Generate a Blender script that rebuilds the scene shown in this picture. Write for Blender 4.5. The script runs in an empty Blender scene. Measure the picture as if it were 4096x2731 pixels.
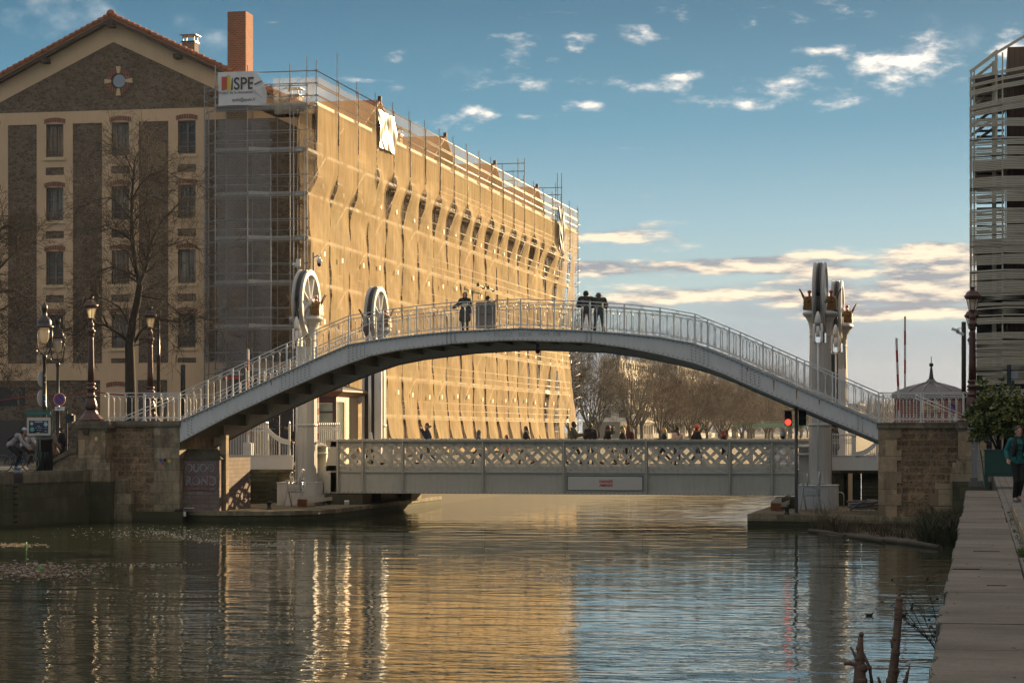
import bpy, bmesh, math, random
from math import sin, cos, pi, radians as R, sqrt, atan2, tan
from mathutils import Vector, Matrix
SC = bpy.context.scene
COL = SC.collection
# ---------------------------------------------------------------- camera
F = 9200.0; HY = 1720.0; EYE = 1.6
TH = math.atan(1867.0 / F)
CS, SN = cos(TH), sin(TH)
cd = bpy.data.cameras.new('camera'); cam = bpy.data.objects.new('camera', cd); COL.objects.link(cam)
cam.location = (0, 0, EYE); cam.rotation_euler = (pi/2, 0, TH)
cd.sensor_fit = 'HORIZONTAL'; cd.sensor_width = 36; cd.lens = 36*F/4096
cd.shift_y = (HY-1365.5)/4096; cd.clip_start = .5; cd.clip_end = 6000
SC.camera = cam
# ---------------------------------------------------------------- light and sky
SUN_AZ = R(64); SUN_EL = R(13)          # azimuth from +X towards +Y
sdir = Vector((cos(SUN_AZ)*cos(SUN_EL), sin(SUN_AZ)*cos(SUN_EL), sin(SUN_EL)))
sl = bpy.data.lights.new('sun', 'SUN'); so = bpy.data.objects.new('sun', sl); COL.objects.link(so)
sl.energy = 5.0; sl.angle = R(.5); sl.color = (1, .71, .38)
so.rotation_euler = sdir.to_track_quat('Z', 'Y').to_euler(); so.location = (0, 0, 60)
SC.view_settings.view_transform = 'Standard'; SC.view_settings.look = 'None'
SC.view_settings.exposure = 1.3; SC.view_settings.gamma = 1; SC.view_settings.use_curve_mapping = False
W = bpy.data.worlds.new('World'); SC.world = W; W.use_nodes = True
def sky():
    nt = W.node_tree; nt.nodes.clear(); N = nt.nodes.new; L = nt.links.new
    out = N('ShaderNodeOutputWorld'); bg = N('ShaderNodeBackground'); L(bg.outputs[0], out.inputs[0])
    st = N('ShaderNodeTexSky'); st.sky_type = 'NISHITA'; st.sun_disc = False
    st.sun_elevation = SUN_EL; st.sun_rotation = pi/2-SUN_AZ
    st.air_density = 1.0; st.dust_density = .6; st.ozone_density = 2.0
    def M(op, a, b=None, c=None, clamp=False):
        n = N('ShaderNodeMath'); n.operation = op; n.use_clamp = clamp
        for i, v in enumerate((a, b, c)):
            if v is None: continue
            if isinstance(v, (int, float)): n.inputs[i].default_value = v
            else: L(v, n.inputs[i])
        return n.outputs[0]
    def V(op, a, b):
        n = N('ShaderNodeVectorMath'); n.operation = op
        for i, v in enumerate((a, b)):
            if isinstance(v, tuple): n.inputs[i].default_value = v
            else: L(v, n.inputs[i])
        return n
    def mixc(f, a, b):
        n = N('ShaderNodeMix'); n.data_type = 'RGBA'
        for k, v in ((0, f), (6, a), (7, b)):
            if isinstance(v, (int, float)): n.inputs[k].default_value = v
            elif isinstance(v, tuple): n.inputs[k].default_value = (*v, 1)
            else: L(v, n.inputs[k])
        return n.outputs[2]
    tc = N('ShaderNodeTexCoord'); sp = N('ShaderNodeSeparateXYZ'); L(tc.outputs['Generated'], sp.inputs[0])
    x, y, z = sp.outputs
    az = M('ARCTAN2', M('MULTIPLY', x, -1.0), y)      # left of +Y positive
    el = M('ARCSINE', z)
    deg = M('MULTIPLY', el, 57.2958)
    rp = N('ShaderNodeValToRGB'); L(M('DIVIDE', M('ADD', deg, 10.0), 100.0, clamp=True), rp.inputs[0])
    cr = rp.color_ramp; stops = SKY_STOPS
    cr.elements[0].position = (stops[0][0]+10)/100; cr.elements[0].color = (*stops[0][1], 1)
    cr.elements[1].position = (stops[-1][0]+10)/100; cr.elements[1].color = (*stops[-1][1], 1)
    for d, c in stops[1:-1]:
        e = cr.elements.new((d+10)/100); e.color = (*c, 1)
    nish = N('ShaderNodeVectorMath'); nish.operation = 'SCALE'; L(st.outputs[0], nish.inputs[0]); nish.inputs['Scale'].default_value = .9
    grad = V('MULTIPLY', rp.outputs[0], (10.0, 10.0, 10.0)).outputs[0]
    base = mixc(.93, nish.outputs[0], grad)
    ae = N('ShaderNodeCombineXYZ'); L(az, ae.inputs[0]); L(el, ae.inputs[1])
    def blobs(lst):
        cur = None
        for (px, py, w, h, g) in lst:
            a = TH - math.atan((px-2048)/F); e = math.atan((HY-py)/F*cos(a-TH))
            d = V('SUBTRACT', ae.outputs[0], (a, e, 0)).outputs[0]
            s = V('MULTIPLY', d, (F/w, F/h, 0)).outputs[0]
            n = N('ShaderNodeVectorMath'); n.operation = 'LENGTH'; L(s, n.inputs[0])
            v = M('MULTIPLY', M('SUBTRACT', 1.0, n.outputs['Value']), g)
            cur = v if cur is None else M('MAXIMUM', cur, v)
        return M('MINIMUM', M('MAXIMUM', cur, -.9), .62)
    def fbm(scale, sx, sy, dy=0.0, det=7, rough=.6, tilt=0):
        m = N('ShaderNodeMapping'); L(ae.outputs[0], m.inputs[0])
        m.inputs['Scale'].default_value = (sx, sy, 1); m.inputs['Location'].default_value = (3.1, dy*sy, .4)
        m.inputs['Rotation'].default_value = (0, 0, tilt)
        n = N('ShaderNodeTexNoise'); n.inputs['Scale'].default_value = scale; n.inputs['Detail'].default_value = det
        n.inputs['Roughness'].default_value = rough; L(m.outputs[0], n.inputs[0])
        return n.outputs[0]
    def layer(base, lst, scale, sx, sy, thr, gain, lit, shade, amp=2.2, k=5.0, op=1.0, sh=.004, tilt=0, lo=.62):
        m = blobs(lst)
        f0 = fbm(scale, sx, sy, tilt=tilt); f1 = fbm(scale, sx, sy, -sh, tilt=tilt)
        den = M('ADD', M('MULTIPLY', M('SUBTRACT', f0, .5), amp), M('MULTIPLY', m, gain))
        a = M('MULTIPLY', M('SUBTRACT', den, thr), k, clamp=True)
        a = M('MULTIPLY', M('MULTIPLY', a, a), op)
        s = M('ADD', M('MULTIPLY', M('SUBTRACT', f0, f1), 6.0), lo, clamp=True)
        return mixc(a, base, mixc(s, shade, lit))
    hi = [(1490,325,150,16,1),(1930,320,170,55,1),(2120,355,90,28,1),(1580,228,60,45,1),(2090,200,110,50,.7),(1560,352,90,25,.8),(1930,455,90,38,1),(2120,465,80,18,.7),(2350,420,90,30,1),
          (2400,330,170,40,1),(2640,350,150,48,1),(2690,310,110,30,.8),(2310,172,90,40,.9),(2580,140,90,35,.8),(2990,95,70,45,1),(3200,330,250,90,1.15),(3420,390,230,40,.9),(3560,300,330,110,1.2),
          (3750,215,190,110,1.2),(3040,415,150,32,1),(3270,205,150,25,.7),(2730,70,60,40,.6),(4040,190,110,70,1),(3320,35,120,30,.4),(3650,375,130,40,.9),(1730,480,120,22,.5),(2860,410,200,26,.5)]
    wisp = [(280,30,330,110,1),(420,60,120,90,1),(60,60,120,90,.8),(870,150,90,50,.7),(1210,370,200,55,.75),(1900,290,200,60,.35),(3800,120,200,80,.3),(700,80,150,60,.5)]
    bank = [(3300,1060,1250,44,1.6),(3680,1110,640,110,1.5),(3500,1180,560,60,1.3),(2720,1068,560,24,1),(2500,950,190,55,.55),(3500,1180,420,50,.8),(2780,1185,380,36,1),(3560,1245,420,34,1.0),(2500,1210,250,28,.8),(3700,1030,260,50,1)]
    c = base
    c = layer(c, wisp, 20, 1.0, 1.5, .12, .9, (3.6, 3.7, 3.7), (2.6, 3.0, 3.3), amp=3.4, k=1.1, op=.6, tilt=.6)
    c = layer(c, hi, 46, 1.0, 2.3, .0, .95, (4.6, 4.3, 3.9), (1.9, 2.2, 2.5), amp=4.4, k=.95, tilt=-.12)
    # blue-grey veil low on the right, then the lit cloud bank
    vm = blobs([(3200,1500,1500,330,1.6),(3300,1230,900,130,1.0)])
    va = M('MULTIPLY', M('MULTIPLY', M('ADD', vm, M('MULTIPLY', M('SUBTRACT', fbm(14, 1, 5), .5), .6)), 1.5, clamp=True), .7)
    c = mixc(va, c, (1.15, 1.50, 1.92))
    c = layer(c, bank, 26, 1.0, 5.0, -.35, 1.0, (4.7, 3.9, 2.9), (1.25, 1.38, 1.6), amp=3.6, k=1.5, op=.92, sh=.0036, lo=.40)
    L(c, bg.inputs[0]); bg.inputs[1].default_value = .1
SKY_STOPS = [(-10,(.12,.13,.13)),(0,(.115,.155,.185)),(1.6,(.125,.180,.215)),(3.2,(.150,.215,.232)),(5.2,(.100,.182,.228)),(7.5,(.034,.116,.172)),(10.5,(.010,.060,.104)),(15,(.03,.08,.12)),(26,(.26,.235,.215)),(90,(.34,.30,.265))]
sky()
# ---------------------------------------------------------------- helpers
def tt(px, Y): return Y/(CS+(px-2048)/F*SN)
def X(px, Y): return tt(px, Y)*(-SN+(px-2048)/F*CS)
def S(px, Y): return F/tt(px, Y)
def Z(py, px, Y): return EYE+(HY-py)/S(px, Y)
def P(px, py, Y): return Vector((X(px, Y), Y, Z(py, px, Y)))
def G(px, py, z):                       # point of height z seen at a pixel
    t = (z-EYE)/((HY-py)/F); r = (px-2048)/F
    return Vector((t*(-SN+r*CS), t*(CS+r*SN), z))
class MB:
    def __init__(s): s.v = []; s.f = []; s.m = []; s.k = 0; s.sm = []
    def add(s, vs, fs, smooth=False):
        b = len(s.v); s.v += [tuple(v) for v in vs]
        for f in fs: s.f.append([b+i for i in f]); s.m.append(s.k); s.sm.append(smooth)
        return s
    def box(s, x0, x1, y0, y1, z0, z1):
        return s.add([(x,y,z) for z in (z0,z1) for y in (y0,y1) for x in (x0,x1)],
              [(0,2,3,1),(4,5,7,6),(0,1,5,4),(2,6,7,3),(0,4,6,2),(1,3,7,5)])
    def cbox(s, c, d, rz=0, rx=0, ry=0):
        m = Matrix.Rotation(rz,3,'Z')@Matrix.Rotation(rx,3,'X')@Matrix.Rotation(ry,3,'Y')
        c = Vector(c)
        return s.add([c+m@Vector((sx*d[0]/2, sy*d[1]/2, sz*d[2]/2)) for sz in (-1,1) for sy in (-1,1) for sx in (-1,1)],
              [(0,2,3,1),(4,5,7,6),(0,1,5,4),(2,6,7,3),(0,4,6,2),(1,3,7,5)])
    def bar(s, a, b, w, h=None, up=(0,0,1)):     # rectangular bar from a to b
        a = Vector(a); b = Vector(b); d = (b-a)
        if d.length < 1e-6: return s
        d.normalize(); u = Vector(up)
        if abs(d.dot(u)) > .99: u = Vector((0,1,0))
        sd = d.cross(u).normalized(); u = sd.cross(d); h = h or w
        vs = [p+sd*(i*w/2)+u*(j*h/2) for p in (a,b) for j in (-1,1) for i in (-1,1)]
        return s.add(vs, [(0,2,3,1),(4,5,7,6),(0,1,5,4),(2,6,7,3),(0,4,6,2),(1,3,7,5)])
    def tube(s, pts, r, n=6, cap=True, smooth=True):
        pts = [Vector(p) for p in pts]; m = len(pts)
        rs = r if isinstance(r, (list, tuple)) else [r]*m
        b = len(s.v); u = None
        for i, p in enumerate(pts):
            d = (pts[min(i+1,m-1)]-pts[max(i-1,0)])
            if d.length < 1e-9: d = Vector((0,0,1))
            d.normalize()
            if u is None:
                u = d.orthogonal().normalized()
            else:
                u = (u-d*u.dot(d)); u = u.normalized() if u.length > 1e-6 else d.orthogonal().normalized()
            w = d.cross(u)
            for k in range(n):
                a = 2*pi*k/n; s.v.append(tuple(p+(u*cos(a)+w*sin(a))*rs[i]))
        for i in range(m-1):
            for k in range(n):
                k2 = (k+1) % n
                s.f.append([b+i*n+k, b+i*n+k2, b+(i+1)*n+k2, b+(i+1)*n+k]); s.m.append(s.k); s.sm.append(smooth)
        if cap:
            s.f.append([b+k for k in range(n)][::-1]); s.m.append(s.k); s.sm.append(False)
            s.f.append([b+(m-1)*n+k for k in range(n)]); s.m.append(s.k); s.sm.append(False)
        return s
    def lathe(s, prof, c, n=16, sx=1, sy=1, smooth=True, rot=0):
        b = len(s.v); m = len(prof); c = Vector(c)
        for (r, z) in prof:
            for k in range(n):
                a = 2*pi*k/n+rot; s.v.append((c.x+r*cos(a)*sx, c.y+r*sin(a)*sy, c.z+z))
        for i in range(m-1):
            for k in range(n):
                k2 = (k+1) % n
                s.f.append([b+i*n+k, b+i*n+k2, b+(i+1)*n+k2, b+(i+1)*n+k]); s.m.append(s.k); s.sm.append(smooth)
        s.f.append([b+k for k in range(n)][::-1]); s.m.append(s.k); s.sm.append(False)
        s.f.append([b+(m-1)*n+k for k in range(n)]); s.m.append(s.k); s.sm.append(False)
        return s
    def ball(s, c, r, n=10, m=7):
        rr = r if isinstance(r, (tuple, list)) else (r,r,r)
        c = Vector(c); b = len(s.v)
        s.v.append(tuple(c-Vector((0,0,rr[2]))))
        for i in range(1, m):
            p = -pi/2+pi*i/m
            for k in range(n):
                a = 2*pi*k/n; s.v.append((c.x+rr[0]*cos(p)*cos(a), c.y+rr[1]*cos(p)*sin(a), c.z+rr[2]*sin(p)))
        s.v.append(tuple(c+Vector((0,0,rr[2])))); t = len(s.v)-1
        def q(f): s.f.append(f); s.m.append(s.k); s.sm.append(True)
        for k in range(n):
            k2 = (k+1) % n
            q([b, b+1+k2, b+1+k]); q([t, b+1+(m-2)*n+k, b+1+(m-2)*n+k2])
            for i in range(m-2): q([b+1+i*n+k, b+1+i*n+k2, b+1+(i+1)*n+k2, b+1+(i+1)*n+k])
        return s
    def prism(s, poly, y0, y1):             # polygon in (x,z), extruded along y (counter-clockwise seen from -y)
        n = len(poly)
        vs = [(p[0], y0, p[1]) for p in poly]+[(p[0], y1, p[1]) for p in poly]
        fs = [list(range(n)), list(range(n, 2*n))[::-1]]
        for i in range(n): j = (i+1) % n; fs.append([i, n+i, n+j, j])
        return s.add(vs, fs)
    def slab(s, poly, z0, z1):              # polygon in (x,y), extruded along z
        n = len(poly)
        vs = [(p[0], p[1], z0) for p in poly]+[(p[0], p[1], z1) for p in poly]
        fs = [list(range(n))[::-1], list(range(n, 2*n))]
        for i in range(n): j = (i+1) % n; fs.append([i, j, n+j, n+i])
        return s.add(vs, fs)
    def xprism(s, poly, x0, x1):            # polygon in (y,z), extruded along x
        n = len(poly)
        vs = [(x0, p[0], p[1]) for p in poly]+[(x1, p[0], p[1]) for p in poly]
        fs = [list(range(n))[::-1], list(range(n, 2*n))]
        for i in range(n): j = (i+1) % n; fs.append([i, j, n+j, n+i])
        return s.add(vs, fs)
    def build(s, name, mats, parent=None, origin=None):
        me = bpy.data.meshes.new(name)
        o = Vector(origin) if origin is not None else Vector((0,0,0))
        me.from_pydata([(v[0]-o.x, v[1]-o.y, v[2]-o.z) for v in s.v], [], s.f); 
        if not isinstance(mats, (list, tuple)): mats = [mats]
        for m in mats: me.materials.append(m)
        me.polygons.foreach_set('material_index', s.m); me.polygons.foreach_set('use_smooth', s.sm)
        bm = bmesh.new(); bm.from_mesh(me); bmesh.ops.recalc_face_normals(bm, faces=bm.faces); bm.to_mesh(me); bm.free()
        me.update()
        ob = bpy.data.objects.new(name, me); COL.objects.link(ob)
        if parent is not None:
            ob.parent = parent; ob.location = o-Vector(parent.get('_o', (0,0,0)))
        else: ob.location = o
        return ob
def tag(o, label=None, cat=None, group=None, kind=None):
    if label: o['label'] = label
    if cat: o['category'] = cat
    if group: o['group'] = group
    if kind: o['kind'] = kind
    return o
def thing(name, label, cat, loc=(0,0,0), group=None, rz=0):
    o = bpy.data.objects.new(name, None); COL.objects.link(o); o.location = loc; o.empty_display_size = .3
    o.rotation_euler = (0,0,rz)
    return tag(o, label, cat, group)
def part(name, mb, mats, parent, label=None):
    """mesh given in the thing's own local coordinates"""
    o = mb.build(name, mats); o.parent = parent
    if label: o['label'] = label
    return o
def wpart(name, mb, mats, parent, label=None):
    """mesh given in world coordinates, parent unrotated (thing or part at the thing's origin)"""
    root = parent
    off = Vector((0,0,0))
    q = parent
    while q is not None: off += Vector(q.location); q = q.parent
    mb.v = [(v[0]-off.x, v[1]-off.y, v[2]-off.z) for v in mb.v]
    return part(name, mb, mats, parent, label)
def copy_tree(o, parent=None):
    c = o.copy(); COL.objects.link(c); c.parent = parent
    for ch in list(o.children): copy_tree(ch, c)
    return c
# ---------------------------------------------------------------- materials
class NT:
    def __init__(s, name):
        s.m = bpy.data.materials.new(name); s.m.use_nodes = True; s.t = s.m.node_tree; s.t.nodes.clear()
        s.out = s.n('ShaderNodeOutputMaterial'); s.tc = s.n('ShaderNodeTexCoord')
        s.geo = None
    def n(s, t, **k):
        x = s.t.nodes.new(t)
        for a, b in k.items(): setattr(x, a, b)
        return x
    def l(s, a, b): s.t.links.new(a, b)
    def set(s, sock, v):
        if isinstance(v, (int, float)): sock.default_value = v
        elif isinstance(v, tuple): sock.default_value = (*v, 1) if len(sock.default_value) == 4 and len(v) == 3 else v
        else: s.l(v, sock)
    def pos(s):
        if s.geo is None: s.geo = s.n('ShaderNodeNewGeometry')
        return s.geo.outputs['Position']
    def map(s, sc=(1,1,1), rot=(0,0,0), obj=False, loc=(0,0,0)):
        m = s.n('ShaderNodeMapping'); s.l(s.tc.outputs['Object'] if obj else s.pos(), m.inputs[0])
        m.inputs['Scale'].default_value = sc; m.inputs['Rotation'].default_value = rot; m.inputs['Location'].default_value = loc
        return m.outputs[0]
    def noise(s, v, scale=1, det=4, rough=.55, out=0):
        n = s.n('ShaderNodeTexNoise'); s.l(v, n.inputs[0]); n.inputs['Scale'].default_value = scale
        n.inputs['Detail'].default_value = det; n.inputs['Roughness'].default_value = rough; return n.outputs[out]
    def vor(s, v, scale=1, feat='F1', out='Distance', rnd=1):
        n = s.n('ShaderNodeTexVoronoi'); n.feature = feat; s.l(v, n.inputs[0]); n.inputs['Scale'].default_value = scale
        n.inputs['Randomness'].default_value = rnd; return n.outputs[out]
    def ramp(s, f, stops, interp='LINEAR'):
        r = s.n('ShaderNodeValToRGB'); s.l(f, r.inputs[0]); cr = r.color_ramp; cr.interpolation = interp
        def c4(c): return (c, c, c, 1) if isinstance(c, (int, float)) else (*c, 1)
        cr.elements[0].position = stops[0][0]; cr.elements[0].color = c4(stops[0][1])
        cr.elements[1].position = stops[-1][0]; cr.elements[1].color = c4(stops[-1][1])
        for p, c in stops[1:-1]: cr.elements.new(p).color = c4(c)
        return r.outputs[0]
    def mix(s, f, a, b, mode='MIX'):
        n = s.n('ShaderNodeMix', data_type='RGBA', blend_type=mode)
        s.set(n.inputs[0], f); s.set(n.inputs[6], a); s.set(n.inputs[7], b); return n.outputs[2]
    def math(s, op, a, b=0, clamp=False):
        n = s.n('ShaderNodeMath', operation=op, use_clamp=clamp); s.set(n.inputs[0], a); s.set(n.inputs[1], b); return n.outputs[0]
    def brick(s, v, c1, c2, mortar, w=.5, h=.25, ms=.02, off=.5):
        n = s.n('ShaderNodeTexBrick'); s.l(v, n.inputs[0]); s.set(n.inputs['Color1'], c1); s.set(n.inputs['Color2'], c2); s.set(n.inputs['Mortar'], mortar)
        n.inputs['Scale'].default_value = 1; n.inputs['Mortar Size'].default_value = ms; n.inputs['Brick Width'].default_value = w; n.inputs['Row Height'].default_value = h
        n.inputs['Mortar Smooth'].default_value = .1; n.offset = off; return n
    def bump(s, h, strength=.5, dist=.02):
        b = s.n('ShaderNodeBump'); s.l(h, b.inputs['Height']); b.inputs['Strength'].default_value = strength; b.inputs['Distance'].default_value = dist; return b.outputs[0]
    def bsdf(s, col, rough=.7, metal=0, normal=None, spec=.5, **k):
        b = s.n('ShaderNodeBsdfPrincipled'); s.set(b.inputs['Base Color'], col); s.set(b.inputs['Roughness'], rough); b.inputs['Metallic'].default_value = metal
        b.inputs['Specular IOR Level'].default_value = spec
        if normal is not None: s.l(normal, b.inputs['Normal'])
        for a, v in k.items(): s.set(b.inputs[a.replace('_', ' ')], v)
        return b.outputs[0]
    def done(s, sh): s.l(sh, s.out.inputs[0]); return s.m
# (x,z) plane vector for brick textures on walls that face -y ; (y,z) for walls facing x
def wallvec(t, yz=False, sc=1.0):
    sp = t.n('ShaderNodeSeparateXYZ'); t.l(t.pos(), sp.inputs[0]); cb = t.n('ShaderNodeCombineXYZ')
    if yz == 'both': t.l(t.math('ADD', sp.outputs[0], sp.outputs[1]), cb.inputs[0])
    else: t.l(sp.outputs[1 if yz else 0], cb.inputs[0])
    t.l(sp.outputs[2], cb.inputs[1]); return cb.outputs[0]
def plain(name, col, rough=.7, metal=0, var=.12, scale=3, obj=False, bump=0, spec=.5, streak=0):
    t = NT(name); v = t.map(obj=obj)
    f = t.noise(v, scale, 5)
    c = t.mix(t.math('MULTIPLY', f, 1.0), tuple(x*(1-var*1.6) for x in col), tuple(min(1, x*(1+var*1.2)) for x in col))
    if streak:
        g = t.ramp(t.noise(t.map((7,7,.8), obj=obj), 1.2, 5, .65), [(.45, 0.0), (.75, 1.0)])
        c = t.mix(t.math('MULTIPLY', g, streak), c, (.10,.085,.06))
    nm = t.bump(t.noise(v, scale*9, 3), bump, .02) if bump else None
    return t.done(t.bsdf(c, rough, metal, nm, spec))
def emit(name, col, st):
    t = NT(name); e = t.n('ShaderNodeEmission'); t.set(e.inputs[0], col); e.inputs[1].default_value = st; return t.done(e.outputs[0])
def m_rubble(name, base=((.085,.066,.050),(.27,.215,.165),(.20,.115,.055)), sc=4.6, mort=(.20,.17,.14)):
    t = NT(name); v = t.map((1,1,1.9))
    w = t.mix(.12, v, t.noise(v, 3, 3, out=1))
    cid = t.vor(w, sc, 'F1', 'Color'); ed = t.vor(w, sc, 'DISTANCE_TO_EDGE')
    sp = t.n('ShaderNodeSeparateColor'); t.l(cid, sp.inputs[0])
    c = t.ramp(sp.outputs[0], [(0, base[0]), (.45, base[1]), (.7, base[0]), (.9, base[2]), (1, base[1])])
    c = t.mix(t.ramp(t.noise(v, 15, 4, .75), [(.42, 0.0), (.60, .9)]), c, tuple(q*.35 for q in base[0]))
    c = t.mix(t.ramp(t.noise(t.map((1,1,1.6), loc=(9,3,1)), 11, 3, .7), [(.56, 0.0), (.68, .7)]), c, (.40,.33,.27))
    e = t.ramp(ed, [(.0, 1.0), (.09, 0.0)])
    c = t.mix(t.math('MULTIPLY', e, .7), c, mort)
    c = t.mix(t.ramp(t.noise(v, .35, 3), [(.35, 0.0), (.7, .35)]), c, (.08,.065,.05))
    h = t.mix(.5, t.ramp(ed, [(0, 0.0), (.15, 1.0)]), t.noise(v, 18, 4))
    return t.done(t.bsdf(c, .9, 0, t.bump(h, .8, .04), .2))
def m_brick(name, c1, c2, mort, w=.24, h=.075, ms=.012, yz='both', dirt=.4):
    t = NT(name); v = wallvec(t, yz); b = t.brick(v, c1, c2, mort, w, h, ms)
    c = t.mix(t.ramp(t.noise(t.map(), 2.2, 5, .65), [(.4, 0.0), (.75, dirt)]), b.outputs[0], (.06,.05,.045))
    c = t.mix(t.math('MULTIPLY', t.noise(t.map(), 14, 3), .35), c, tuple(x*1.5 for x in c1))
    return t.done(t.bsdf(c, .85, 0, t.bump(t.math('SUBTRACT', 1.0, b.outputs[1]), .5, .01), .25))
def m_ashlar(name, col, w=1.1, h=.42, moss=.6, mossz=-1.2, dark=.5, yz='both', rubble=False, waterz=-2.1):
    """dressed or rubble block work: damp, mossy near the water"""
    t = NT(name); v = t.map(); wv = wallvec(t, yz)
    if rubble: wv = t.mix(.06, wv, t.noise(v, 5, 3, out=1))
    c2 = tuple(x*.50 for x in col); b = t.brick(wv, col, (c2 if not rubble else tuple(x*.30 for x in col)), tuple(x*.42 for x in col) if not rubble else (.30,.25,.18), w, h, .012 if not rubble else .035, .5)
    c = b.outputs[0]
    if rubble:
        q = t.ramp(t.noise(v, 3.4, 4, .6), [(.25, (.14,.085,.045)), (.42, (.34,.22,.12)), (.56, (.16,.11,.065)), (.70, (.42,.31,.19))])
        c = t.mix(.42, c, q)
        c = t.mix(t.ramp(t.noise(v, 13, 4, .7), [(.45, 0.0), (.62, .85)]), c, (.03,.022,.015))
        c = t.mix(t.math('MULTIPLY', b.outputs[1], .8), c, (.26,.21,.15))
    c = t.mix(t.ramp(t.noise(v, 6, 6, .7), [(.4, 0.0), (.8, .55)]), c, tuple(x*.5 for x in col))
    st = t.ramp(t.noise(t.map((1.6,1.6,.55)), 1.1, 7, .72), [(.46, 0.0), (.60, dark)])
    c = t.mix(t.ramp(t.noise(t.map((1,1,.8), loc=(5,7,2)), 1.7, 7, .75), [(.52, 0.0), (.64, .55)]), c, tuple(min(1, x*1.35) for x in col))
    c = t.mix(st, c, (.035,.034,.028))
    sp = t.n('ShaderNodeSeparateXYZ'); t.l(t.pos(), sp.inputs[0])
    zz = t.math('ADD', sp.outputs[2], t.math('MULTIPLY', t.noise(v, 2.2, 4), 1.3))
    low = t.ramp(t.math('DIVIDE', t.math('ADD', zz, 3.0), 4.0), [(.25, 1.0), (max(.3, (mossz+3)/4+.16), .35), ((mossz+3)/4+.42, 0.0)])
    c = t.mix(t.math('MULTIPLY', low, moss), c, (.05,.055,.026))
    wet = t.ramp(t.math('ADD', sp.outputs[2], 2.25), [(0.12, 1.0), (.30, 0.0)])
    c = t.mix(t.math('MULTIPLY', wet, .85), c, (.018,.02,.012))
    h = t.mix(.5, t.math('SUBTRACT', 1.0, b.outputs[1]), t.noise(v, 9, 5, .65))
    return t.done(t.bsdf(c, .88, 0, t.bump(h, .9 if rubble else .55, .05 if rubble else .02), .25))
M = {}
M['cream'] = plain('cream render', (.60,.425,.27), .9, var=.10, scale=.7, bump=.12, spec=.2, streak=.10)
M['stone_sill'] = plain('sill stone', (.60,.45,.28), .85, var=.08, spec=.2)
M['rubble'] = m_rubble('millstone rubble')
M['brick_red'] = m_brick('red brick', (.30,.085,.035), (.16,.045,.025), (.30,.19,.13), .26, .10, .018)
M['brick_dark'] = m_brick('dark brick', (.135,.10,.085), (.10,.075,.065), (.24,.20,.16), .26, .12, .02)
M['brick_arch'] = m_brick('arch brick', (.22,.075,.055), (.15,.055,.045), (.30,.24,.18), .14, .9, .018)
M['timber'] = plain('dark timber', (.035,.028,.025), .8)
M['tile'] = plain('clay tile', (.30,.105,.055), .85, var=.3, scale=2.5, bump=.3)
M['tile_back'] = plain('old clay tile', (.24,.12,.07), .85, var=.3, scale=2)
M['frame_brown'] = plain('brown window frame', (.15,.12,.10), .6)
M['paint'] = plain('pale grey bridge paint', (.60,.60,.60), .42, var=.06, scale=2.5, bump=.04, streak=.14)
M['paint2'] = plain('warm grey bridge paint', (.53,.51,.45), .45, var=.08, scale=2.2, bump=.05, streak=.16)
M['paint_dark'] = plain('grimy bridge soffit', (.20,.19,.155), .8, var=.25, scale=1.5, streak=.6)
M['paint_white'] = plain('white railing paint', (.60,.60,.585), .25, var=.05, scale=3)
M['tower'] = plain('tower paint', (.43,.43,.415), .4, var=.08, scale=2, streak=.18)
M['rivet'] = plain('rivet paint', (.20,.19,.17), .5)
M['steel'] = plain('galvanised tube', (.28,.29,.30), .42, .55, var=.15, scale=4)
M['steel_lit'] = plain('pale sunlit tube', (.72,.70,.64), .5, 0, var=.1)  # sunlight on the canal-side tubes is put into this paler colour
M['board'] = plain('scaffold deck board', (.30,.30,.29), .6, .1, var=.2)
M['board_lit'] = plain('pale toe board', (.60,.58,.52), .7, var=.1)  # pale boards and plates; on canal-side decks the tone stands in for sunlight
M['iron_black'] = plain('black cast iron', (.018,.019,.021), .35, .1, var=.2)
M['iron_red'] = plain('red brown cast iron', (.070,.030,.025), .38, .15, var=.2)
M['gold'] = plain('worn gilding', (.20,.105,.028), .42, .4, var=.45, scale=9, bump=.4)
M['red_knob'] = plain('red enamel', (.45,.06,.03), .4)
M['rubber'] = plain('black rubber', (.012,.012,.012), .6)
M['limestone'] = m_ashlar('limestone blocks', (.40,.325,.225), 1.05, .46, .7, -1.15, .55)
M['pier_stone'] = m_ashlar('pale pier stone', (.43,.33,.215), 1.3, .62, .35, -1.6, .32)
M['coping'] = m_ashlar('coping stone', (.21,.185,.14), 1.6, .9, .75, -.4, .5)
M['mossy'] = m_ashlar('mossy quay wall', (.12,.115,.08), 1.3, .5, .95, -.6, .75)
M['rubble_block'] = m_ashlar('rubble block wall', (.40,.27,.155), .52, .24, .55, -1.55, .35, rubble=True)
M['graffiti_brick'] = m_brick('painted buttress brick', (.20,.16,.15), (.15,.10,.08), (.10,.09,.08), .36, .17, .02, dirt=.7)
M['asphalt'] = plain('asphalt', (.055,.055,.055), .9, var=.2, scale=5, bump=.4)
M['setts'] = m_ashlar('stone setts', (.30,.285,.25), .3, .3, 0, -3, .3)
def m_setts():
    t = NT('paving setts'); v = t.map(); b = t.brick(v, (.22,.205,.185), (.14,.13,.115), (.04,.038,.03), .42, .2, .02)
    c = t.mix(t.ramp(t.noise(v, 1.5, 5), [(.4, 0.0), (.75, .4)]), b.outputs[0], (.09,.085,.07))
    return t.done(t.bsdf(c, .8, 0, t.bump(t.math('SUBTRACT', 1.0, b.outputs[1]), .6, .02), .35))
M['setts'] = m_setts()
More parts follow.
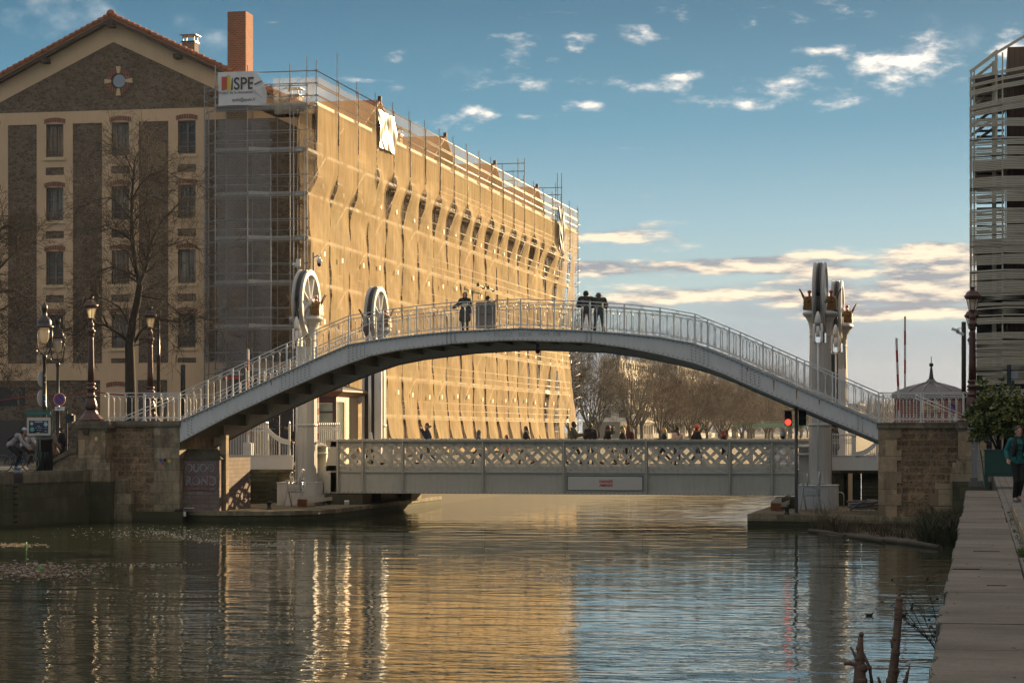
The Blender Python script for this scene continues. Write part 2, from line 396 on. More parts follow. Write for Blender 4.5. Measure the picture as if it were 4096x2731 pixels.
def m_coping_long(k=1.0):
    t = NT('parapet slabs'); v = t.map()
    c = t.mix(t.noise(v, 2.2, 8, .68), (.11*k,.10*k,.085*k), (.225*k,.205*k,.175*k))
    c = t.mix(t.ramp(t.noise(t.map((3,1,1)), 9, 6, .75), [(.50, 0.0), (.75, .55)]), c, (.035,.031,.025))
    c = t.mix(t.ramp(t.noise(t.map((.8,1.3,1)), .7, 5, .65), [(.40, 0.0), (.62, .75)]), c, (.085,.075,.056))
    sp = t.n('ShaderNodeSeparateXYZ'); t.l(t.pos(), sp.inputs[0])
    # spots of lichen and rust
    c = t.mix(t.ramp(t.vor(v, 5.5), [(.035, .55), (.07, 0.0)]), c, (.40,.38,.32))
    h = t.mix(.5, t.noise(v, 16, 6, .75), t.noise(v, 70, 3))
    return t.done(t.bsdf(c, .82, 0, t.bump(h, .55, .018), .35))
M['parapet'] = m_coping_long(); M['parapet2'] = m_coping_long(.80); M['parapet3'] = m_coping_long(1.12)
def m_glass():
    t = NT('window glass'); v = t.map()
    n = t.bump(t.noise(v, 1.6, 2), .12, .06)
    c = t.mix(t.ramp(t.noise(v, .8, 2), [(.4, 0.0), (.6, 1.0)]), (.012,.012,.013), (.06,.052,.045))
    return t.done(t.bsdf(c, .16, 0, n, .45))
M['glass'] = m_glass()
def m_curtain(name, col):
    t = NT(name); v = t.map((6,1,.15)); c = t.mix(t.ramp(t.noise(v, 2.2, 3), [(.42, 0.0), (.60, 1.0)]), (.018,.016,.015), col)
    return t.done(t.bsdf(c, .16, 0, None, .45))
M['curtain'] = m_curtain('curtained glass', (.24,.20,.16)); M['warm_reflection'] = m_curtain('warm reflection glass', (.30,.17,.08))  # the warm pane has an orange reflection put into its colour
def m_clear():
    t = NT('lantern glass'); g = t.n('ShaderNodeBsdfTransparent'); g.inputs[0].default_value = (.9,.92,.9,1)
    p = t.n('ShaderNodeBsdfGlossy'); p.inputs['Roughness'].default_value = .12; p.inputs[0].default_value = (.9,.88,.8,1)
    tr = t.n('ShaderNodeBsdfTranslucent'); tr.inputs[0].default_value = (.85,.78,.62,1)
    a = t.n('ShaderNodeMixShader'); a.inputs[0].default_value = .45; t.l(g.outputs[0], a.inputs[1]); t.l(tr.outputs[0], a.inputs[2])
    b = t.n('ShaderNodeMixShader'); b.inputs[0].default_value = .18; t.l(a.outputs[0], b.inputs[1]); t.l(p.outputs[0], b.inputs[2])
    return t.done(b.outputs[0])
M['clear'] = m_clear()
def m_net(name, col, tr=.25, dens=.78, streakamp=.5):
    t = NT(name)
    v = t.map((5,5,.22)); f = t.noise(v, 1.4, 5, .65)
    c = t.mix(t.ramp(f, [(.3, 0.0), (.7, streakamp)]), col, tuple(x*.70 for x in col))
    c = t.mix(t.ramp(t.noise(t.map(), .18, 3), [(.4, 0.0), (.7, .25)]), c, tuple(min(1, x*1.25) for x in col))
    d = t.n('ShaderNodeBsdfDiffuse'); t.l(c, d.inputs[0]); d.inputs[1].default_value = .3
    tl = t.n('ShaderNodeBsdfTranslucent'); t.l(c, tl.inputs[0])
    a = t.n('ShaderNodeMixShader'); a.inputs[0].default_value = .22; t.l(d.outputs[0], a.inputs[1]); t.l(tl.outputs[0], a.inputs[2])
    g = t.n('ShaderNodeBsdfTransparent'); b = t.n('ShaderNodeMixShader')
    fac = t.math('ADD', t.math('MULTIPLY', t.math('SUBTRACT', t.noise(t.map((2.5,2.5,.5)), 1, 3), .5), .5), dens, True)
    if name == 'debris netting':
        sp = t.n('ShaderNodeSeparateXYZ'); t.l(t.pos(), sp.inputs[0]); zz = t.ramp(t.math('DIVIDE', sp.outputs[2], 25.0), [(.735, 1.0), (.76, .42)]); fac = t.math('MULTIPLY', fac, zz)
    t.l(fac, b.inputs[0]); t.l(g.outputs[0], b.inputs[1]); t.l(a.outputs[0], b.inputs[2])
    t.m.use_transparent_shadow = True if hasattr(t.m, 'use_transparent_shadow') else None
    return t.done(b.outputs[0])
M['net'] = m_net('debris netting', (.96,.72,.42), dens=.66, streakamp=.75)
M['net_grey'] = m_net('grey debris netting', (.42,.42,.42), dens=.34)
M['net_top'] = m_net('thin top netting', (.70,.62,.50), dens=.36)
def m_wire():
    t = NT('wire mesh'); v = t.map()
    sp = t.n('ShaderNodeSeparateXYZ'); t.l(v, sp.inputs[0])
    def saw(a, sgn):
        q = t.math('ADD', t.math('MULTIPLY', sp.outputs[0], 9.0), t.math('MULTIPLY', sp.outputs[2], 16.0*sgn))
        f = t.math('FRACT', t.math('ADD', q, 1000.0)); return t.math('LESS_THAN', f, .10)
    fac = t.math('MAXIMUM', saw(0, 1), saw(0, -1))
    g = t.n('ShaderNodeBsdfTransparent'); b = t.n('ShaderNodeMixShader')
    t.l(fac, b.inputs[0]); t.l(g.outputs[0], b.inputs[1]); t.l(t.bsdf((.22,.22,.22), .4, .6), b.inputs[2])
    return t.done(b.outputs[0])
M['wire'] = m_wire()
# ---------------------------------------------------------------- ground, water, quays
WZ = -2.1; PZ = -1.65
def m_water():
    t = NT('canal water')
    v = t.map()
    a = t.noise(t.map((.55,1,1), (0,0,.12)), .36, 2, .5)
    b = t.noise(t.map((.42,1,1), (0,0,-.10)), .95, 2, .5)
    c = t.noise(t.map((.34,1,1), (0,0,.06)), 2.5, 2, .5)
    d = t.noise(t.map((.6,1,1), (0,0,.2)), 7.5, 2, .5)
    gust = t.ramp(t.noise(t.map((.45,1,1), loc=(4,2,0)), .06, 3, .6), [(.36, .35), (.62, 1.0)])
    sp = t.n('ShaderNodeSeparateXYZ'); t.l(v, sp.inputs[0]); y = t.math('DIVIDE', sp.outputs[1], 200.0, True)
    h1 = t.math('ADD', t.math('MULTIPLY', a, .042), t.math('MULTIPLY', b, .029))
    h1 = t.math('MULTIPLY', h1, t.ramp(y, [(.15, 1.0), (.45, .9), (.6, .6), (1, .4)]))
    h2 = t.math('ADD', t.math('MULTIPLY', c, .021), t.math('MULTIPLY', d, .0035))
    h2 = t.math('MULTIPLY', h2, t.math('MULTIPLY', gust, t.ramp(y, [(.15, 1.0), (.28, .9), (.42, .40), (.6, .15), (1, .1)])))
    bm = t.bump(t.math('ADD', h1, h2), 1.0, 1.0)
    n = t.bsdf((.038,.048,.026), .012, 0, bm, .5, IOR=1.45)
    return t.done(n)
M['water'] = m_water()
w = MB(); w.add([(-120,-20,WZ),(60,-20,WZ),(60,1300,WZ),(-120,1300,WZ)], [(0,1,2,3)])
tag(w.build('canal_water', M['water']), kind='structure')
ns = lambda name, mb, mat: tag(mb.build(name, mat), kind='structure')
M['earth'] = plain('distant ground', (.055,.05,.04), .95, var=.2, scale=.3)
# ground sheets: right bank behind the coping and far left bank, out to the horizon
g = MB(); g.slab([(.49,-20),(900,-20),(900,1400),(.49,1400)], -2.6, -.004); ns('right_bank_ground', g, M['earth'])
p = MB(); p.slab([(.5,0),(9,0),(9,104),(.5,104)], -.002, .004); ns('right_pavement', p, M['setts'])
g = MB(); g.slab([(-900,100.4),(-26.4,100.4),(-26.4,1400),(-900,1400)], -2.6, -.06); ns('left_bank_ground', g, M['earth'])
xa, xb = X(0, 80.6), X(330, 86.0)
def lq(x): return 86.0+(x-xb)*(86.0-80.6)/(xb-xa)
g = MB(); g.slab([(-120,lq(-120)+.6),(xb-.4,86.4),(xb-.2,90),(xb-.2,100.3),(-900,100.3)], -2.6, -.04); ns('left_street', g, M['asphalt'])
g = MB(); g.slab([(-900,760),(-900,1400),(900,1400),(900,760)], -2.5, -.3); ns('far_ground', g, M['earth'])
# long parapet on the right
x0, x1 = -.326, .49
par = thing('quay_parapet', 'long flat stone coping running away along the right edge of the canal', 'quay wall', (0, 35, 0))
ys = [6.0]
random.seed(4)
while ys[-1] < 62: ys.append(ys[-1]+random.choice((1.9,2.3,2.7)))
ys[-1] = 62.4
m = MB()
for i in range(len(ys)-1):
    e = random.uniform(-.025,.025); f = random.uniform(-.008,.006); m = MB(); xr = x1+random.uniform(-.012,.012); L0, L1 = ys[i]+.009, ys[i+1]-.009; n = 14
    # slab with a slightly chipped outer edge and a worn arris
    lft = [(x0+e+random.uniform(-.006,.008)+(.03 if random.random() < .06 else 0), L0+(L1-L0)*j/n) for j in range(n+1)]
    m.slab([(xr, L0), (xr, L1)]+lft[::-1], -.30, f-.012); m.slab([(xr-.01, L0+.008), (xr-.01, L1-.008)]+[(a+.014, min(max(b, L0+.008), L1-.008)) for a, b in lft[::-1]], f-.0119, f)
    wpart('coping_slab', m, M[random.choice(('parapet','parapet2','parapet3','parapet'))], par)
m = MB(); m.box(x0+.06, x1-.05, 6, 62.3, -2.6, -.302); wpart('wall_face', m, M['mossy'], par)
m = MB(); m.cbox((.10, 31.0, .0035), (.34,.035,.006)); m.cbox((-.14, 27.0, .0035), (.3,.05,.006), .08); m.cbox((.18, 24.2, .0035), (.2,.03,.006), -.06); wpart('crack', m, plain('crack', (.012,.011,.01), .9), par)
random.seed(6); m = MB(); lm = [plain('dry leaf', (.16,.09,.05), .9), plain('pale grit', (.34,.32,.28), .9)]
for i in range(150):
    y = 12+46*random.random()**1.4; x = random.choice((random.uniform(x0+.03, x1-.03), random.gauss(.50, .03), random.gauss(.56,.03))); m.k = random.randrange(2); s_ = random.uniform(.006,.02); m.cbox((x, y, .007), (s_*1.6, s_, .004), random.uniform(0,3))
tag(m.build('leaf_litter', lm), 'tiny dry leaves and grit scattered on the parapet and its inner joint', 'litter', kind='stuff')
k = MB()
kx = [(.64, 47.6), (.60, 8), (1.05, 8), (1.05, 47.6)]
k.slab(kx, -.002, .13); kerb = ns('right_kerb', k, M['pier_stone'])
k = MB(); k.slab([(.66, 47.4), (.62, 8), (9, 8), (9, 47.4)], .131, .138); ns('raised_pavement', k, M['setts'])
# ---- left platform (low quay carrying the bridge machinery)
lp = [(-45.0,88.6),(X(700,88.8),88.8),(-30.2,88.1),(-28.6,88.3),(-27.2,89.0),(-26.4,90.2),(-26.1,91.8),(-26.05,110.7),(-27.6,112.2),(-45,112.2)]
pl = thing('left_landing', 'low mossy stone landing under the left end of the bridges', 'quay', (-34, 98, WZ))
m = MB(); m.slab(lp, -2.7, PZ-.17); wpart('wall', m, M['mossy'], pl)
m = MB(); m.slab([(a+(0.05 if a > -30 else 0), b-(.05 if b < 90 else 0)) for a, b in lp], PZ-.168, PZ); wpart('edge_stone', m, M['limestone'], pl)
rp = [(-8.8,89.3),(X(3265,88.9),88.7),(X(3860,86.5),86.5),(0,86.5),(0,112),(-8.6,112)]
pr = thing('right_landing', 'low stone landing with a square corner under the right end of the bridges', 'quay', (-4, 95, WZ))
m = MB(); m.slab(rp, -2.7, PZ-.26); wpart('wall', m, M['mossy'], pr)
m = MB(); m.slab([(a, b-(.04 if b < 90 else 0)) for a, b in rp], PZ-.258, PZ); wpart('edge_stone', m, M['limestone'], pr)
# ---- far-left quay wall
q = thing('left_quay_wall', 'dark mossy quay wall with rounded coping at the far left of the water', 'quay wall', ((xa+xb)/2, 83, WZ))
m = MB(); xs = [xb, xa, -60]
m.slab([(xb,lq(xb)),(xb,lq(xb)+.7),(-60,lq(-60)+.7),(-60,lq(-60))][::-1], -2.7, -.42); wpart('wall', m, M['mossy'], q)
m = MB()
cut = X(62, 81.6)
def cop(xr, xl):
    n = 5; pr_ = [(-.12,-.42),(-.12,-.1),(-.04,.0),(.1,.03),(.8,.03),(.8,-.42)]
    vs = []
    for xx in (xr, xl):
        for (dy, z) in pr_: vs.append((xx, lq(xx)+dy, z))
    k = len(pr_); fs = [list(range(k)), list(range(k,2*k))[::-1]]+[[i,(i+1)%k,k+(i+1)%k,k+i] for i in range(k)]
    m.add(vs, fs)
cop(xb, cut+.12); cop(cut-.12, -60); wpart('coping', m, M['coping'], q)
m = MB()
for i in range(7):
    m.cbox((cut, lq(cut)-.03, -.55-.22*i), (.34,.05,.04))
wpart('ladder_rung', m, M['iron_black'], q)
# ================================================================ warehouse
GY = 118.0
def gx(px): return X(px, GY)
def gz(py, px=480): return Z(py, px, GY)
WXR = -35.5; WXC = -46.0; WXL = 2*WXC-WXR
ZE, ZR = 18.8, 23.85
BAND0, BAND1 = gz(490), gz(441)
wh = thing('warehouse', 'old brown millstone and cream canal warehouse with a tiled gable roof', 'warehouse', (WXC, GY, 0))
cols = [(-42, ), (220, ), (482, ), (748, )]
cxs = [gx(220-262), gx(220), gx(482), gx(748)]
cxs = [cxs[1]-(cxs[2]-cxs[1])*2, cxs[1]-(cxs[2]-cxs[1])]+cxs[1:]
ww = .50; rows = [(gz(623), gz(488)), (gz(878), gz(745)), (gz(1136), gz(1001)), (gz(1391), gz(1256))]
zb = gz(1452)
# wall built as a grid of blocks that leaves the window openings free
xe = [WXL]+[v for c in cxs for v in (c-ww, c+ww)]+[WXR]
ze = sorted([0]+[v for r in rows for v in r]+[BAND1])
mr = MB()
for i in range(len(xe)-1):
    for j in range(len(ze)-1):
        xm = (xe[i]+xe[i+1])/2; zm = (ze[j]+ze[j+1])/2
        if any(abs(xm-c) < ww for c in cxs) and any(a < zm < b for a, b in rows): continue
        mr.box(xe[i], xe[i+1], GY, GY+.45, ze[j], ze[j+1])
mr.prism([(WXL,BAND1),(WXR,BAND1),(WXR,ZE-.1),(WXC,ZR-.15),(WXL,ZE-.1)], GY, GY+.45)
mr.box(WXL+.1, WXR-.1, GY+.46, GY+.5, 0, ZE-.3)
wpart('gable_wall', mr, M['rubble'], wh)
m = MB(); m.box(WXR-.45, WXR, GY+.46, 197, 0, ZE); wpart('canal_wall', m, M['rubble'], wh)
m = MB(); m.box(WXL, WXR-.46, 196.5, 197, 0, ZE); wpart('rear_wall', m, M['rubble'], wh)
# cream render frame, 4 cm proud
mc = MB()
hw = (gx(289)-gx(145))/2
for c in cxs:
    L_, R_ = c-hw, c+hw
    if c > -36.9-1.0: L_, R_ = gx(817)-.02, gx(818)
    if R_-L_ < .5: continue
    zlist = [BAND0]
    top = BAND0
    for (a, b) in rows:
        mc.box(L_, c-ww, GY-.045, GY-.001, a, top); mc.box(c+ww, R_, GY-.045, GY-.001, a, top)
        mc.box(c-ww, c+ww, GY-.045, GY-.001, b, top)
        # blind panel of rubble under each sill
        p0, p1 = a-.56, a-.98
        mc.box(L_, R_, GY-.045, GY-.001, p0, a)
        mc.box(L_, c-.53, GY-.045, GY-.001, p1, p0); mc.box(c+.53, R_, GY-.045, GY-.001, p1, p0)
        top = p1
    mc.box(L_, R_, GY-.045, GY-.001, zb, top)
mc.box(WXL, WXR, GY-.047, GY-.001, BAND0, BAND1)
mc.box(WXL, WXR, GY-.047, GY-.001, gz(1520), zb)
for a, b in ((402, 552), (670, 920)):
    mc.box(gx(a), gx(b), GY-.045, GY-.001, 0, gz(1520)-.002)
# raking band under the roof
bt = 1.05; sl = (ZR-ZE)/(WXR-WXC)
mc.prism([(WXR,ZE-.12),(WXC,ZR-.17),(WXC,ZR-.17-bt),(WXR,ZE-.12-bt*.95)][::-1], GY-.047, GY-.001)
mc.prism([(WXL,ZE-.12),(WXC,ZR-.17),(WXC,ZR-.17-bt),(WXL,ZE-.12-bt*.95)], GY-.047, GY-.001)
wpart('render_band', mc, M['cream'], wh)
# windows
NW = [2]
def window(c, a, b):
    m = MB(); h = b-a
    n = 8
    top = [(c+ww*cos(pi*i/n), b-.12+.12*sin(pi*i/n)) for i in range(n+1)]
    fr = MB()
    fr.box(c-ww, c-ww+.07, GY+.16, GY+.24, a, b); fr.box(c+ww-.07, c+ww, GY+.16, GY+.24, a, b)
    fr.box(c-ww+.07, c+ww-.07, GY+.16, GY+.24, b-.13, b); fr.box(c-ww+.07, c+ww-.07, GY+.16, GY+.24, a, a+.08)
    fr.box(c-.05, c+.05, GY+.14, GY+.24, a+.08, b-.13)
    for z in (a+h*.36, a+h*.64):
        fr.box(c-ww+.07, c-.05, GY+.18, GY+.22, z-.014, z+.014); fr.box(c+.05, c+ww-.07, GY+.18, GY+.22, z-.014, z+.014)
    f = wpart('window', fr, M['frame_brown'], wh)
    g = MB(); g.box(c-ww+.07, c+ww-.07, GY+.215, GY+.225, a+.08, b-.13); wpart('pane', g, M[('warm_reflection','curtain','glass','glass','curtain','glass')[NW[0] % 6]], f); NW[0] += 1
    g = MB()
    for z in (a+.10, a+.20, a+.42): g.box(c-ww+.002, c+ww-.002, GY+.04, GY+.065, z-.014, z+.014)
    g.box(c-ww-.04, c+ww+.04, GY-.075, GY-.05, a+.36, a+.39); g.box(c-ww-.03, c+ww+.03, GY-.075, GY-.05, a+.26, a+.28)
    wpart('guard_rail', g, M['frame_brown'], f)
    g = MB(); g.box(c-ww-.13, c+ww+.13, GY-.13, GY+.14, a-.17, a-.002); wpart('sill', g, M['stone_sill'], f)
    g = MB(); k = 14
    for i in range(k):
        u0 = -1+2*i/k; u1 = -1+2*(i+1)/k; um = (u0+u1)/2
        zz = lambda u: b-.02+.10*(1-u*u)
        w = ww+.11
        g.prism([(c+u0*w+.008, zz(u0)), (c+u1*w-.008, zz(u1)), (c+u1*w*1.03-.008, zz(u1)+.24), (c+u0*w*1.03+.008, zz(u0)+.24)], GY-.07, GY+.0-.046 if False else GY-.048)
    wpart('brick_arch', g, M['brick_arch'], f)
for c in cxs[1:]:
    for a, b in rows: window(c, a, b)
# low blind arches and garage opening on the ground floor
m = MB()
for c in (gx(470),):
    for i in range(11):
        u0 = -1+2*i/11; u1 = -1+2*(i+1)/11; w = .62; zz = lambda u: gz(1550)+.10*(1-u*u)
        m.prism([(c+u0*w+.01, zz(u0)), (c+u1*w-.01, zz(u1)), (c+u1*w*1.03-.01, zz(u1)+.24), (c+u0*w*1.03+.01, zz(u0)+.24)], GY-.07, GY-.048)
wpart('blind_arch', m, M['brick_arch'], wh)
m = MB(); m.box(gx(-60), gx(102), GY-.04, GY-.002, gz(1622), gz(1545)); wpart('shutter', m, M['iron_black'], wh)
m = MB(); m.box(gx(-120), gx(100), GY-.05, GY-.002, 0, gz(1680)); wpart('garage_door', m, plain('dark boards', (.045,.045,.045), .7), wh)
# round window
rc = (gx(475), gz(325)); m = MB(); k = 28
for i in range(k):
    a0 = 2*pi*i/k+.02; a1 = 2*pi*(i+1)/k-.02
    q = lambda r, a: (rc[0]+r*cos(a), rc[1]+r*sin(a))
    if min(abs(((a0+a1)/2-j*pi/2+pi) % (2*pi)-pi) for j in range(4)) < .17: continue
    m.prism([q(.44,a0), q(.70,a0), q(.70,a1), q(.44,a1)], GY-.07, GY-.002)
rw = wpart('round_window', m, M['brick_arch'], wh)
for j in range(4):
    a = j*pi/2; q = lambda r, d: (rc[0]+r*cos(a+d), rc[1]+r*sin(a+d)); m = MB()
    m.prism([q(.42,-.16), q(.80,-.17), q(.80,.17), q(.42,.16)], GY-.10, GY-.003); wpart('keystone', m, M['stone_sill'], rw)
m = MB(); m.prism([(rc[0]+.43*cos(2*pi*i/24), rc[1]+.43*sin(2*pi*i/24)) for i in range(24)], GY-.03, GY-.004)
wpart('recess_shade', m, M['timber'], rw)  # dark disc gives the flat wall the shade of a recess
m = MB(); m.prism([(rc[0]+.05+.35*cos(2*pi*i/24), rc[1]+.35*sin(2*pi*i/24)) for i in range(24)], GY-.045, GY-.031)
wpart('pane', m, plain('pale pane', (.25,.28,.32), .15, spec=.8), rw)
# roof
m = MB()
def slope(x0, z0, x1, z1, y0, y1, th=.14):
    d = Vector((x1-x0, 0, z1-z0)); n = Vector((-d.z, 0, d.x)).normalized()
    if n.z < 0: n = -n
    m.prism([(x0,z0),(x1,z1),(x1+n.x*th,z1+n.z*th),(x0+n.x*th,z0+n.z*th)] if x1 > x0 else [(x1,z1),(x0,z0),(x0+n.x*th,z0+n.z*th),(x1+n.x*th,z1+n.z*th)], y0, y1)
slope(WXC, ZR, WXR+.55, ZE-.26, GY-.5, 197.4); slope(WXL-.55, ZE-.26, WXC, ZR, GY-.5, 197.4)
wpart('roof', m, M['tile_back'], wh)
m = MB()
for sgn in (1, -1):                                  # half-round verge tiles
    n = 34
    for i in range(n):
        a = i/n; b = (i+1.12)/n
        xa_ = WXC+sgn*a*(WXR+.6-WXC); xb_ = WXC+sgn*b*(WXR+.6-WXC)
        za = ZR+.16-a*(ZR-ZE+.26); z2 = ZR+.16-b*(ZR-ZE+.26)
        m.tube([(xa_,GY-.42,za+.02),(xb_,GY-.42,z2+.07)], [.12,.155], 8)
m.ball((WXC, GY-.42, ZR+.25), (.26,.2,.24))
wpart('verge_tile', m, M['tile'], wh)
m = MB()
for sgn in (1, -1):
    m.prism([(WXC, ZR-.02), (WXC+sgn*(WXR+.5-WXC), ZE-.28), (WXC+sgn*(WXR+.5-WXC), ZE-.42), (WXC, ZR-.2)][::-sgn], GY-.5, GY-.40)
wpart('bargeboard', m, M['timber'], wh)
for f in (0, .36, .71):
    for sgn in (1, -1):
        if f == 0 and sgn < 0: continue
        m = MB(); xx = WXC+sgn*f*(WXR-WXC); zz = ZR-f*(ZR-ZE)-.22
        m.box(xx-.17, xx+.17, GY-.62, GY-.048, zz-.26, zz); wpart('purlin_end', m, M['timber'], wh)
# stacks
m = MB(); cx0, cx1 = gx(917), gx(990)
m.box(cx0, cx1, GY-.3, GY+.95, 19.6, gz(52, 917)); ch = wpart('chimney', m, M['brick_red'], wh, 'tall red brick chimney stack')
m = MB(); m.box(cx0-.02, cx1+.02, GY-.32, GY-.003, 0, 19.58); wpart('chimney_breast', m, M['brick_dark'], wh)
def small_stack(px0, px1, ytop, ybot, Y):
    m = MB(); a, b = X(px0, Y), X(px1, Y); m.box(a, b, Y, Y+.7, Z(ybot, px0, Y), Z(ytop, px0, Y)); s = wpart('chimney', m, M['brick_dark'] if px0 < 900 else M['cream'], wh)
    m = MB(); zt = Z(ytop, px0, Y)
    for xx in (a+.05, b-.05):
        for yy in (Y+.05, Y+.65): m.bar((xx, yy, zt), (xx, yy, zt+.32), .04)
    m.box(a-.12, b+.12, Y-.08, Y+.78, zt+.32, zt+.36); m.box(a-.05, b+.05, Y-.03, Y+.73, zt-.08, zt+.0)
    wpart('cowl', m, M['iron_black'], s)
small_stack(728, 778, 165, 260, 124); small_stack(1150, 1195, 378, 470, 122)
small_stack(1578, 1600, 535, 600, 139.5)
# hoist dormers on the canal side
for Yd in (130.2, 147.0, 162.8, 179.0):
    m = MB(); w_ = 4.3; zt = 20.75; zl = 18.55
    for s2 in (1, -1):
        d = (w_, zt-zl); a = Vector((0, s2*w_, zl-zt)); n = Vector((0, -a.z, a.y)).normalized()
        if n.z < 0: n = -n
        n *= .13
        m.xprism([(Yd, zt), (Yd+a.y, zl), (Yd+a.y+n.y, zl+n.z), (Yd+n.y*.0, zt+.14)], -44.5, WXR+1.25)
    dm = wpart('dormer_roof', m, M['tile'], wh)
    m = MB(); m.xprism([(Yd-w_+.6, zl), (Yd+w_-.6, zl), (Yd, zt-.1)], -40, WXR+.02); m.box(WXR-.5, WXR+.02, Yd-w_+.6, Yd+w_-.6, 17.0, zl)
    wpart('dormer_wall', m, M['cream'], dm)
    m = MB(); m.box(WXR+1.1, WXR+1.3, Yd-.12, Yd+.12, zt+.02, zt+.34); wpart('ridge_finial', m, M['timber'], dm)
    for s2 in (1, -1): m = MB(); m.bar((WXR, Yd+s2*3.4, zl-1.1), (WXR+1.1, Yd+s2*3.6, zl+.05), .14); wpart('dormer_bracket', m, M['timber'], dm)
# canal side windows behind the netting
wm = None
for i in range(18):
    for j in range(5):
        m = MB(); Yc = 121.5+4.25*i; zc = 2.4+3.5*j
        if wm is None:
            m.box(-.02, .05, -.55, .55, -.95, .95); wm = part('window', m, M['frame_brown'], wh); o = wm
            m = MB(); m.box(.051, .06, -.46, .46, -.86, .86); part('pane', m, M['glass'], o)
        else:
            o = wm.copy(); COL.objects.link(o)
            c = wm.children[0].copy(); COL.objects.link(c); c.parent = o
        o.location = (WXR-WXC, Yc-GY, zc)
# ================================================================ scaffolding
SXO, SXI = -34.05, -35.3; SXL = SXO-.66; SY = 116.2; STOP = 20.45
sc = thing('scaffolding', 'tall tube scaffolding wrapped in golden debris netting around the canal side of the warehouse', 'scaffold', (-35, 116, 0))
lifts = [gz(459)-2.33*i for i in range(8)]
def coupler(m, p): m.cbox(p, (.11,.11,.10), .5)
RT = .032
for k in range(21):
    y = SY+4*k
    m = MB(); m.tube([(SXO,y,16.9),(SXO,y,STOP+.55+(1.0 if k in (1,) else 0))], RT, 6); m.tube([(SXL,y,0),(SXL,y,16.9)], RT, 6); m.tube([(SXL,y,16.3),(SXO,y,17.0)], RT, 5)
    for z in [STOP, STOP-.65, STOP-1.3, lifts[0], 17.0]: coupler(m, (SXO, y, z))
    s_ = wpart('standard', m, M['steel'], sc)
    if k % 1 == 0:
        m = MB(); m.tube([(SXI,y,0),(SXI,y,18.4)], RT, 5)
        for z in lifts: m.tube([(SXI,y,z-.1),(SXL,y,z-.1)], .03, 5)
        wpart('standard', m, M['steel'], sc)
m_ = [STOP, STOP-.65, STOP-1.3, 17.0]+[l+d for l in lifts for d in (-.1, .5, 1.0)]
for z in m_:
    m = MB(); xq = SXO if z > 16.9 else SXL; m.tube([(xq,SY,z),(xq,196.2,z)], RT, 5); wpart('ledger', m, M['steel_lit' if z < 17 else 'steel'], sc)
for z in lifts:
    m = MB()
    xq = SXO if z > 17 else SXL
    for k in range(20): m.box(SXI+.05, xq-.12, SY+4*k+.06, SY+4*k+3.94, z-.05, z); m.box(xq-.1, xq-.07, SY+4*k+.1, SY+4*k+3.9, z, z+.17)
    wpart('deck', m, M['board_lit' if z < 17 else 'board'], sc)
for k in range(0, 20, 1):
    for j in range(7):
        z0 = lifts[7-j]; z1 = lifts[6-j]
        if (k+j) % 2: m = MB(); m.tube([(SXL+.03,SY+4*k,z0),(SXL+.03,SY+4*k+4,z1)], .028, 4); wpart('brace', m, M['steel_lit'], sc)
# gable end
poles = [(861, 262, 7.9), (990, 262, 0), (1083, 620, 0), (1160, 258, 13.0), (1228, 226, 13.0), (1262, 256, 0)]
for px, top, z0 in poles:
    if px == 1262: continue
    m = MB(); xx = X(px, SY); m.tube([(xx,SY,0),(xx,SY,Z(top, px, SY))], RT, 6)
    for z in lifts+[l+.5 for l in lifts]+[l+1 for l in lifts]: coupler(m, (xx, SY, z))
    wpart('standard', m, M['steel'], sc)
for px in (835, 905, 1010, 1110, 1190):
    m = MB(); xx = X(px, 117.2); m.tube([(xx,117.2,0),(xx,117.2,18.6)], .028, 5); wpart('standard', m, M['steel'], sc)
m = MB(); xx = X(818, 117.6); m.tube([(xx,117.6,0),(xx,117.6,20)], RT, 6); wpart('standard', m, M['steel'], sc)
xl, xr = X(861, SY), SXO
for z in [STOP, STOP-.65, STOP-1.3, STOP-1.95]:
    m = MB(); m.tube([(xl,SY,z),(xr,SY,z)], RT, 6); wpart('ledger', m, M['steel'], sc)
for z in lifts:
    for d in (-.12, .5, 1.0):
        m = MB(); m.tube([(xl,SY,z+d),(X(1228, SY) if d != .5 else X(1083, SY),SY,z+d)], .028, 6)
        m.tube([(xl,SY,z+d),(X(818, 117.6),117.6,z+d-.04)], .028, 5)
        m.tube([(X(835,117.2),117.2,z+d),(X(1190,117.2),117.2,z+d)], .022, 4)
        wpart('ledger', m, M['steel'], sc)
    m = MB(); m.box(xl+.02, X(988, SY), SY+.1, SY+.9, z-.06, z); m.box(xl+.02, X(988, SY), SY+.03, SY+.06, z-.02, z+.14)
    m.box(X(993, SY), X(1080, SY), SY+.12, SY+.92, z-.06, z); m.box(X(1087, SY), X(1225, SY), SY+.1, SY+.9, z-.05, z); m.box(X(1087, SY), X(1225, SY), SY+.05, SY+.08, z, z+.12)
    wpart('deck', m, M['board'], sc)
    m = MB(); a = Vector((X(993, SY), SY+.05, z+.09)); b = Vector((X(1080, SY), SY+.45, z+.04)); m.bar(a, b, .03, .2)
    wpart('toe_board', m, M['board_lit'], sc)
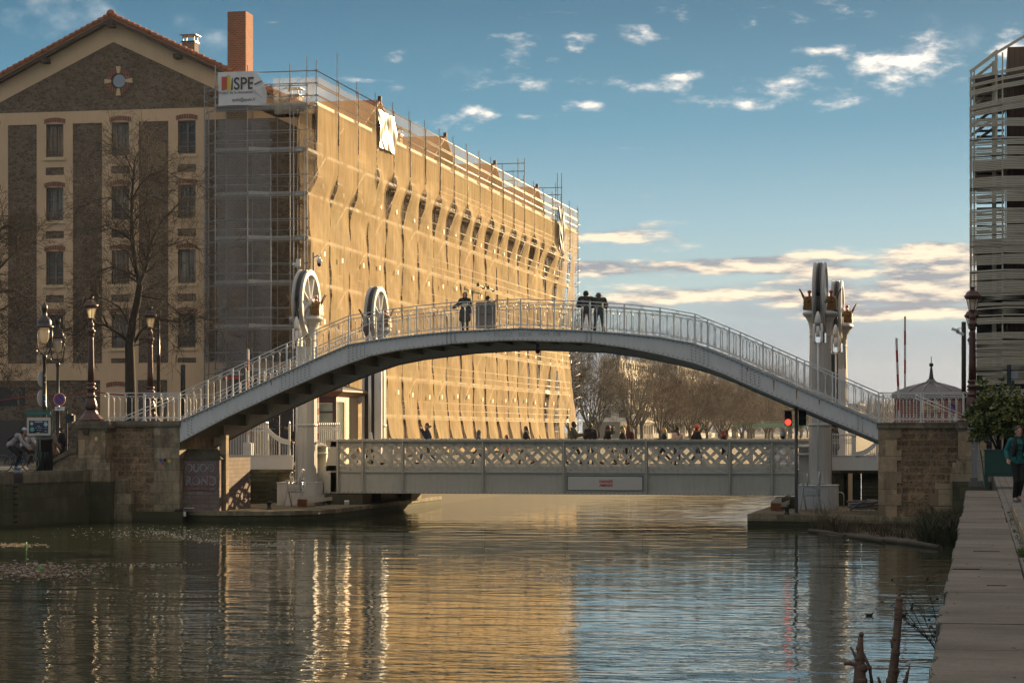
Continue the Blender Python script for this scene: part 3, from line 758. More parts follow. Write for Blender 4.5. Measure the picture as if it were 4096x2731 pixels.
# netting: one panel per bay on the canal side
def sm(a): a = max(0, min(1, a)); return a*a*(3-2*a)
random.seed(11)
prev = 0
for k in range(20):
    r1, r2, r3, r4 = (random.random() for _ in range(4))
    m = MB(); nu, nz = 14, 64; vs = []
    zp = 17.0 if k > 2 else 15.5-k*.3
    for j in range(nz+1):
        z = .15+(STOP-.15-.3*(k < 3))*j/nz
        for i in range(nu+1):
            s = i/nu; y = SY+4*k+4*s
            low = sm((zp-z)/(1.5+.4*r1))
            cav = sm((zp-z)/1.0)*sm((z-13.8)/2.0)
            bil = (1-s)**1.6*(.46*cav+.07*low) + sin(pi*s)*low*(.10+.22*cav)
            off = .04+.025*sin(pi*s*2+z*.7+k)-(.50+.06*r2*sin(pi*s))*low+bil*(.8+.4*r3*sin(pi*min(1,s+.2)))
            off += .045*sin(z*1.3+k*2.1+s*3)*low+.02*sin(z*5+s*9+k)*low
            fl = max(0, (3.6-z)/3.6); off += .75*fl*fl*(1-.5*s)
            if k >= 16: off += .25*sin(z*.55+k)*low
            y += .10*sin(z*.9+k*1.7)*low*(1 if 0 < i < nu else 0)
            vs.append((SXO+.03+off, y, z))
    fs = []
    for j in range(nz):
        for i in range(nu):
            if k == 17 and 13 < j < 20 and i > 6: continue
            a = j*(nu+1)+i; fs.append((a, a+1, a+nu+2, a+nu+1))
    m.add(vs, fs, True); wpart('netting_panel', m, M['net'], sc)
# seam lacing, dark rope with ties
m_rope = plain('dark lacing', (.05,.045,.04), .8)
for k in range(1, 20):
    m = MB(); pts = []
    for j in range(40):
        z = 17.0+(STOP-17.0)*j/39; pts.append((SXO+.09+random.uniform(-.015,.015), SY+4*k+random.uniform(-.03,.03), z))
    m.tube(pts, .028, 4); wpart('lacing', m, m_rope, sc)
# white tie labels where the netting is fixed
for lev, z in enumerate((14.6, 11.0, 7.4, 3.8)):
    for k in range(20):
        m = MB(); m.cbox((SXO-.20, SY+4*k+2.0+.3*sin(k*3+lev), z+.1*sin(k*5)), (.01,.30,.26)); wpart('fixing_plate', m, M['board_lit'], sc)
# near corner drape and translucent gable nets
m = MB(); vs = []; nu, nz = 6, 50
for j in range(nz+1):
    z = .5+19.5*j/nz
    for i in range(nu+1):
        s = i/nu; vs.append((SXO+.03-1.15*s*(.7+.3*sin(z*.5))-(.2*sin(z*.8)), SY-.05+.25*sin(s*4+z*.6)+.3*s, z))
m.add(vs, [(j*(nu+1)+i, j*(nu+1)+i+1, (j+1)*(nu+1)+i+1, (j+1)*(nu+1)+i) for j in range(nz) for i in range(nu)], True)
wpart('netting_panel', m, m_net('worn netting', (.78,.60,.38), dens=.30), sc)
def gnet(pa, pb, z0, z1, mat, Y=SY-.04, amp=.05):
    m = MB(); vs = []; nu, nz = 14, 30
    for j in range(nz+1):
        z = z0+(z1-z0)*j/nz
        for i in range(nu+1):
            s = i/nu; vs.append((X(pa, Y)*(1-s)+X(pb, Y)*s+.03*sin(z*1.1+s*3), Y+amp*sin(s*9+z*.8), z))
    m.add(vs, [(j*(nu+1)+i, j*(nu+1)+i+1, (j+1)*(nu+1)+i+1, (j+1)*(nu+1)+i) for j in range(nz) for i in range(nu)], True)
    return wpart('netting_panel', m, mat, sc)
gnet(869, 1083, 3.0, 18.0, M['net_grey']); gnet(1092, 1262, 18.2, 20.1, M['net_top'])
gnet(820, 836, 3.5, 19.9, M['net_grey'], 116.9)
# roof-level end frames further along
for (Yf, zt, xw) in ((172.6, 22.0, 3.4), (188.6, 21.8, 3.0)):
    m = MB()
    for z in (zt, zt-.6, zt-1.3, zt-1.9): m.tube([(SXO-xw,Yf,z),(SXO,Yf,z)], .035, 5)
    for xx in (SXO, SXO-.5, SXO-xw): m.tube([(xx,Yf,17),(xx,Yf,zt+.4)], .035, 5)
    if Yf > 180:
        for xx in (SXO, SXO-.35): m.tube([(xx,Yf,17),(xx,Yf,zt+1.2)], .035, 5)
    wpart('end_frame', m, M['steel'], sc)
# ladder tower at the far end
m = MB()
for z in [1+1.0*i for i in range(19)]:
    m.tube([(SXO-.9,196.5,z),(SXO+.0,196.5,z)], .03, 4); m.tube([(SXO-.9,196.5,z),(SXO,197.6,z+.5)], .03, 4)
for xx in (SXO-.9, SXO-.45, SXO): m.tube([(xx,196.6,0),(xx,196.6,20.8)], .035, 5); 
wpart('ladder_tower', m, M['steel'], sc)
for y in (155.5, 158.8):
    m = MB(); m.tube([(SXO+.3,y-.9,11.6),(SXO+.3,y+.9,11.5)], .05, 5); m.cbox((SXO+.3,y-.9,11.6), (.2,.12,.24)); m.cbox((SXO+.3,y+.9,11.5), (.2,.12,.2)); wpart('jib_arm', m, M['iron_black'], sc)
# ---------------------------------------------------------------- text helper
def text(name, body, size, loc, mat, parent, rz=0, align='CENTER', sx=1, bold=0, rx=pi/2, ext=.002, label=None):
    cu = bpy.data.curves.new(name, 'FONT'); cu.body = body; cu.size = size; cu.align_x = align; cu.align_y = 'CENTER'; cu.extrude = ext; cu.offset = bold
    to = bpy.data.objects.new(name, cu); COL.objects.link(to)
    me = bpy.data.meshes.new_from_object(to); bpy.data.objects.remove(to)
    me.materials.clear(); me.materials.append(mat)
    o = bpy.data.objects.new(name, me); COL.objects.link(o); o.scale = (sx, 1, 1); o.rotation_euler = (rx, 0, rz)
    o.parent = parent
    off = Vector((0,0,0)); q = parent
    while q is not None: off += Vector(q.location); q = q.parent
    o.location = Vector(loc)-off
    if label: o['label'] = label
    return o
# ---------------------------------------------------------------- banner
bY = SY-.10; bx0, bx1 = X(873, bY), X(1066, bY); bz0, bz1 = Z(424, 900, bY), Z(289, 900, bY)
bn = thing('banner', 'white contractor banner with one corner folded over, tied to the top of the scaffolding', 'banner', (bx0, bY, bz0))
m = MB(); vs = []; nu, nz = 24, 14
for j in range(nz+1):
    for i in range(nu+1):
        s, t_ = i/nu, j/nz
        x1_ = bx1-.55*sm((t_-.35)/.65)
        vs.append((bx0+(x1_-bx0)*s+.02*sin(t_*5), bY+.012*sin(s*7+t_*5)+.012*sin(s*17), bz0+(bz1-bz0)*t_+.02*sin(s*5)*(1-t_)))
m.add(vs, [(j*(nu+1)+i, j*(nu+1)+i+1, (j+1)*(nu+1)+i+1, (j+1)*(nu+1)+i) for j in range(nz) for i in range(nu)], True)
m_ban = plain('white banner vinyl', (.62,.62,.63), .5, var=.05); m_ink = plain('dark print', (.03,.03,.035), .6)
wpart('sheet', m, m_ban, bn)
m = MB()   # folded corner
A = (bx1-.62, bY-.06, bz1); B = (bx1-.30, bY-.16, bz1-.62); C = (bx1-.62, bY-.12, bz1-1.0); D = (bx1+.02, bY-.08, bz0+.15); E = (bx1-.16, bY-.06, bz0-.05); Fp = (bx1-.75, bY-.08, bz1-.95); G_ = (bx1-.68, bY-.05, bz0+.62)
m.add([A, (bx1-.05, bY-.14, bz1-.72), C, Fp, G_, E, D, (bx1-.22,bY-.13,bz1-.88)], [(0,1,7,2),(0,2,3),(3,2,7,6,5,4)], False); wpart('folded_corner', m, m_ban, bn)
m = MB(); m.bar((bx1-.62,bY-.142,bz1-.72), (bx1-.30,bY-.158,bz1-.60), .01, .07); wpart('print_stripe', m, m_ink, bn)
m = MB(); m.cbox((bx1-.24,bY-.155,bz1-.575), (.09,.008,.09), 0, 0, -.3); wpart('print_square', m, M['red_knob'], bn)
fy = bY-.035; Hh = bz1-bz0
text('lettering', 'SPE', .90, (bx0+1.42, fy, bz0+Hh*.625), m_ink, bn, bold=.012, sx=.86)
text('lettering', 'Acteur de la rénovation', .225, (bx0+.98, fy, bz0+Hh*.385), m_ink, bn, sx=.86)
text('lettering', 'spebi@spebi.fr', .24, (bx0+1.42, fy, bz0+Hh*.165), m_ink, bn, sx=.9)
lg = [((.17,.44),(.47,.50),(.47,.86),(.17,.86), 'r'), ((.45,.44),(.66,.47),(.62,.88),(.45,.92), 'y'), ((.66,.46),(.76,.46),(.76,.84),(.70,.76), 'k')]
cmat = {'r': plain('red print', (.45,.06,.035), .5), 'y': plain('yellow print', (.62,.50,.04), .5), 'k': m_ink}
for a, b, c, d, q in lg:
    m = MB(); m.prism([(bx0+u*1.05+.02, bz0+Hh*v) for u, v in (a, b, c, d)], fy-.004, fy); wpart('logo_bar', m, cmat[q], bn)
# silver tarp and dark tarp
def tarp(name, label, y0, y1, z1, z0, mat, Xp, seed):
    random.seed(seed); ob = thing(name, label, 'tarpaulin', (Xp, y0, z0)); m = MB(); vs = []; nu, nz = 30, 30
    for j in range(nz+1):
        for i in range(nu+1):
            s, t_ = i/nu, j/nz; z = z0+(z1-z0)*t_
            w = .07*sin(s*23+3.1*sin(t_*2.3)+t_*3)*(.35+.65*abs(t_-.5))+.06*sin(t_*7+abs(s-.5)*9)+.02*sin(s*51+t_*13)
            vs.append((Xp+w, y0+(y1-y0)*s+.1*sin(t_*5)*s, z-.25*sin(pi*s)*.4*t_))
    m.add(vs, [(j*(nu+1)+i, j*(nu+1)+i+1, (j+1)*(nu+1)+i+1, (j+1)*(nu+1)+i) for j in range(nz) for i in range(nu)], True)
    wpart('sheet', m, mat, ob); return ob
tarp('silver_tarpaulin', 'crumpled shiny silver sheet hung near the top of the netting', 128.4, 132.1, 20.1, 17.9, plain('silver foil', (.40,.37,.32), .32, .75), SXO+.22, 3)
tarp('dark_tarpaulin', 'small dark sheet hanging loose high on the far end of the netting', 185.6, 187.8, 20.0, 16.4, plain('dark sheet', (.10,.10,.13), .6), SXO+.35, 5)
bk = thing('bucket', 'yellow bucket standing on a scaffold deck by the gable corner', 'bucket', (X(1187,116.6), 116.6, lifts[4] ))
m = MB(); m.lathe([(.11,0),(.15,.28),(.155,.3)], (0,0,0), 12); part('tub', m, plain('yellow plastic', (.55,.33,.04), .5), bk)
m = MB(); m.tube([(.15*cos(a),0,.29+.02+.12*sin(a)) for a in [pi*i/8 for i in range(9)]], .008, 4); part('handle', m, M['steel'], bk)
# ================================================================ footbridge
FY = 88.0; FW = 4.2
topl = [(719,1683),(895,1603),(1091,1512),(1272,1430),(1395,1377),(1532,1355),(1674,1338),(1808,1325),(2000,1316),(2083,1312),(2359,1323),(2500,1334),(2640,1348),(2776,1372),(2899,1420),(2965,1449),(3186,1547),(3329,1608),(3515,1690)]
botl = [(719,1770),(907,1670),(1106,1577),(1300,1492),(1395,1455),(1483,1424),(1592,1402),(1808,1375),(2000,1363),(2083,1362),(2350,1371),(2500,1391),(2640,1419),(2776,1453),(2899,1498),(2965,1529),(3130,1600),(3329,1684),(3515,1762)]
def interp(l, x):
    for (a, b), (c, d) in zip(l, l[1:]):
        if a <= x <= c: return b+(d-b)*(x-a)/(c-a)
    return l[0][1] if x < l[0][0] else l[-1][1]
fz = lambda x, l: None
pxs = sorted(set([a for a, b in topl]+[a for a, b in botl]+list(range(1450, 2800, 50))))
prof = [(X(p, FY), Z(interp(topl, p), p, FY), Z(interp(botl, p), p, FY)) for p in pxs]
TOPZ = lambda x: next((a[1]+(b[1]-a[1])*(x-a[0])/(b[0]-a[0]) for a, b in zip(prof, prof[1:]) if a[0] <= x <= b[0]), prof[0][1] if x < prof[0][0] else prof[-1][1])
BOTZ = lambda x: next((a[2]+(b[2]-a[2])*(x-a[0])/(b[0]-a[0]) for a, b in zip(prof, prof[1:]) if a[0] <= x <= b[0]), prof[0][2] if x < prof[0][0] else prof[-1][2])
fx0, fx1 = prof[0][0], prof[-1][0]
fb = thing('footbridge', 'arched pale grey riveted footbridge with ornate white railings spanning the canal', 'footbridge', ((fx0+fx1)/2, FY, TOPZ(-18)))
def strip(m, y0, y1, f0, f1):
    for a, b in zip(prof, prof[1:]):
        m.add([(a[0],y0,f0(a)),(b[0],y0,f0(b)),(b[0],y0,f1(b)),(a[0],y0,f1(a)),(a[0],y1,f0(a)),(b[0],y1,f0(b)),(b[0],y1,f1(b)),(a[0],y1,f1(a))],
              [(0,1,2,3),(4,7,6,5),(0,4,5,1),(3,2,6,7)])
for side, yb in (('f', FY), ('r', FY+FW)):
    dz = 0 if side == 'f' else -.24
    m = MB(); strip(m, yb, yb+.025, lambda p: p[2]+dz+.02, lambda p: p[1]-.02)
    # splice plates and rivet lines
    if side == 'f':
        for pc, w in ((1180, 60), (1430, 42), (1800, 20), (2360, 20), (2800, 42), (3000,40), (3440, 16)):
            a, b = X(pc-w, FY), X(pc+w, FY)
            for xx in (a, b): m.box(xx-.012, xx+.012, FY-.014, FY-.001, BOTZ(xx)+.1, TOPZ(xx)-.08)
    gb = wpart('girder', m, M['paint'], fb)
    if side == 'f':
        m = MB(); x = fx0+.2
        while x < fx1-.1:
            for f in (.12, .88):
                zt, zb_ = TOPZ(x), BOTZ(x); z = zb_+(zt-zb_)*f
                m.cbox((x, FY-.012, z), (.035,.026,.035))
            x += .19
        for pc, w in ((1180, 60), (1430, 42), (1800, 20), (2360, 20), (2800, 42), (3000, 40), (3440, 16), (760, 16)):
            a, b = X(pc-w, FY), X(pc+w, FY); x = a+.08
            while x < b:
                for f in (.2, .35, .5, .65, .8):
                    zt, zb_ = TOPZ(x), BOTZ(x); m.cbox((x, FY-.012, zb_+(zt-zb_)*f), (.035,.026,.035))
                x += .16
        tag(wpart('rivets', m, M['rivet'], gb), kind='stuff')
    m = MB(); strip(m, yb-.10, yb+.14, lambda p: p[1]-.02, lambda p: p[1]+.012); wpart('top_flange', m, M['paint'], gb)
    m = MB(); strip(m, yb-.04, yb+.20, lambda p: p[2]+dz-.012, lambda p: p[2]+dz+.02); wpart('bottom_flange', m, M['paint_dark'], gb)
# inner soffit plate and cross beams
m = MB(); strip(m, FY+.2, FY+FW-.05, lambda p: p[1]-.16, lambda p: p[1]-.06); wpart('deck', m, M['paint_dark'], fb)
m = MB(); x = fx0+.4
while x < fx1-.3:
    zt = BOTZ(x)+.04
    m.box(x-.05, x+.05, FY+.21, FY+FW-.03, zt, TOPZ(x)-.17); m.box(x-.12, x+.12, FY+.21, FY+FW-.03, zt-.03, zt-.001)
    x += .95
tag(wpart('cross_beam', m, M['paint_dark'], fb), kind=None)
# railing: bays between posts
RH = 1.13
def rail_bay(xa, xb, za, zb, y, end=None):
    """ornate panel: hand rail, sub rail, looped balusters"""
    m = MB(); n = max(2, round(abs(xb-xa)/.27)); q = lambda s, h: (xa+(xb-xa)*s, y, za+(zb-za)*s+h)
    m.bar(q(0,RH), q(1,RH), .05, .035); m.bar(q(0,RH-.13), q(1,RH-.13), .03, .022); m.bar(q(0,.13), q(1,.13), .03, .025)
    for i in range(n):
        s0, s1 = i/n, (i+1)/n; sm_ = (s0+s1)/2; w = (xb-xa)/n
        if i > 0: 
            m.bar(q(s0,.26), q(s0,RH-.28), .026, .026); m.bar(q(s0,.20), q(s0,.34), .045, .045); m.bar(q(s0,RH-.36), q(s0,RH-.27), .045,.045); m.bar(q(s0,.02), q(s0,.2), .02,.02)
        # arches at top, bowls at the bottom
        for up in (1, -1):
            pts = []
            for k in range(7):
                a = pi*k/6; hh = (RH-.28+.145*sin(a)) if up > 0 else (.27-.135*sin(a))
                pts.append(q(sm_-.5/n*cos(a)*.96, hh))
            m.tube(pts, .0115, 4, False)
    m.tube([q(.5+.05/abs(xb-xa)*cos(a), RH-.065+.045*sin(a)) for a in [2*pi*k/8 for k in range(9)]], .011, 4, False)
    return m
def post(x, y, z):
    m = MB(); m.box(x-.028, x+.028, y-.028, y+.028, z+.01, z+RH); m.box(x-.07, x+.07, y-.06, y+.06, z, z+.045); m.box(x-.035, x+.035, y-.035, y+.035, z+RH-.22, z+RH-.1)
    return m
land_l = X(432, FY); land_r = X(3868, FY)
xs_ = []; p = [prof[0][0]]
marks = [719, 830, 930, 1036, 1146, 1268, 1395, 1531, 1668, 1804, 1942, 2083, 2217, 2359, 2497, 2640, 2780, 2917, 3052, 3186, 3330, 3515]
for side, yy in ((0, FY+.02), (1, FY+FW-.02)):
    xm_ = [X(a, FY) for a in marks]
    for i, x in enumerate(xm_):
        wpart('railing_post', post(x, yy, TOPZ(x)), M['paint_white'], fb)
    for a, b in zip(xm_, xm_[1:]):
        wpart('railing_panel', rail_bay(a, b, TOPZ(a), TOPZ(b), yy), M['paint_white'], fb)
    # wire mesh behind the balusters
    m = MB()
    for a, b in zip(prof, prof[1:]):
        if a[0] < X(1000, FY): continue
        m.add([(a[0],yy+.03,a[1]+.1),(b[0],yy+.03,b[1]+.1),(b[0],yy+.03,b[1]+RH-.15),(a[0],yy+.03,a[1]+RH-.15)], [(0,1,2,3)])
    wpart('wire_mesh', m, M['wire'], fb)
    # level railings on the masonry landings
    for pa, pb, n in ((432, 719, 2), (3515, 3852, 2)):
        a, b = X(pa, FY), X(pb, FY); zz = TOPZ(b if pa < 1000 else a)
        for i in range(n):
            u, v = a+(b-a)*i/n, a+(b-a)*(i+1)/n
            wpart('railing_panel', rail_bay(u, v, zz, zz, yy), M['paint_white'], fb)
            e = u if pa < 1000 else v
            wpart('railing_post', post(e, yy, zz), M['paint_white'], fb)
        m = MB(); e = a if pa < 1000 else b; sg = -1 if pa < 1000 else 1
        m.tube([(e+sg*(.02+.13*sin(t)), yy, zz+RH-.1+.1*cos(t)) for t in [pi*k/6 for k in range(7)]]+[(e+sg*.0,yy,zz+RH-.18)], .02, 6)
        if side == 0: wpart('rail_scroll', m, M['paint_white'], fb)
# stair rails going down behind the landings
for (pa, ya, pb, yb, Y0, Y1) in ((690, 1585, 440, 1690, FY+2.2, FY+2.2), (3660, 1578, 3860, 1662, FY+2.2, FY+2.2)):
    m = MB()
    for d in (0, 14):
        m.tube([P(pa, ya+d, Y0), P(pb, yb+d, Y1)], .022, 6)
    for f in (.15, .8):
        a = P(pa+(pb-pa)*f, ya+(yb-ya)*f+8, Y0); m.tube([a, a-Vector((0,0,1.0))], .02, 6); m.tube([a+Vector((.08*cos(t),0,-.10+.12*sin(t))) for t in [pi+pi*k/6 for k in range(7)]], .02, 5)
    wpart('stair_handrail', m, M['paint_white'], fb)
# worn lettering scratched on the girder, rust runs, camera dome
text('graffiti_scrawl', '= ELUZ  BEX  ЯM 18 =', .24, (X(2108, FY), FY-.018, TOPZ(X(2108,FY))-.24), plain('thin black marker', (.26,.26,.27), .8), fb, sx=1.4, rz=0, ext=.001, bold=-.006)
m = MB()
for px, h in ((3095, .42), (3186, .35), (3277, .2), (2990,.12), (1085, .16)):
    x = X(px, FY); zt = TOPZ(x)-.12
    m.add([(x-.03,FY-.004,zt),(x+.035,FY-.004,zt),(x+.012,FY-.004,zt-h),(x-.01,FY-.004,zt-h)], [(0,1,2,3)])
wpart('rust_run', m, plain('rust', (.35,.17,.05), .9, var=.4, scale=8), fb)
m = MB(); x = X(2160, FY+3); z = BOTZ(x)-.45; z += .12; m.ball((x,FY+2.5,z), .095); m.box(x-.05,x+.05,FY+2.45,FY+2.55,z,z+.3); wpart('camera_dome', m, M['iron_black'], fb)
# notice panel fixed to the railing, seen from behind
nb = thing('notice_panel', 'beige rounded notice panel fixed inside the footbridge railing beside the hooded woman', 'panel', (X(1940, FY), FY+.08, TOPZ(X(1940,FY))))
x0_, x1_ = X(1901, FY), X(1982, FY); zb_ = TOPZ(x0_)
m = MB(); pts = []
for cx_, cz_, a0 in ((x1_-.06, zb_+1.05, 0), (x0_+.06, zb_+1.05, pi/2), (x0_+.06, zb_+.12, pi), (x1_-.06, zb_+.12, 3*pi/2)):
    for k in range(4): pts.append((cx_+.06*cos(a0+pi/2*k/3), cz_+.06*sin(a0+pi/2*k/3)))
m.prism(pts, FY+.075, FY+.10); wpart('board', m, plain('beige laminate', (.34,.25,.18), .6), nb)
m = MB(); m.bar((x0_+.16,FY+.07,zb_+.62),(x1_-.14,FY+.07,zb_+.62),.012,.02); m.bar(((x0_+x1_)/2,FY+.07,zb_+.55),((x0_+x1_)/2,FY+.07,zb_+.69),.012,.02); wpart('bracket', m, M['iron_black'], nb)
gl = thing('hanging_cloth', 'dark reddish cloth hung over the far footbridge railing beside the left rear wheel', 'cloth', P(1475, 1300, FY+FW))
m = MB(); a = P(1450, 1308, FY+FW-.06); b = P(1483, 1297, FY+FW-.06)
m.add([a, b, b+Vector((.02,.0,-.22)), b+Vector((-.1,.03,-.42)), a+Vector((.14,.04,-.40)), a+Vector((.0,.02,-.12)), (a+b)/2+Vector((0,-.08,-.2))], [(0,1,6),(1,2,6),(2,3,6),(3,4,6),(4,5,6),(5,0,6)], True)
wpart('fabric', m, plain('dark red cloth', (.10,.045,.035), .9), gl)
# ================================================================ lifting bridge
LY = 97.5
lx0, lx1 = X(1296, LY), X(3192, LY)
sL = S(2256, LY)
lz = lambda py: EYE+(HY-py)/sL
zTop, zBot = lz(1757), lz(1975); zL1, zL0 = lz(1786), lz(1866); zMid = lz(1889)
lb = thing('lift_bridge', 'grey riveted lifting road bridge with lattice parapets hanging low over the canal', 'bridge', ((lx0+lx1)/2, LY, zBot))
stif = [X(p, LY) for p in (1354, 1454, 1613, 1934, 2256, 2587, 2920, 3089)]
def girder(y, pit=.515):
    m = MB()
    m.box(lx0+.3, lx1, y, y+.03, zBot+.03, zMid-.02)                       # web
    m.box(lx0+.1, lx1, y, y+.03, zL1-.02, zTop-.06); m.box(lx0+.1, lx1, y, y+.03, zMid+.03, zL0+.02)
    m.add([(lx0,y,zBot+.02),(lx0+.6,y,zBot+.02),(lx0+.6,y,zTop-.05),(lx0+.35,y,zTop-.05),(lx0+.0,y,lz(1890)),(lx0,y+.03,zBot+.02),(lx0+.6,y+.03,zBot+.02),(lx0+.6,y+.03,zTop-.05),(lx0+.35,y+.03,zTop-.05),(lx0,y+.03,lz(1890))],
          [(0,1,2,3,4),(9,8,7,6,5),(0,4,9,5),(4,3,8,9)])
    g = wpart('girder', m, M['paint2'], lb)
    m = MB(); m.box(lx0+.0, lx1, y-.16, y+.18, zTop-.04, zTop); m.box(lx0+.25, lx1, y-.14, y-.11, zTop-.10, zTop-.042); wpart('top_rail', m, M['paint2'], g)
    m = MB(); m.box(lx0, lx1, y-.12, y+.15, zBot-.01, zBot+.03); m.box(lx0+.4, lx1, y-.07, y-.002, zMid-.022, zMid+.028); wpart('bottom_flange', m, M['paint2'], g)
    for xs in stif:
        m = MB(); m.box(xs-.09, xs+.09, y-.05, y-.004, zBot+.031, zTop-.105); m.box(xs-.02, xs+.02, y-.17, y-.051, zBot+.031, zTop-.105); wpart('stiffener', m, M['paint2'], g)
    # lattice: \ bars in front, / bars behind
    H = zTop-.10-(zMid+.04); nb_ = int((lx1-lx0-.5)/pit)
    for d, yy in ((1, y-.022), (-1, y+.05)):
        m = MB(); x = lx0-.6; k = 0
        while x < lx1+.2:
            a = [x, zTop-.11]; b = [x+H, zMid+.04]
            if d < 0: a, b = [x, zMid+.04], [x+H, zTop-.11]
            # clip to the girder
            for q in (0,):
                lo, hi = lx0+.62, lx1-.05
                if b[0] > lo and a[0] < hi:
                    s0 = max(0, (lo-a[0])/H); s1 = min(1, (hi-a[0])/H)
                    pa = (a[0]+H*s0, yy, a[1]+(b[1]-a[1])*s0); pb = (a[0]+H*s1, yy, a[1]+(b[1]-a[1])*s1)
                    if s1-s0 > .08: m.bar(pa, pb, .012, .135, (0,-1,0)) if False else m.add(flat(pa, pb, .135, .012), BF)
            x += pit; k += 1
        wpart('lattice_bars', m, M['paint2'], g)
    m = MB()
    x = lx0+.15
    while x < lx1:
        m.cbox((x, y-.13, zBot+.045), (.04,.03,.04)); m.cbox((x,y-.08,zTop+.012),(.05,.05,.024)); x += .2
    for xs in stif:
        z = zBot+.1
        while z < zTop-.15:
            for dx in (-.058, .058): m.cbox((xs+dx, y-.056, z), (.03,.014,.03))
            z += .11
    x = lx0+.7
    while x < lx1:
        for z in (zMid+.12, zTop-.2): m.cbox((x, y-.03-.004, z), (.035,.03,.035))
        for i in range(4):
            z = zMid+.04+H*(i+.5)/4
            m.cbox((x+(.0 if i % 2 else pit/2), y-.034, z), (.03,.02,.03))
        x += pit
    tag(wpart('rivets', m, M['rivet'], g), kind='stuff')
    return g
def flat(a, b, w, th):
    a = Vector(a); b = Vector(b); d = (b-a).normalized(); n = Vector((-d.z, 0, d.x))*(w/2)
    return [a-n, b-n, b+n, a+n, a-n+Vector((0,th,0)), b-n+Vector((0,th,0)), b+n+Vector((0,th,0)), a+n+Vector((0,th,0))]
BF = [(0,1,2,3),(7,6,5,4),(0,4,5,1),(3,2,6,7),(0,3,7,4),(1,5,6,2)]
girder(LY); girder(LY+9.3, 1.03)
m = MB(); m.box(lx0+.1, lx1-.1, LY+.1, LY+9.25, -.30, -.12); wpart('deck', m, M['asphalt'], lb)
m = MB()
x = lx0+.5
while x < lx1: m.box(x-.06, x+.06, LY+.16, LY+9.2, zBot+.05, -.31); x += 1.55
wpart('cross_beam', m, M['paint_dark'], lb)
# end frames with the toothed guides next to the towers
for sg, xe_ in ((-1, lx0), (1, lx1)):
    m = MB()
    for zc in (lz(1785), lz(1815)):
        m.lathe([(.34,-.05),(.38,-.03),(.38,.03),(.30,.06),(.1,.08)], (xe_+sg*.32, LY+.35, zc), 22)
    m.box(xe_+min(0,sg*.9), xe_+max(0,sg*.9), LY+.35, LY+.6, zBot+.1, zTop-.25)
    m.box(xe_+min(0,sg*.45), xe_+max(0,sg*.45), LY+.1, LY+.34, lz(1945), lz(1882))
    wpart('guide_frame', m, M['paint2'], lb)
sg_ = thing('warning_sign', 'long white board with red DANGER AMENDE lettering on the side of the lifting bridge', 'sign', (X(2420, LY), LY-.06, lz(1930)))
a, b = X(2269, LY), X(2573, LY); zt, z0_ = lz(1902), lz(1961)
m = MB(); m.box(a, b, LY-.045, LY-.002, z0_, zt); wpart('frame', m, M['iron_black'], sg_)
m = MB(); m.box(a+.03, b-.03, LY-.055, LY-.046, z0_+.03, zt-.03); wpart('panel', m, plain('white sign board', (.62,.60,.56), .5, var=.03), sg_)
m_red = plain('red sign lettering', (.50,.03,.02), .5, var=.02)
for i, w_ in enumerate(('DANGER', 'AMENDE')):
    text('lettering', w_, .155, ((a+b)/2+.05, LY-.058, zt-.24-.165*i), m_red, sg_, bold=.006, sx=.93)
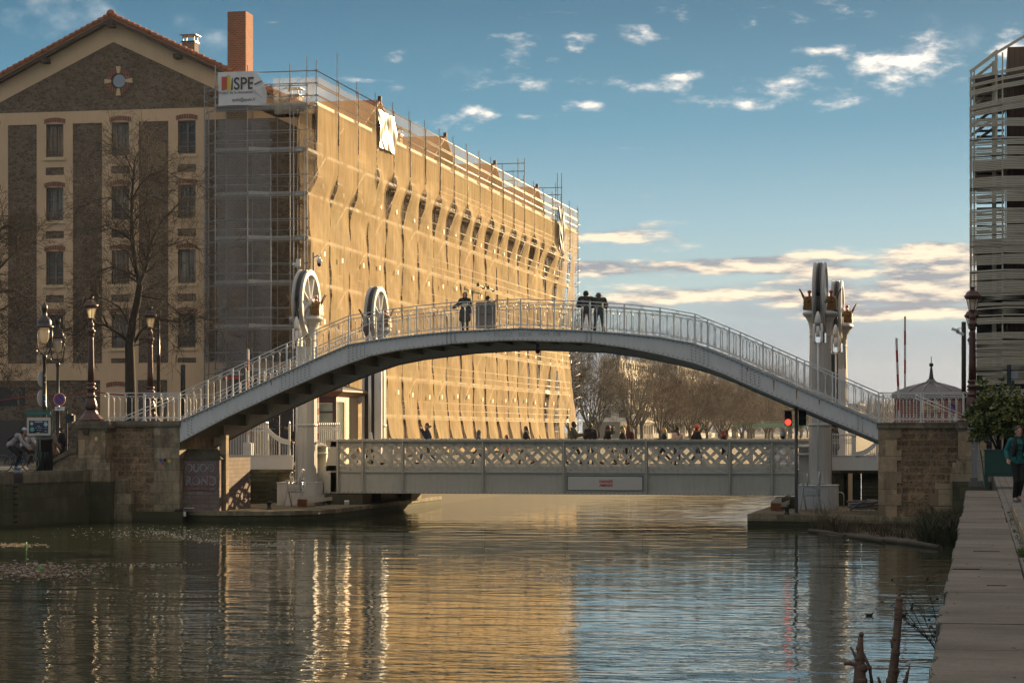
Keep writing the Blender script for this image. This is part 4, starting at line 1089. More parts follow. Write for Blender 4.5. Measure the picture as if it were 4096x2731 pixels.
# ================================================================ lift towers
TYF, TYR = 97.0, 109.0
def wheel_mesh():
    m = MB(); Rw = 1.46
    for x0_ in (-.24, 0.02): 
        pass
    prof_ = [(Rw-.22,-.25),(Rw,-.25),(Rw+.03,-.22),(Rw,-.17),(Rw-.04,-.13),(Rw-.07,-.05),(Rw-.07,.05),(Rw-.04,.13),(Rw,.17),(Rw+.03,.22),(Rw,.25),(Rw-.22,.25),(Rw-.24,.12),(Rw-.24,-.12)]
    n = 56; vs = []; fs = []
    for k in range(n):
        a = 2*pi*k/n
        for r, x in prof_: vs.append((x, r*cos(a), r*sin(a)))
    L_ = len(prof_)
    for k in range(n):
        for i in range(L_):
            fs.append((k*L_+i, k*L_+(i+1) % L_, ((k+1) % n)*L_+(i+1) % L_, ((k+1) % n)*L_+i))
    m.add(vs, fs, False); return m, Rw
def tower(name, label, px, Y, right, rear=False):
    x = X(px, TYF); t = thing(name, label, 'bridge tower', (x, Y, PZ), 'cable wheel towers of the lifting bridge')
    H = 5.85+(-PZ) if False else None
    zc = 7.15-PZ; zcap = 6.45-PZ
    m = MB(); n = 32
    slot = .27
    # fluted shaft
    vs = []; zs = [0, .02, 1.1, 3.2, zcap-2.35, zcap-1.2]
    def flute(a, r): return r-(.022 if int(a/(2*pi)*n) % 2 else 0)
    for z in zs:
        sc_ = {0: 1.0}.get(z, 1.0)
        for k in range(n): 
            a = 2*pi*k/n; r = (.47 if z < zcap-2 else .44)-(.018 if k % 2 else 0); vs.append((r*cos(a), r*1.25*sin(a), z))
    m.add(vs, [(j*n+k, j*n+(k+1) % n, (j+1)*n+(k+1) % n, (j+1)*n+k) for j in range(len(zs)-1) for k in range(n)]+[[(len(zs)-1)*n+k for k in range(n)]], False)
    m.lathe([(.50,0),(.50,.0+.3),(.485,.34)], (0,0,0), 24, 1, 1.25)
    m.lathe([(.49,3.42),(.50,3.45),(.50,3.5),(.485,3.53)], (0,0,0), 24, 1, 1.25)
    shaft = part('shaft', m, M['tower'], t)
    # two half columns with their flared capitals, left and right of the wheel
    for sg in (-1, 1):
        m = MB(); z0 = zcap-1.2; n2 = 14
        prof_ = [(.44,z0),(.44,z0+.22),(.46,z0+.24),(.44,z0+.26),(.46,z0+.3),(.44,z0+.33),(.45,z0+.6),(.50,z0+.85),(.60,z0+1.05),(.72,z0+1.16),(.745,z0+1.22),(.70,z0+1.30),(.5,z0+1.34)]
        vs = []; L_ = len(prof_)
        for r, z in prof_:
            a0 = math.acos(min(1, slot/r)) 
            for k in range(n2+1):
                a = -a0+2*a0*k/n2; vs.append((sg*max(slot, r*cos(a)), r*1.15*sin(a), z))
        fs = [(j*(n2+1)+k, j*(n2+1)+k+1, (j+1)*(n2+1)+k+1, (j+1)*(n2+1)+k) for j in range(L_-1) for k in range(n2)]
        fs += [[j*(n2+1)+q for j in range(L_) for q in [0]]+[j*(n2+1)+n2 for j in range(L_-1, -1, -1)]]
        fs += [[(L_-1)*(n2+1)+k for k in range(n2+1)]]
        m.add(vs, fs, False); cap = part('capital', m, M['tower'], t)
        # gilded crown piece
        m = MB(); zb_ = z0+1.34
        m.box(sg*.50-.20, sg*.50+.20, -.34, .34, zb_+.04, zb_+.20); m.box(sg*.50-.18, sg*.50+.18, -.30, .30, zb_+.20, zb_+.28)
        m.prism([(sg*.50+.17*cos(a)*1.0, zb_+.28+.30*sin(a)) for a in [pi*i/10 for i in range(11)]], -.28, .28)
        m.xprism([(.30*cos(a), zb_+.28+.34*sin(a)) for a in [pi*i/10 for i in range(11)]], sg*.50-.185, sg*.50+.19)
        m.lathe([(.06,-.05),(.09,-.02),(.06,.02)], (sg*.50,-.33,zb_+.42), 10)
        m.bar((sg*.62,0,zb_+.46),(sg*.88,0,zb_+.92),.26,.035,(sg,0,0)); m.tube([(sg*.60,0,zb_+.46),(sg*.70,0,zb_+.60),(sg*.86,0,zb_+.94)], [.09,.06,.02], 6)
        cr = part('crown', m, M['gold'], t)
        m = MB(); m.lathe([(.05,0),(.05,.14),(.03,.16)], (sg*.45,0,zb_+.58), 8); m.ball((sg*.45,0,zb_+.80), (.09,.09,.075), 10, 6)
        part('red_finial', m, M['red_knob'], t)
    # wheel
    m, Rw = wheel_mesh(); w = part('wheel', m, M['tower'], t); w.location = (0, 0, zc)
    m = MB()
    for x_ in (-.10, .10):
        m2 = []
    m.lathe([(.0,-.30),(.20,-.30),(.24,-.2),(.24,.2),(.20,.30),(.0,.30)], (0,0,0), 16)
    m.v = [(v[2], v[1], v[0]) for v in m.v]
    for k in range(8):
        a = 2*pi*k/8+.35
        for x_ in (-.13, .13):
            d = Vector((0, cos(a), sin(a))); m.bar(Vector((x_,0,0))+d*.18, Vector((x_,0,0))+d*(Rw-.22), .07, .17, (1,0,0))
        for r in (.45, .75, 1.05):
            d = Vector((0, cos(a), sin(a))); m.bar(Vector((-.16,0,0))+d*r, Vector((.16,0,0))+d*r, .05, .05)
    s_ = part('spokes', m, M['paint_white'], w)
    m = MB(); n = 48
    for x_ in (-.05, .05):
        pts = [(x_, (Rw-.03)*cos(2*pi*k/n), (Rw-.03)*sin(2*pi*k/n)) for k in range(n//2+1+0)]
        m.tube(pts, .05, 6)
        m.tube([(x_, -(Rw-.03), 0), (x_, -(Rw-.03)-.0, -.9)], .045, 6); m.tube([(x_, (Rw-.03), 0), (x_, (Rw-.03), -5.6)], .045, 6)
    part('cable', m, M['iron_black'], w)
    m = MB(); m.box(-.30, .30, -.12, .12, -.10, .10); part('bearing', m, M['paint'], w)
    # hook and link where the cable takes the bridge
    m = MB(); yb = -(Rw-.03); zt = zc-.95
    m.lathe([(.06,.3),(.11,.1),(.15,-.15),(.10,-.22)], (0,yb,zt), 8); 
    m.tube([(.13,yb,zt-.2),(.16,yb,zt-.4),(.16,yb,zt-.9),(.10,yb,zt-1.05)], .06, 6); m.tube([(-.13,yb,zt-.2),(-.16,yb,zt-.4),(-.16,yb,zt-.9),(-.10,yb,zt-1.05)], .06, 6)
    m.tube([(0,yb,zt-.3),(0,yb,zt-.75)], .08, 8); m.tube([(0,yb,zt-1.0),(0,yb,.9)], .035, 6)
    part('hanger', m, M['paint_white'], t)
    if rear:
        m = MB(); m.box(-.42, .05, -.66, -.56, .8, zcap-2.2+.9)
        part('counterweight', m, M['iron_black'], t)
        m = MB(); m.box(-.55, -.43, -.70, -.5, 0, zcap-2.2+.9) ; m.box(.06, .42, -.64, -.5, 0, zcap-2.0)
        part('guide_rail', m, M['paint'], t)
    else:
        m = MB(); m.xprism([(-.1,0),(.1,0),(.1,.9)], -.5, -.4); 
        # flared foot stay
        m.v = []; m.f = []; m.m = []; m.sm = []
        sgn = 1 if not right else -1
        m.prism([(sgn*.45,1.2),(sgn*.5,.5),(sgn*.62,.2),(sgn*.95,0),(sgn*.45,0)][::-sgn], -.25, .25)
        part('foot_flare', m, M['tower'], t)
    return t
tower('lift_tower', 'white fluted tower with a big cable wheel and gilded crown, nearest on the left side', 1225, TYF, False)
tower('lift_tower', 'second left tower whose smaller looking wheel shows through the footbridge railing', 1225, TYR, False, True)
tower('lift_tower', 'white tower on the right landing with the tallest standing cable wheel against the clouds', 3281, TYF, True)
tower('lift_tower', 'right rear tower with its wheel just behind the front right tower', 3281, TYR, True, True)
# ================================================================ masonry abutments
def wbox(m, pa, pb, ya, yb, Y, d=.3, pz=None):
    """box whose front face fills the pixel rectangle at distance Y"""
    q = pz or (pa+pb)/2
    m.box(X(pa, Y), X(pb, Y), Y, Y+d, Z(yb, q, Y), Z(ya, q, Y)); return m
la = thing('bridge_abutment', 'left stone abutment of the footbridge, brown rubble blocks between paler corner stones', 'abutment', (X(575, FY), FY, PZ))
m = MB(); m.box(X(430,FY), X(617,FY), FY+.0, FY+5.0, PZ-.3, Z(1706,520,FY)); wpart('rubble_wall', m, M['rubble_block'], la)
m = MB(); m.box(X(617,FY)+.002, X(719,FY), FY-.04, FY+5.0, PZ-.3, Z(1706,670,FY)); wpart('corner_pier', m, M['limestone'], la)
for i, y in enumerate((1760, 1850, 1935, 1980)):
    m = MB(); wbox(m, 600-(10 if i % 2 else 0), 617, y, y+38, FY-.02, .3); wpart('quoin', m, M['limestone'], la)
m = MB(); m.box(X(428,FY), X(722,FY), FY-.10, FY+5.1, Z(1706,575,FY)+.002, TOPZ(-99)); wpart('coping', m, M['coping'], la)
m = MB(); m.box(X(310,87.3), X(515,87.3), 87.55, 88.9, -2.6, Z(1975,420,87.5)); m.box(X(310,87.3), X(490,87.3), 87.62, 88.9, Z(1975,420,87.5)+.003, Z(1915,400,87.5)); wpart('footing', m, M['limestone'], la)
m = MB(); m.box(X(430,87.3), X(716,87.3), 87.7, 88.0, -2.6, PZ-.02); wpart('plinth', m, M['mossy'], la)
# coloured mosaic diamonds
m_mos = [((.03,.06,.30),644,1840),((.01,.01,.01),660,1840),((.55,.35,.03),677,1843),((.40,.03,.03),652,1853),((.04,.16,.07),669,1855)]
for i, (c, px, py) in enumerate(m_mos):
    m = MB(); p = P(px, py, FY-.042); r = .085
    m.prism([(p.x-r,p.z),(p.x,p.z-r),(p.x+r,p.z),(p.x,p.z+r)], FY-.052, FY-.042); o = wpart('mosaic_diamond', m, plain('mosaic %d' % i, c, .3, var=.05), la)
def pedestal(name, label, pa, pb, Y, back, ycap=1683):
    t = thing(name, label, 'pedestal', (X((pa+pb)/2, Y), Y, PZ)); c = (pa+pb)/2; h = (pb-pa)/2
    m = MB(); wbox(m, c-h, c+h, ycap, 1712, Y-.08, back+.16, c); wbox(m, c-h*.92, c+h*.92, 1712.5, 1722, Y-.03, back+.06, c); wpart('cap', m, M['coping'], t)
    m = MB(); wbox(m, c-h*.80, c+h*.80, 1722.5, 1832, Y, back, c); wpart('shaft', m, M['pier_stone'], t)
    m = MB(); ya = [(1832.5,.82),(1840,.88),(1850,.98)]
    for (y0, k), (y1, k2) in zip(ya, ya[1:]+[(1912,1.1)]): wbox(m, c-h*k, c+h*k, y0, y1-.3, Y-.05*k, back+.1*k, c)
    wbox(m, c-h*1.12, c+h*1.1, 1850, 1925, Y-.12, back+.2, c); wpart('base', m, M['limestone'], t)
    m = MB(); m.box(X(c-h*1.12, Y-.1), X(c+h*1.1, Y-.1), Y-.14, Y+back, -2.6, Z(1925.5,c,Y-.12)); wpart('footing', m, M['mossy'], t)
    return t
pd = pedestal('stone_pedestal', 'stone pedestal with an overhanging cap carrying the left lamp post', 300, 433, 87.2, 1.3)
m = MB(); wbox(m, 330, 352, 1717, 1735, 87.1, .1); wpart('junction_box', m, M['iron_black'], pd)
m = MB(); p = P(385, 1758, 87.2); m.ball(p, (.075,.05,.12), 10, 8); m.ball(p+Vector((0,-.045,-.01)), (.018,.03,.03), 6, 5); wpart('face_relief', m, M['stone_sill'], pd)
# sloping stair wall going down to the left
sw = thing('stair_wall', 'low sloping stone wall descending to the left from the lamp pedestal', 'wall', (X(230, 87.9), 87.9, 0))
def sl(pts, y0, y1, mat, nm):
    m = MB(); m.prism([(P(a, b, 87.9).x, P(a, b, 87.9).z) for a, b in pts], y0, y1); wpart(nm, m, mat, sw)
sl([(160,1885),(312,1885),(312,1808),(290,1808),(165,1872)], 87.9, 88.3, M['limestone'], 'wall')
sl([(150,1872),(165,1875),(290,1811),(315,1811),(315,1790),(285,1792)], 87.82, 88.38, M['coping'], 'coping')
m = MB(); m.box(X(113,87.0), X(148,87.0), 87.0, 87.6, -.05, Z(1857,130,87)); tag(m.build('stone_block', M['pier_stone'], origin=(X(130,87), 87.2, 0)), 'pale worn stone block at the foot of the sloping stair wall', 'stone block')
# graffitied buttress below the left end
gb_ = thing('buttress', 'sloping topped brick buttress covered in faded bubble graffiti under the left end of the footbridge', 'buttress', (X(800,88.4), 88.4, PZ))
m = MB(); wbox(m, 722, 878, 1832, 2046, 88.35, 4.0); wpart('wall', m, M['graffiti_brick'], gb_)
m = MB(); a = P(718,1836,88.3); b = P(884,1836,88.3); c = P(870,1795,88.9); d = P(731,1795,88.9)
m.add([a,b,c,d,a+Vector((0,.9,0)),b+Vector((0,.9,0)),c+Vector((0,.1,0)),d+Vector((0,.1,0))], [(0,1,2,3),(0,4,5,1),(1,5,6,2),(3,7,4,0),(3,2,6,7),(4,7,6,5)]); wpart('sloped_cap', m, M['mossy'], gb_)
gw = plain('faded pale spray paint', (.17,.18,.19), .8, var=1.0, scale=5); gr = plain('red spray paint', (.20,.05,.045), .8, var=.5)
gY = 88.34
def stroke(m, pts, w, Y): m.tube([P(a, b, Y) for a, b in pts], w, 5, True)
for (w_, px_, py_, sz) in (('OUOO', 800, 1872, .46), ('ROND', 804, 1924, .52)):
    text('graffiti_outline', w_, sz, (X(px_,gY), gY-.001, Z(py_,px_,gY)), gr, gb_, bold=.045, sx=.85, ext=.002); text('graffiti_fill', w_, sz, (X(px_,gY), gY-.006, Z(py_,px_,gY)), gw, gb_, bold=.020, sx=.85, ext=.002)
m = MB(); stroke(m, [(742,1850),(735,1880),(736,1940),(748,1962),(800,1957),(850,1965),(870,1950),(878,1920),(877,1880),(866,1850)], .016, gY); wpart('graffiti_loop', m, gr, gb_)
rt = thing('retaining_wall', 'stone retaining wall with a mossy coping behind the left landing steps', 'wall', (X(990, 98.5), 98.5, PZ))
m = MB(); wbox(m, 880, 904, 1740, 2042, 88.8, .35); wpart('pier', m, M['pier_stone'], rt)
m = MB(); m.add([P(906,1886,90.0), P(906,2040,90.0), P(990,2010,98.6), P(1000,1884,98.6)], [(0,1,2,3)]); m.box(X(905,99.7), X(1175,99.7), 99.7, 100.3, PZ, -.32); wpart('wall', m, M['limestone'], rt)
m = MB(); m.add([P(904,1874,89.9), P(904,1887,89.9), P(1002,1885,98.5), P(1002,1873,98.5)], [(0,1,2,3)]); m.box(X(985,99.6), X(1178,99.6), 99.55, 100.5, -.318, -.18); wpart('coping', m, M['mossy'], rt)
text('graffiti_scrawl', 'BNW', .50, (X(928, 92.0), 91.9, Z(1952,928,92.0)), plain('black spray paint', (.03,.03,.03), .8), rt, rz=.93, sx=.9)
def steps(name, label, pxa, pxb, Y0, n, rise, run, mat, z0=PZ):
    t = thing(name, label, 'steps', (X((pxa+pxb)/2, Y0), Y0, z0)); xa_, xb_ = X(pxa, Y0), X(pxb, Y0)
    for i in range(n):
        m = MB(); m.box(xa_, xb_, Y0+run*i, Y0+run*(n+.5), z0+rise*i, z0+rise*(i+1)-.03); m.box(xa_-.03, xb_+.03, Y0+run*i-.03, Y0+run*(i+1)+.1, z0+rise*(i+1)-.028, z0+rise*(i+1)); wpart('step', m, mat, t)
    return t
steps('stone_steps', 'mossy stone steps climbing from the left landing beside the white gate', 962, 1062, 97.6, 7, .195, .27, M['mossy'])
def gate(name, label, pa, pb, Y, leaf, ptop, pmid, pbot, swing=1):
    t = thing(name, label, 'gate', (X((pa+pb)/2, Y), Y, Z(pbot, pa, Y)))
    z = lambda py: Z(py, (pa+pb)/2, Y)
    m = MB(); m.box(X(pa,Y), X(pb,Y), Y-.02, Y+.02, z(pbot), z(pmid)); m.box(X(pa,Y), X(pb,Y), Y-.05, Y+.05, z(pmid), z(pmid)+.03); wpart('base_panel', m, M['paint_white'], t)
    m = MB(); p = pa+4
    lp = leaf[0] if swing > 0 else leaf[1]
    fa, fb_ = (pa+3, leaf[0]-14) if swing > 0 else (pa+3, leaf[0]-12)
    p = fa
    while p < fb_:
        x = X(p, Y); m.box(x-.012, x+.012, Y-.012, Y+.012, z(pmid), z(ptop+8)); m.lathe([(.02,0),(.035,.04),(.0,.14)], (x,Y,z(ptop+8)), 5); p += 6.3
    for py in (ptop+22, ptop+38): m.box(X(fa,Y), X(fb_,Y), Y-.014, Y+.014, z(py)-.012, z(py)+.012)
    p = fa+3
    while p < fb_:
        x = X(p, Y); m.tube([(x+.028*cos(a), Y, z(ptop+30)+.06*sin(a)) for a in [2*pi*k/6 for k in range(7)]], .009, 4, False); p += 6.3
    wpart('spiked_fence', m, M['paint_white'], t)
    for p in (leaf[0]-8, leaf[0], leaf[1]):
        m = MB(); x = X(p, Y); m.box(x-.04, x+.04, Y-.04, Y+.04, z(pbot), z(ptop+14)); m.lathe([(.03,0),(.06,.05),(0,.2)], (x,Y,z(ptop+14)), 6); wpart('gate_post', m, M['paint_white'], t)
    m = MB(); n = 10; a, b = leaf
    up, lo = [], []
    for i in range(n+1):
        s = i/n; q = a+(b-a)*s; u = s if swing > 0 else 1-s
        py = ptop+22+50*(1-(1-u)**2.0); up.append((X(q,Y), z(py))); lo.append((X(q,Y), z(py+21)))
    for i in range(n): m.prism([lo[i], lo[i+1], up[i+1], up[i]], Y-.02, Y+.02)
    for i in range(1, n): m.box(up[i][0]-.01, up[i][0]+.01, Y-.01, Y+.01, z(pmid), lo[i][1])
    wpart('gate_leaf', m, M['paint_white'], t)
    return t
gate('iron_gate', 'white spiked iron fence with a curved gate leaf between the left abutment and the tower', 906, 1172, 99.0, (1070, 1158), 1685, 1822, 1876)
gate('iron_gate', 'white spiked iron fence with a curved gate leaf beside the right tower', 3328, 3512, 99.0, (3420, 3508), 1735, 1823, 1880, -1)
def control_box(name, label, pa, pb, Y, ya):
    m = MB(); x0, x1 = X(pa,Y), X(pb,Y); zt = Z(ya, pa, Y)
    t = thing(name, label, 'cabinet', ((x0+x1)/2, Y, PZ))
    m.slab([(x0,Y),(x1-.35,Y),(x1,Y+.35),(x1,Y+1.5),(x0,Y+1.5)], PZ+.0, zt); wpart('housing', m, M['paint'], t)
    m = MB(); m.slab([(x0-.03,Y-.03),(x1-.35,Y-.03),(x1+.03,Y+.35),(x1+.03,Y+1.53),(x0-.03,Y+1.53)], zt+.001, zt+.035); wpart('lid', m, M['paint'], t)
    m = MB(); xm = (x0+x1)/2-.15; m.box(xm-.005, xm+.005, Y-.006, Y-.001, PZ+.05, zt-.05); m.box(xm+.08,xm+.12,Y-.03,Y-.001,PZ+.75,PZ+.85); wpart('door_seam', m, M['rivet'], t)
control_box('machine_housing', 'pale grey machine housing around the foot of the left tower', 1108, 1252, 95.9, 1931)
control_box('machine_housing', 'pale grey machine housing around the foot of the right tower', 3192, 3346, 95.2, 1943)
def windlass(name, label, px, Y, mirror=1):
    t = thing(name, label, 'windlass', (X(px, Y), Y, PZ))
    m = MB()
    for sx in (-.30, .30):
        m.tube([(sx-.12,-.2,0),(sx-.04,-.1,.5),(sx,0,.95),(sx,0,1.15)], .035, 6); m.tube([(sx+.12,.2,0),(sx+.04,.1,.5),(sx,0,.95)], .035, 6)
        m.cbox((sx,0,1.05), (.09,.22,.16))
    m.tube([(-.34,0,.62),(.34,0,.62)], .025, 6); m.cbox((0,0,.78), (.5,.26,.14)); m.cbox((-.02,-.1,.72),(.2,.1,.12))
    part('stand', m, M['paint'], t)
    m = MB(); m.tube([(-.42,0,1.1),(.62*mirror,0,1.1)] if mirror > 0 else [(.42,0,1.1),(-.62,0,1.1)], .025, 6); part('axle', m, M['paint'], t)
    for xx, r, zc in ((.36*mirror, .46, 1.12), (-.12*mirror, .24, 1.22)):
        m = MB(); m.tube([(xx, r*cos(2*pi*k/28), zc+r*sin(2*pi*k/28)) for k in range(29)], .028, 6, False)
        for k in range(5):
            a = 2*pi*k/5+.3; m.tube([(xx,.05*cos(a),zc+.05*sin(a)), (xx, r*.55*cos(a+.25), zc+r*.55*sin(a+.25)), (xx, r*cos(a), zc+r*sin(a))], .018, 5)
        m.ball((xx,0,zc), .06, 8, 6); part('hand_wheel', m, M['paint_white'], t)
windlass('windlass', 'grey hand windlass with two spoked wheels in front of the left machine housing', 1178, 94.2)
windlass('windlass', 'grey hand windlass with two narrow looking wheels in front of the right machine housing', 3242, 93.2)
def trough(name, label, pa, ya, pb, yb):
    a = G(pa, ya, PZ+.18); b = G(pb, yb, PZ+.22); t = thing(name, label, 'steel beam', (a.x, a.y, PZ))
    m = MB(); m.bar(a, b, .34, .04); d = (b-a).normalized(); n = Vector((-d.y, d.x, 0))*.17
    m.bar(a+n+Vector((0,0,.12)), b+n+Vector((0,0,.12)), .03, .26); m.bar(a-n+Vector((0,0,.05)), b-n+Vector((0,0,.05)), .03, .16); wpart('channel', m, M['paint2'], t)
    m = MB(); m.cbox(a-d*.02, (.1,.40,.30), atan2(d.y, d.x)); wpart('rusty_end', m, plain('rusty end', (.24,.09,.04), .9, var=.3), t)
trough('fallen_beam', 'long rusty ended steel channel lying on the left landing', 1210, 2010, 1360, 1992)
trough('fallen_beam', 'short rusty ended steel channel lying near the corner of the right landing', 3104, 2026, 3178, 2000)
def blk(pa, pb, ya, Y, d, label, mat, z0=PZ):
    m = MB(); m.box(X(pa,Y), X(pb,Y), Y, Y+d, z0, Z(ya,(pa+pb)/2,Y)); return tag(m.build('support_block', mat, origin=(X((pa+pb)/2,Y),Y,z0)), label, 'block')
blk(1285, 1448, 1976, 97.2, 1.6, 'long dark concrete block under the left end of the lifting bridge', M['coping'])
blk(1635, 1645, 1967, 104.0, 2.0, 'narrow pale block under the lifting bridge near the tip of the left landing', M['limestone'])
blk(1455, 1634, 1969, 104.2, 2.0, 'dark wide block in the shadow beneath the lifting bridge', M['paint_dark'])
blk(3100, 3188, 1990, 96.2, 1.8, 'dark block under the right end of the lifting bridge', M['coping'])
def smallbox(name, label, cat, px, py, w, h, mat, z0=PZ):
    p = G(px, py, z0); m = MB(); m.cbox((p.x, p.y, z0+h/2+.03), (w, .2, h), .2, .3); m.cbox((p.x,p.y,z0+.03),(.05,.05,.06)); tag(m.build(name, mat, origin=p), label, cat)
smallbox('floodlight', 'small white floodlight on the edge of the left landing', 'floodlight', 1387, 2018, .20, .14, M['paint_white'])
smallbox('floodlight', 'small white floodlight near the mossy tip of the left landing', 'floodlight', 1659, 1988, .18, .12, M['paint_white'])
smallbox('floodlight', 'small white floodlight by the dark doorway beside the right steps', 'floodlight', 3434, 1978, .16, .12, M['paint_white'], PZ)
def bollard(label, px, py):
    p = G(px, py, PZ); m = MB(); m.lathe([(.13,0),(.09,.04),(.07,.2),(.13,.25),(.12,.30),(.05,.33)], (0,0,0), 12); o = m.build('mooring_bollard', M['iron_black']); o.location = p; tag(o, label, 'bollard')
bollard('squat black mooring bollard on the left landing', 1076, 2036); bollard('squat grey mooring bollard on the corner of the right landing', 3147, 2056)
fd = thing('fender_post', 'black ribbed fender post with a white plate at the water edge of the left landing', 'fender', (X(716, 87.9), 87.9, WZ))
m = MB(); m.lathe([(.17,-.3),(.17,.0),(.19,.03),(.17,.06),(.17,.42),(.20,.45),(.14,.55)], (X(716,87.9),87.9,WZ), 12); wpart('post', m, M['rubber'], fd)
m = MB(); wbox(m, 734, 743, 2045, 2064, 87.75, .04); m.box(X(733,88.2),X(772,88.2),88.3,88.6,PZ+.10,PZ+.13); wpart('plate', m, M['paint_white'], fd)
# ---------------------------------------------------------------- right abutment
ra = thing('bridge_abutment', 'right stone abutment of the footbridge with pale alternating corner stones and brown rubble', 'abutment', (X(3660, FY), FY, PZ))
m = MB(); m.box(X(3580,FY), X(3830,FY), FY+.02, FY+5, PZ-.3, Z(1712,3700,FY)); wpart('rubble_wall', m, M['rubble_block'], ra)
ys_ = [1712, 1752, 1800, 1842, 1886, 1932, 1976, 2022, 2066]
for i in range(len(ys_)-1):
    m = MB(); m.box(X(3513,FY), X(3588 if i % 2 else 3606,FY), FY-.03, FY+5.0, Z(ys_[i+1],3560,FY)+.004, Z(ys_[i],3560,FY)); wpart('corner_stone', m, M['pier_stone'], ra)
for (a, b, y0, y1) in ((3800,3900,1868,1932),(3740,3900,1933,1976),(3716,3900,1977,2024),(3735,3900,2025,2068)):
    m = MB(); m.box(X(a,FY), X(b,FY), FY-.05, FY+.5, Z(y1,3800,FY)+.004, Z(y0,3800,FY)); wpart('corner_stone', m, M['pier_stone'], ra)
m = MB(); m.box(X(3507,FY), X(3815,FY), FY-.09, FY+5.1, Z(1712,3660,FY)+.002, TOPZ(99)); wpart('coping', m, M['coping'], ra)
pedestal('stone_pedestal', 'stone pedestal at the right abutment carrying the right lamp post', 3818, 3960, 87.3, 1.3, 1686)
rw_ = thing('retaining_wall', 'dark damp retaining wall with a doorway behind the right landing', 'wall', (X(3420,100), 100, PZ))
m = MB(); m.box(X(3322,99.5), X(3375,99.5), 99.5, 100.2, PZ, -.25); m.box(X(3375,99.5), X(3440,99.5), 99.9, 100.2, PZ, -.25); m.box(X(3440,99.5), X(3560,99.5), 100.9, 101.2, PZ, -.25); m.box(X(3322,99.4), X(3560,99.4), 99.4, 101.2, -.248, -.12); wpart('wall', m, M['mossy'], rw_)
m = MB(); m.box(X(3410,99.5), X(3440,99.5), 99.84, 99.89, PZ, PZ+1.1); wpart('doorway', m, M['iron_black'], rw_)
m = MB(); x = X(3401,98.8); m.box(x-.09, x+.09, 98.8, 98.95, PZ, Z(1893,3401,98.8)); tag(m.build('service_post', M['stone_sill'], origin=(x,98.8,PZ)), 'flat cream service post beside the right steps', 'post')
steps('stone_steps', 'dark mossy steps in the gap between the right landing and the right abutment', 3446, 3530, 97.9, 8, .165, .3, M['mossy'])
m = MB(); p = G(3360, 2030, PZ)
m.tube([(p.x-.16,p.y,PZ),(p.x-.16,p.y,PZ+.5)]+[(p.x-.16*cos(a),p.y,PZ+.5+.16*sin(a)) for a in [pi*k/8 for k in range(9)]]+[(p.x+.16,p.y,PZ)], .022, 6); tag(m.build('hoop_rail', M['paint_white'], origin=p), 'thin white hoop rail beside the right machine housing', 'rail')
random.seed(3)
hs = thing('hose_coil', 'heap of grey hoses coiled at the foot of the right abutment', 'hose', G(3450, 2045, PZ))
c0 = G(3450, 2045, PZ); m = MB(); pts = []
for k in range(150):
    a = k*.22; r = .50+.10*sin(k*.31); pts.append((c0.x+r*1.05*cos(a), c0.y+r*.9*sin(a)+.5, PZ+.06+.0022*k+.05*abs(sin(a*.7))))
m.tube(pts, .045, 6); m.tube([(c0.x-.5,c0.y,PZ+.05),(c0.x-.1,c0.y,PZ+.35),(c0.x+.1,c0.y-.1,PZ+.42),(c0.x+.12,c0.y-.1,PZ+.30)], .045, 6); wpart('hose', m, plain('grey hose', (.20,.185,.17), .6), hs)
# ================================================================ keeper's cabin (left) and small brick cabin (right)
KY = 104.0; kx1 = X(1345, KY); kx0 = X(1262, KY)
def Yat(px, x): r = (px-2048)/F; return x*(CS+r*SN)/(-SN+r*CS)
Kb = Yat(1432, kx1)
ck = thing('keeper_cabin', 'small dark red and glass keeper cabin with an overhanging cornice, its side lit golden', 'cabin', ((kx0+kx1)/2, KY, 0))
zt = Z(1587, 1345, KY); m_mar = plain('maroon panels', (.060,.018,.017), .45); m_tan = plain('pale metal cladding', (.46,.33,.21), .45, .1, var=.06)
m = MB(); m.box(kx0, kx1, KY, KY+.08, Z(1612,1345,KY), zt); m.box(kx1-.18, kx1, KY, KY+.08, 0, Z(1612,1345,KY)); m.box(kx0, kx0+.1, KY, KY+.08, 0, Z(1612,1345,KY)); m.box(kx0+.1, kx1-.18, KY+.01, KY+.07, Z(1651,1345,KY), Z(1644,1345,KY)); m.box(kx0+.1, kx1-.18, KY+.01, KY+.07, 0, .45); wpart('front_frame', m, m_mar, ck)
m = MB(); m.box(kx0, kx1-.02, Kb-.1, Kb, 0, zt); m.box(kx1-.10, kx1, KY+.09+1.35, Kb, 0, zt); m.box(kx1-.1, kx1, KY+.081, KY+1.439, Z(1606,1345,KY), zt); wpart('cladding', m, m_tan, ck)
for f in (.42, .66, .99):
    m = MB(); y = KY+(Kb-KY)*f; m.box(kx1+.001, kx1+.008, y-.02, y+.02, 0, zt-.1); wpart('panel_joint', m, m_mar, ck)
m = MB(); m.box(kx0+.1, kx1-.18, KY+.03, KY+.05, .45, Z(1613,1345,KY)); m.box(kx1-.05, kx1-.03, KY+.09, KY+1.43, .1, Z(1607,1345,KY)); wpart('glazing', m, plain('greenish glazing', (.16,.20,.16), .08, var=.5, scale=1.2, spec=.9), ck)
m = MB(); 
def frus(m, x0, x1, y0, y1, z0, e, z1):
    m.add([(x0,y0,z0),(x1,y0,z0),(x1,y1,z0),(x0,y1,z0),(x0-e,y0-e,z1),(x1+e,y0-e,z1),(x1+e,y1+e,z1),(x0-e,y1+e,z1)], [(3,2,1,0),(4,5,6,7),(0,1,5,4),(1,2,6,5),(2,3,7,6),(3,0,4,7)])
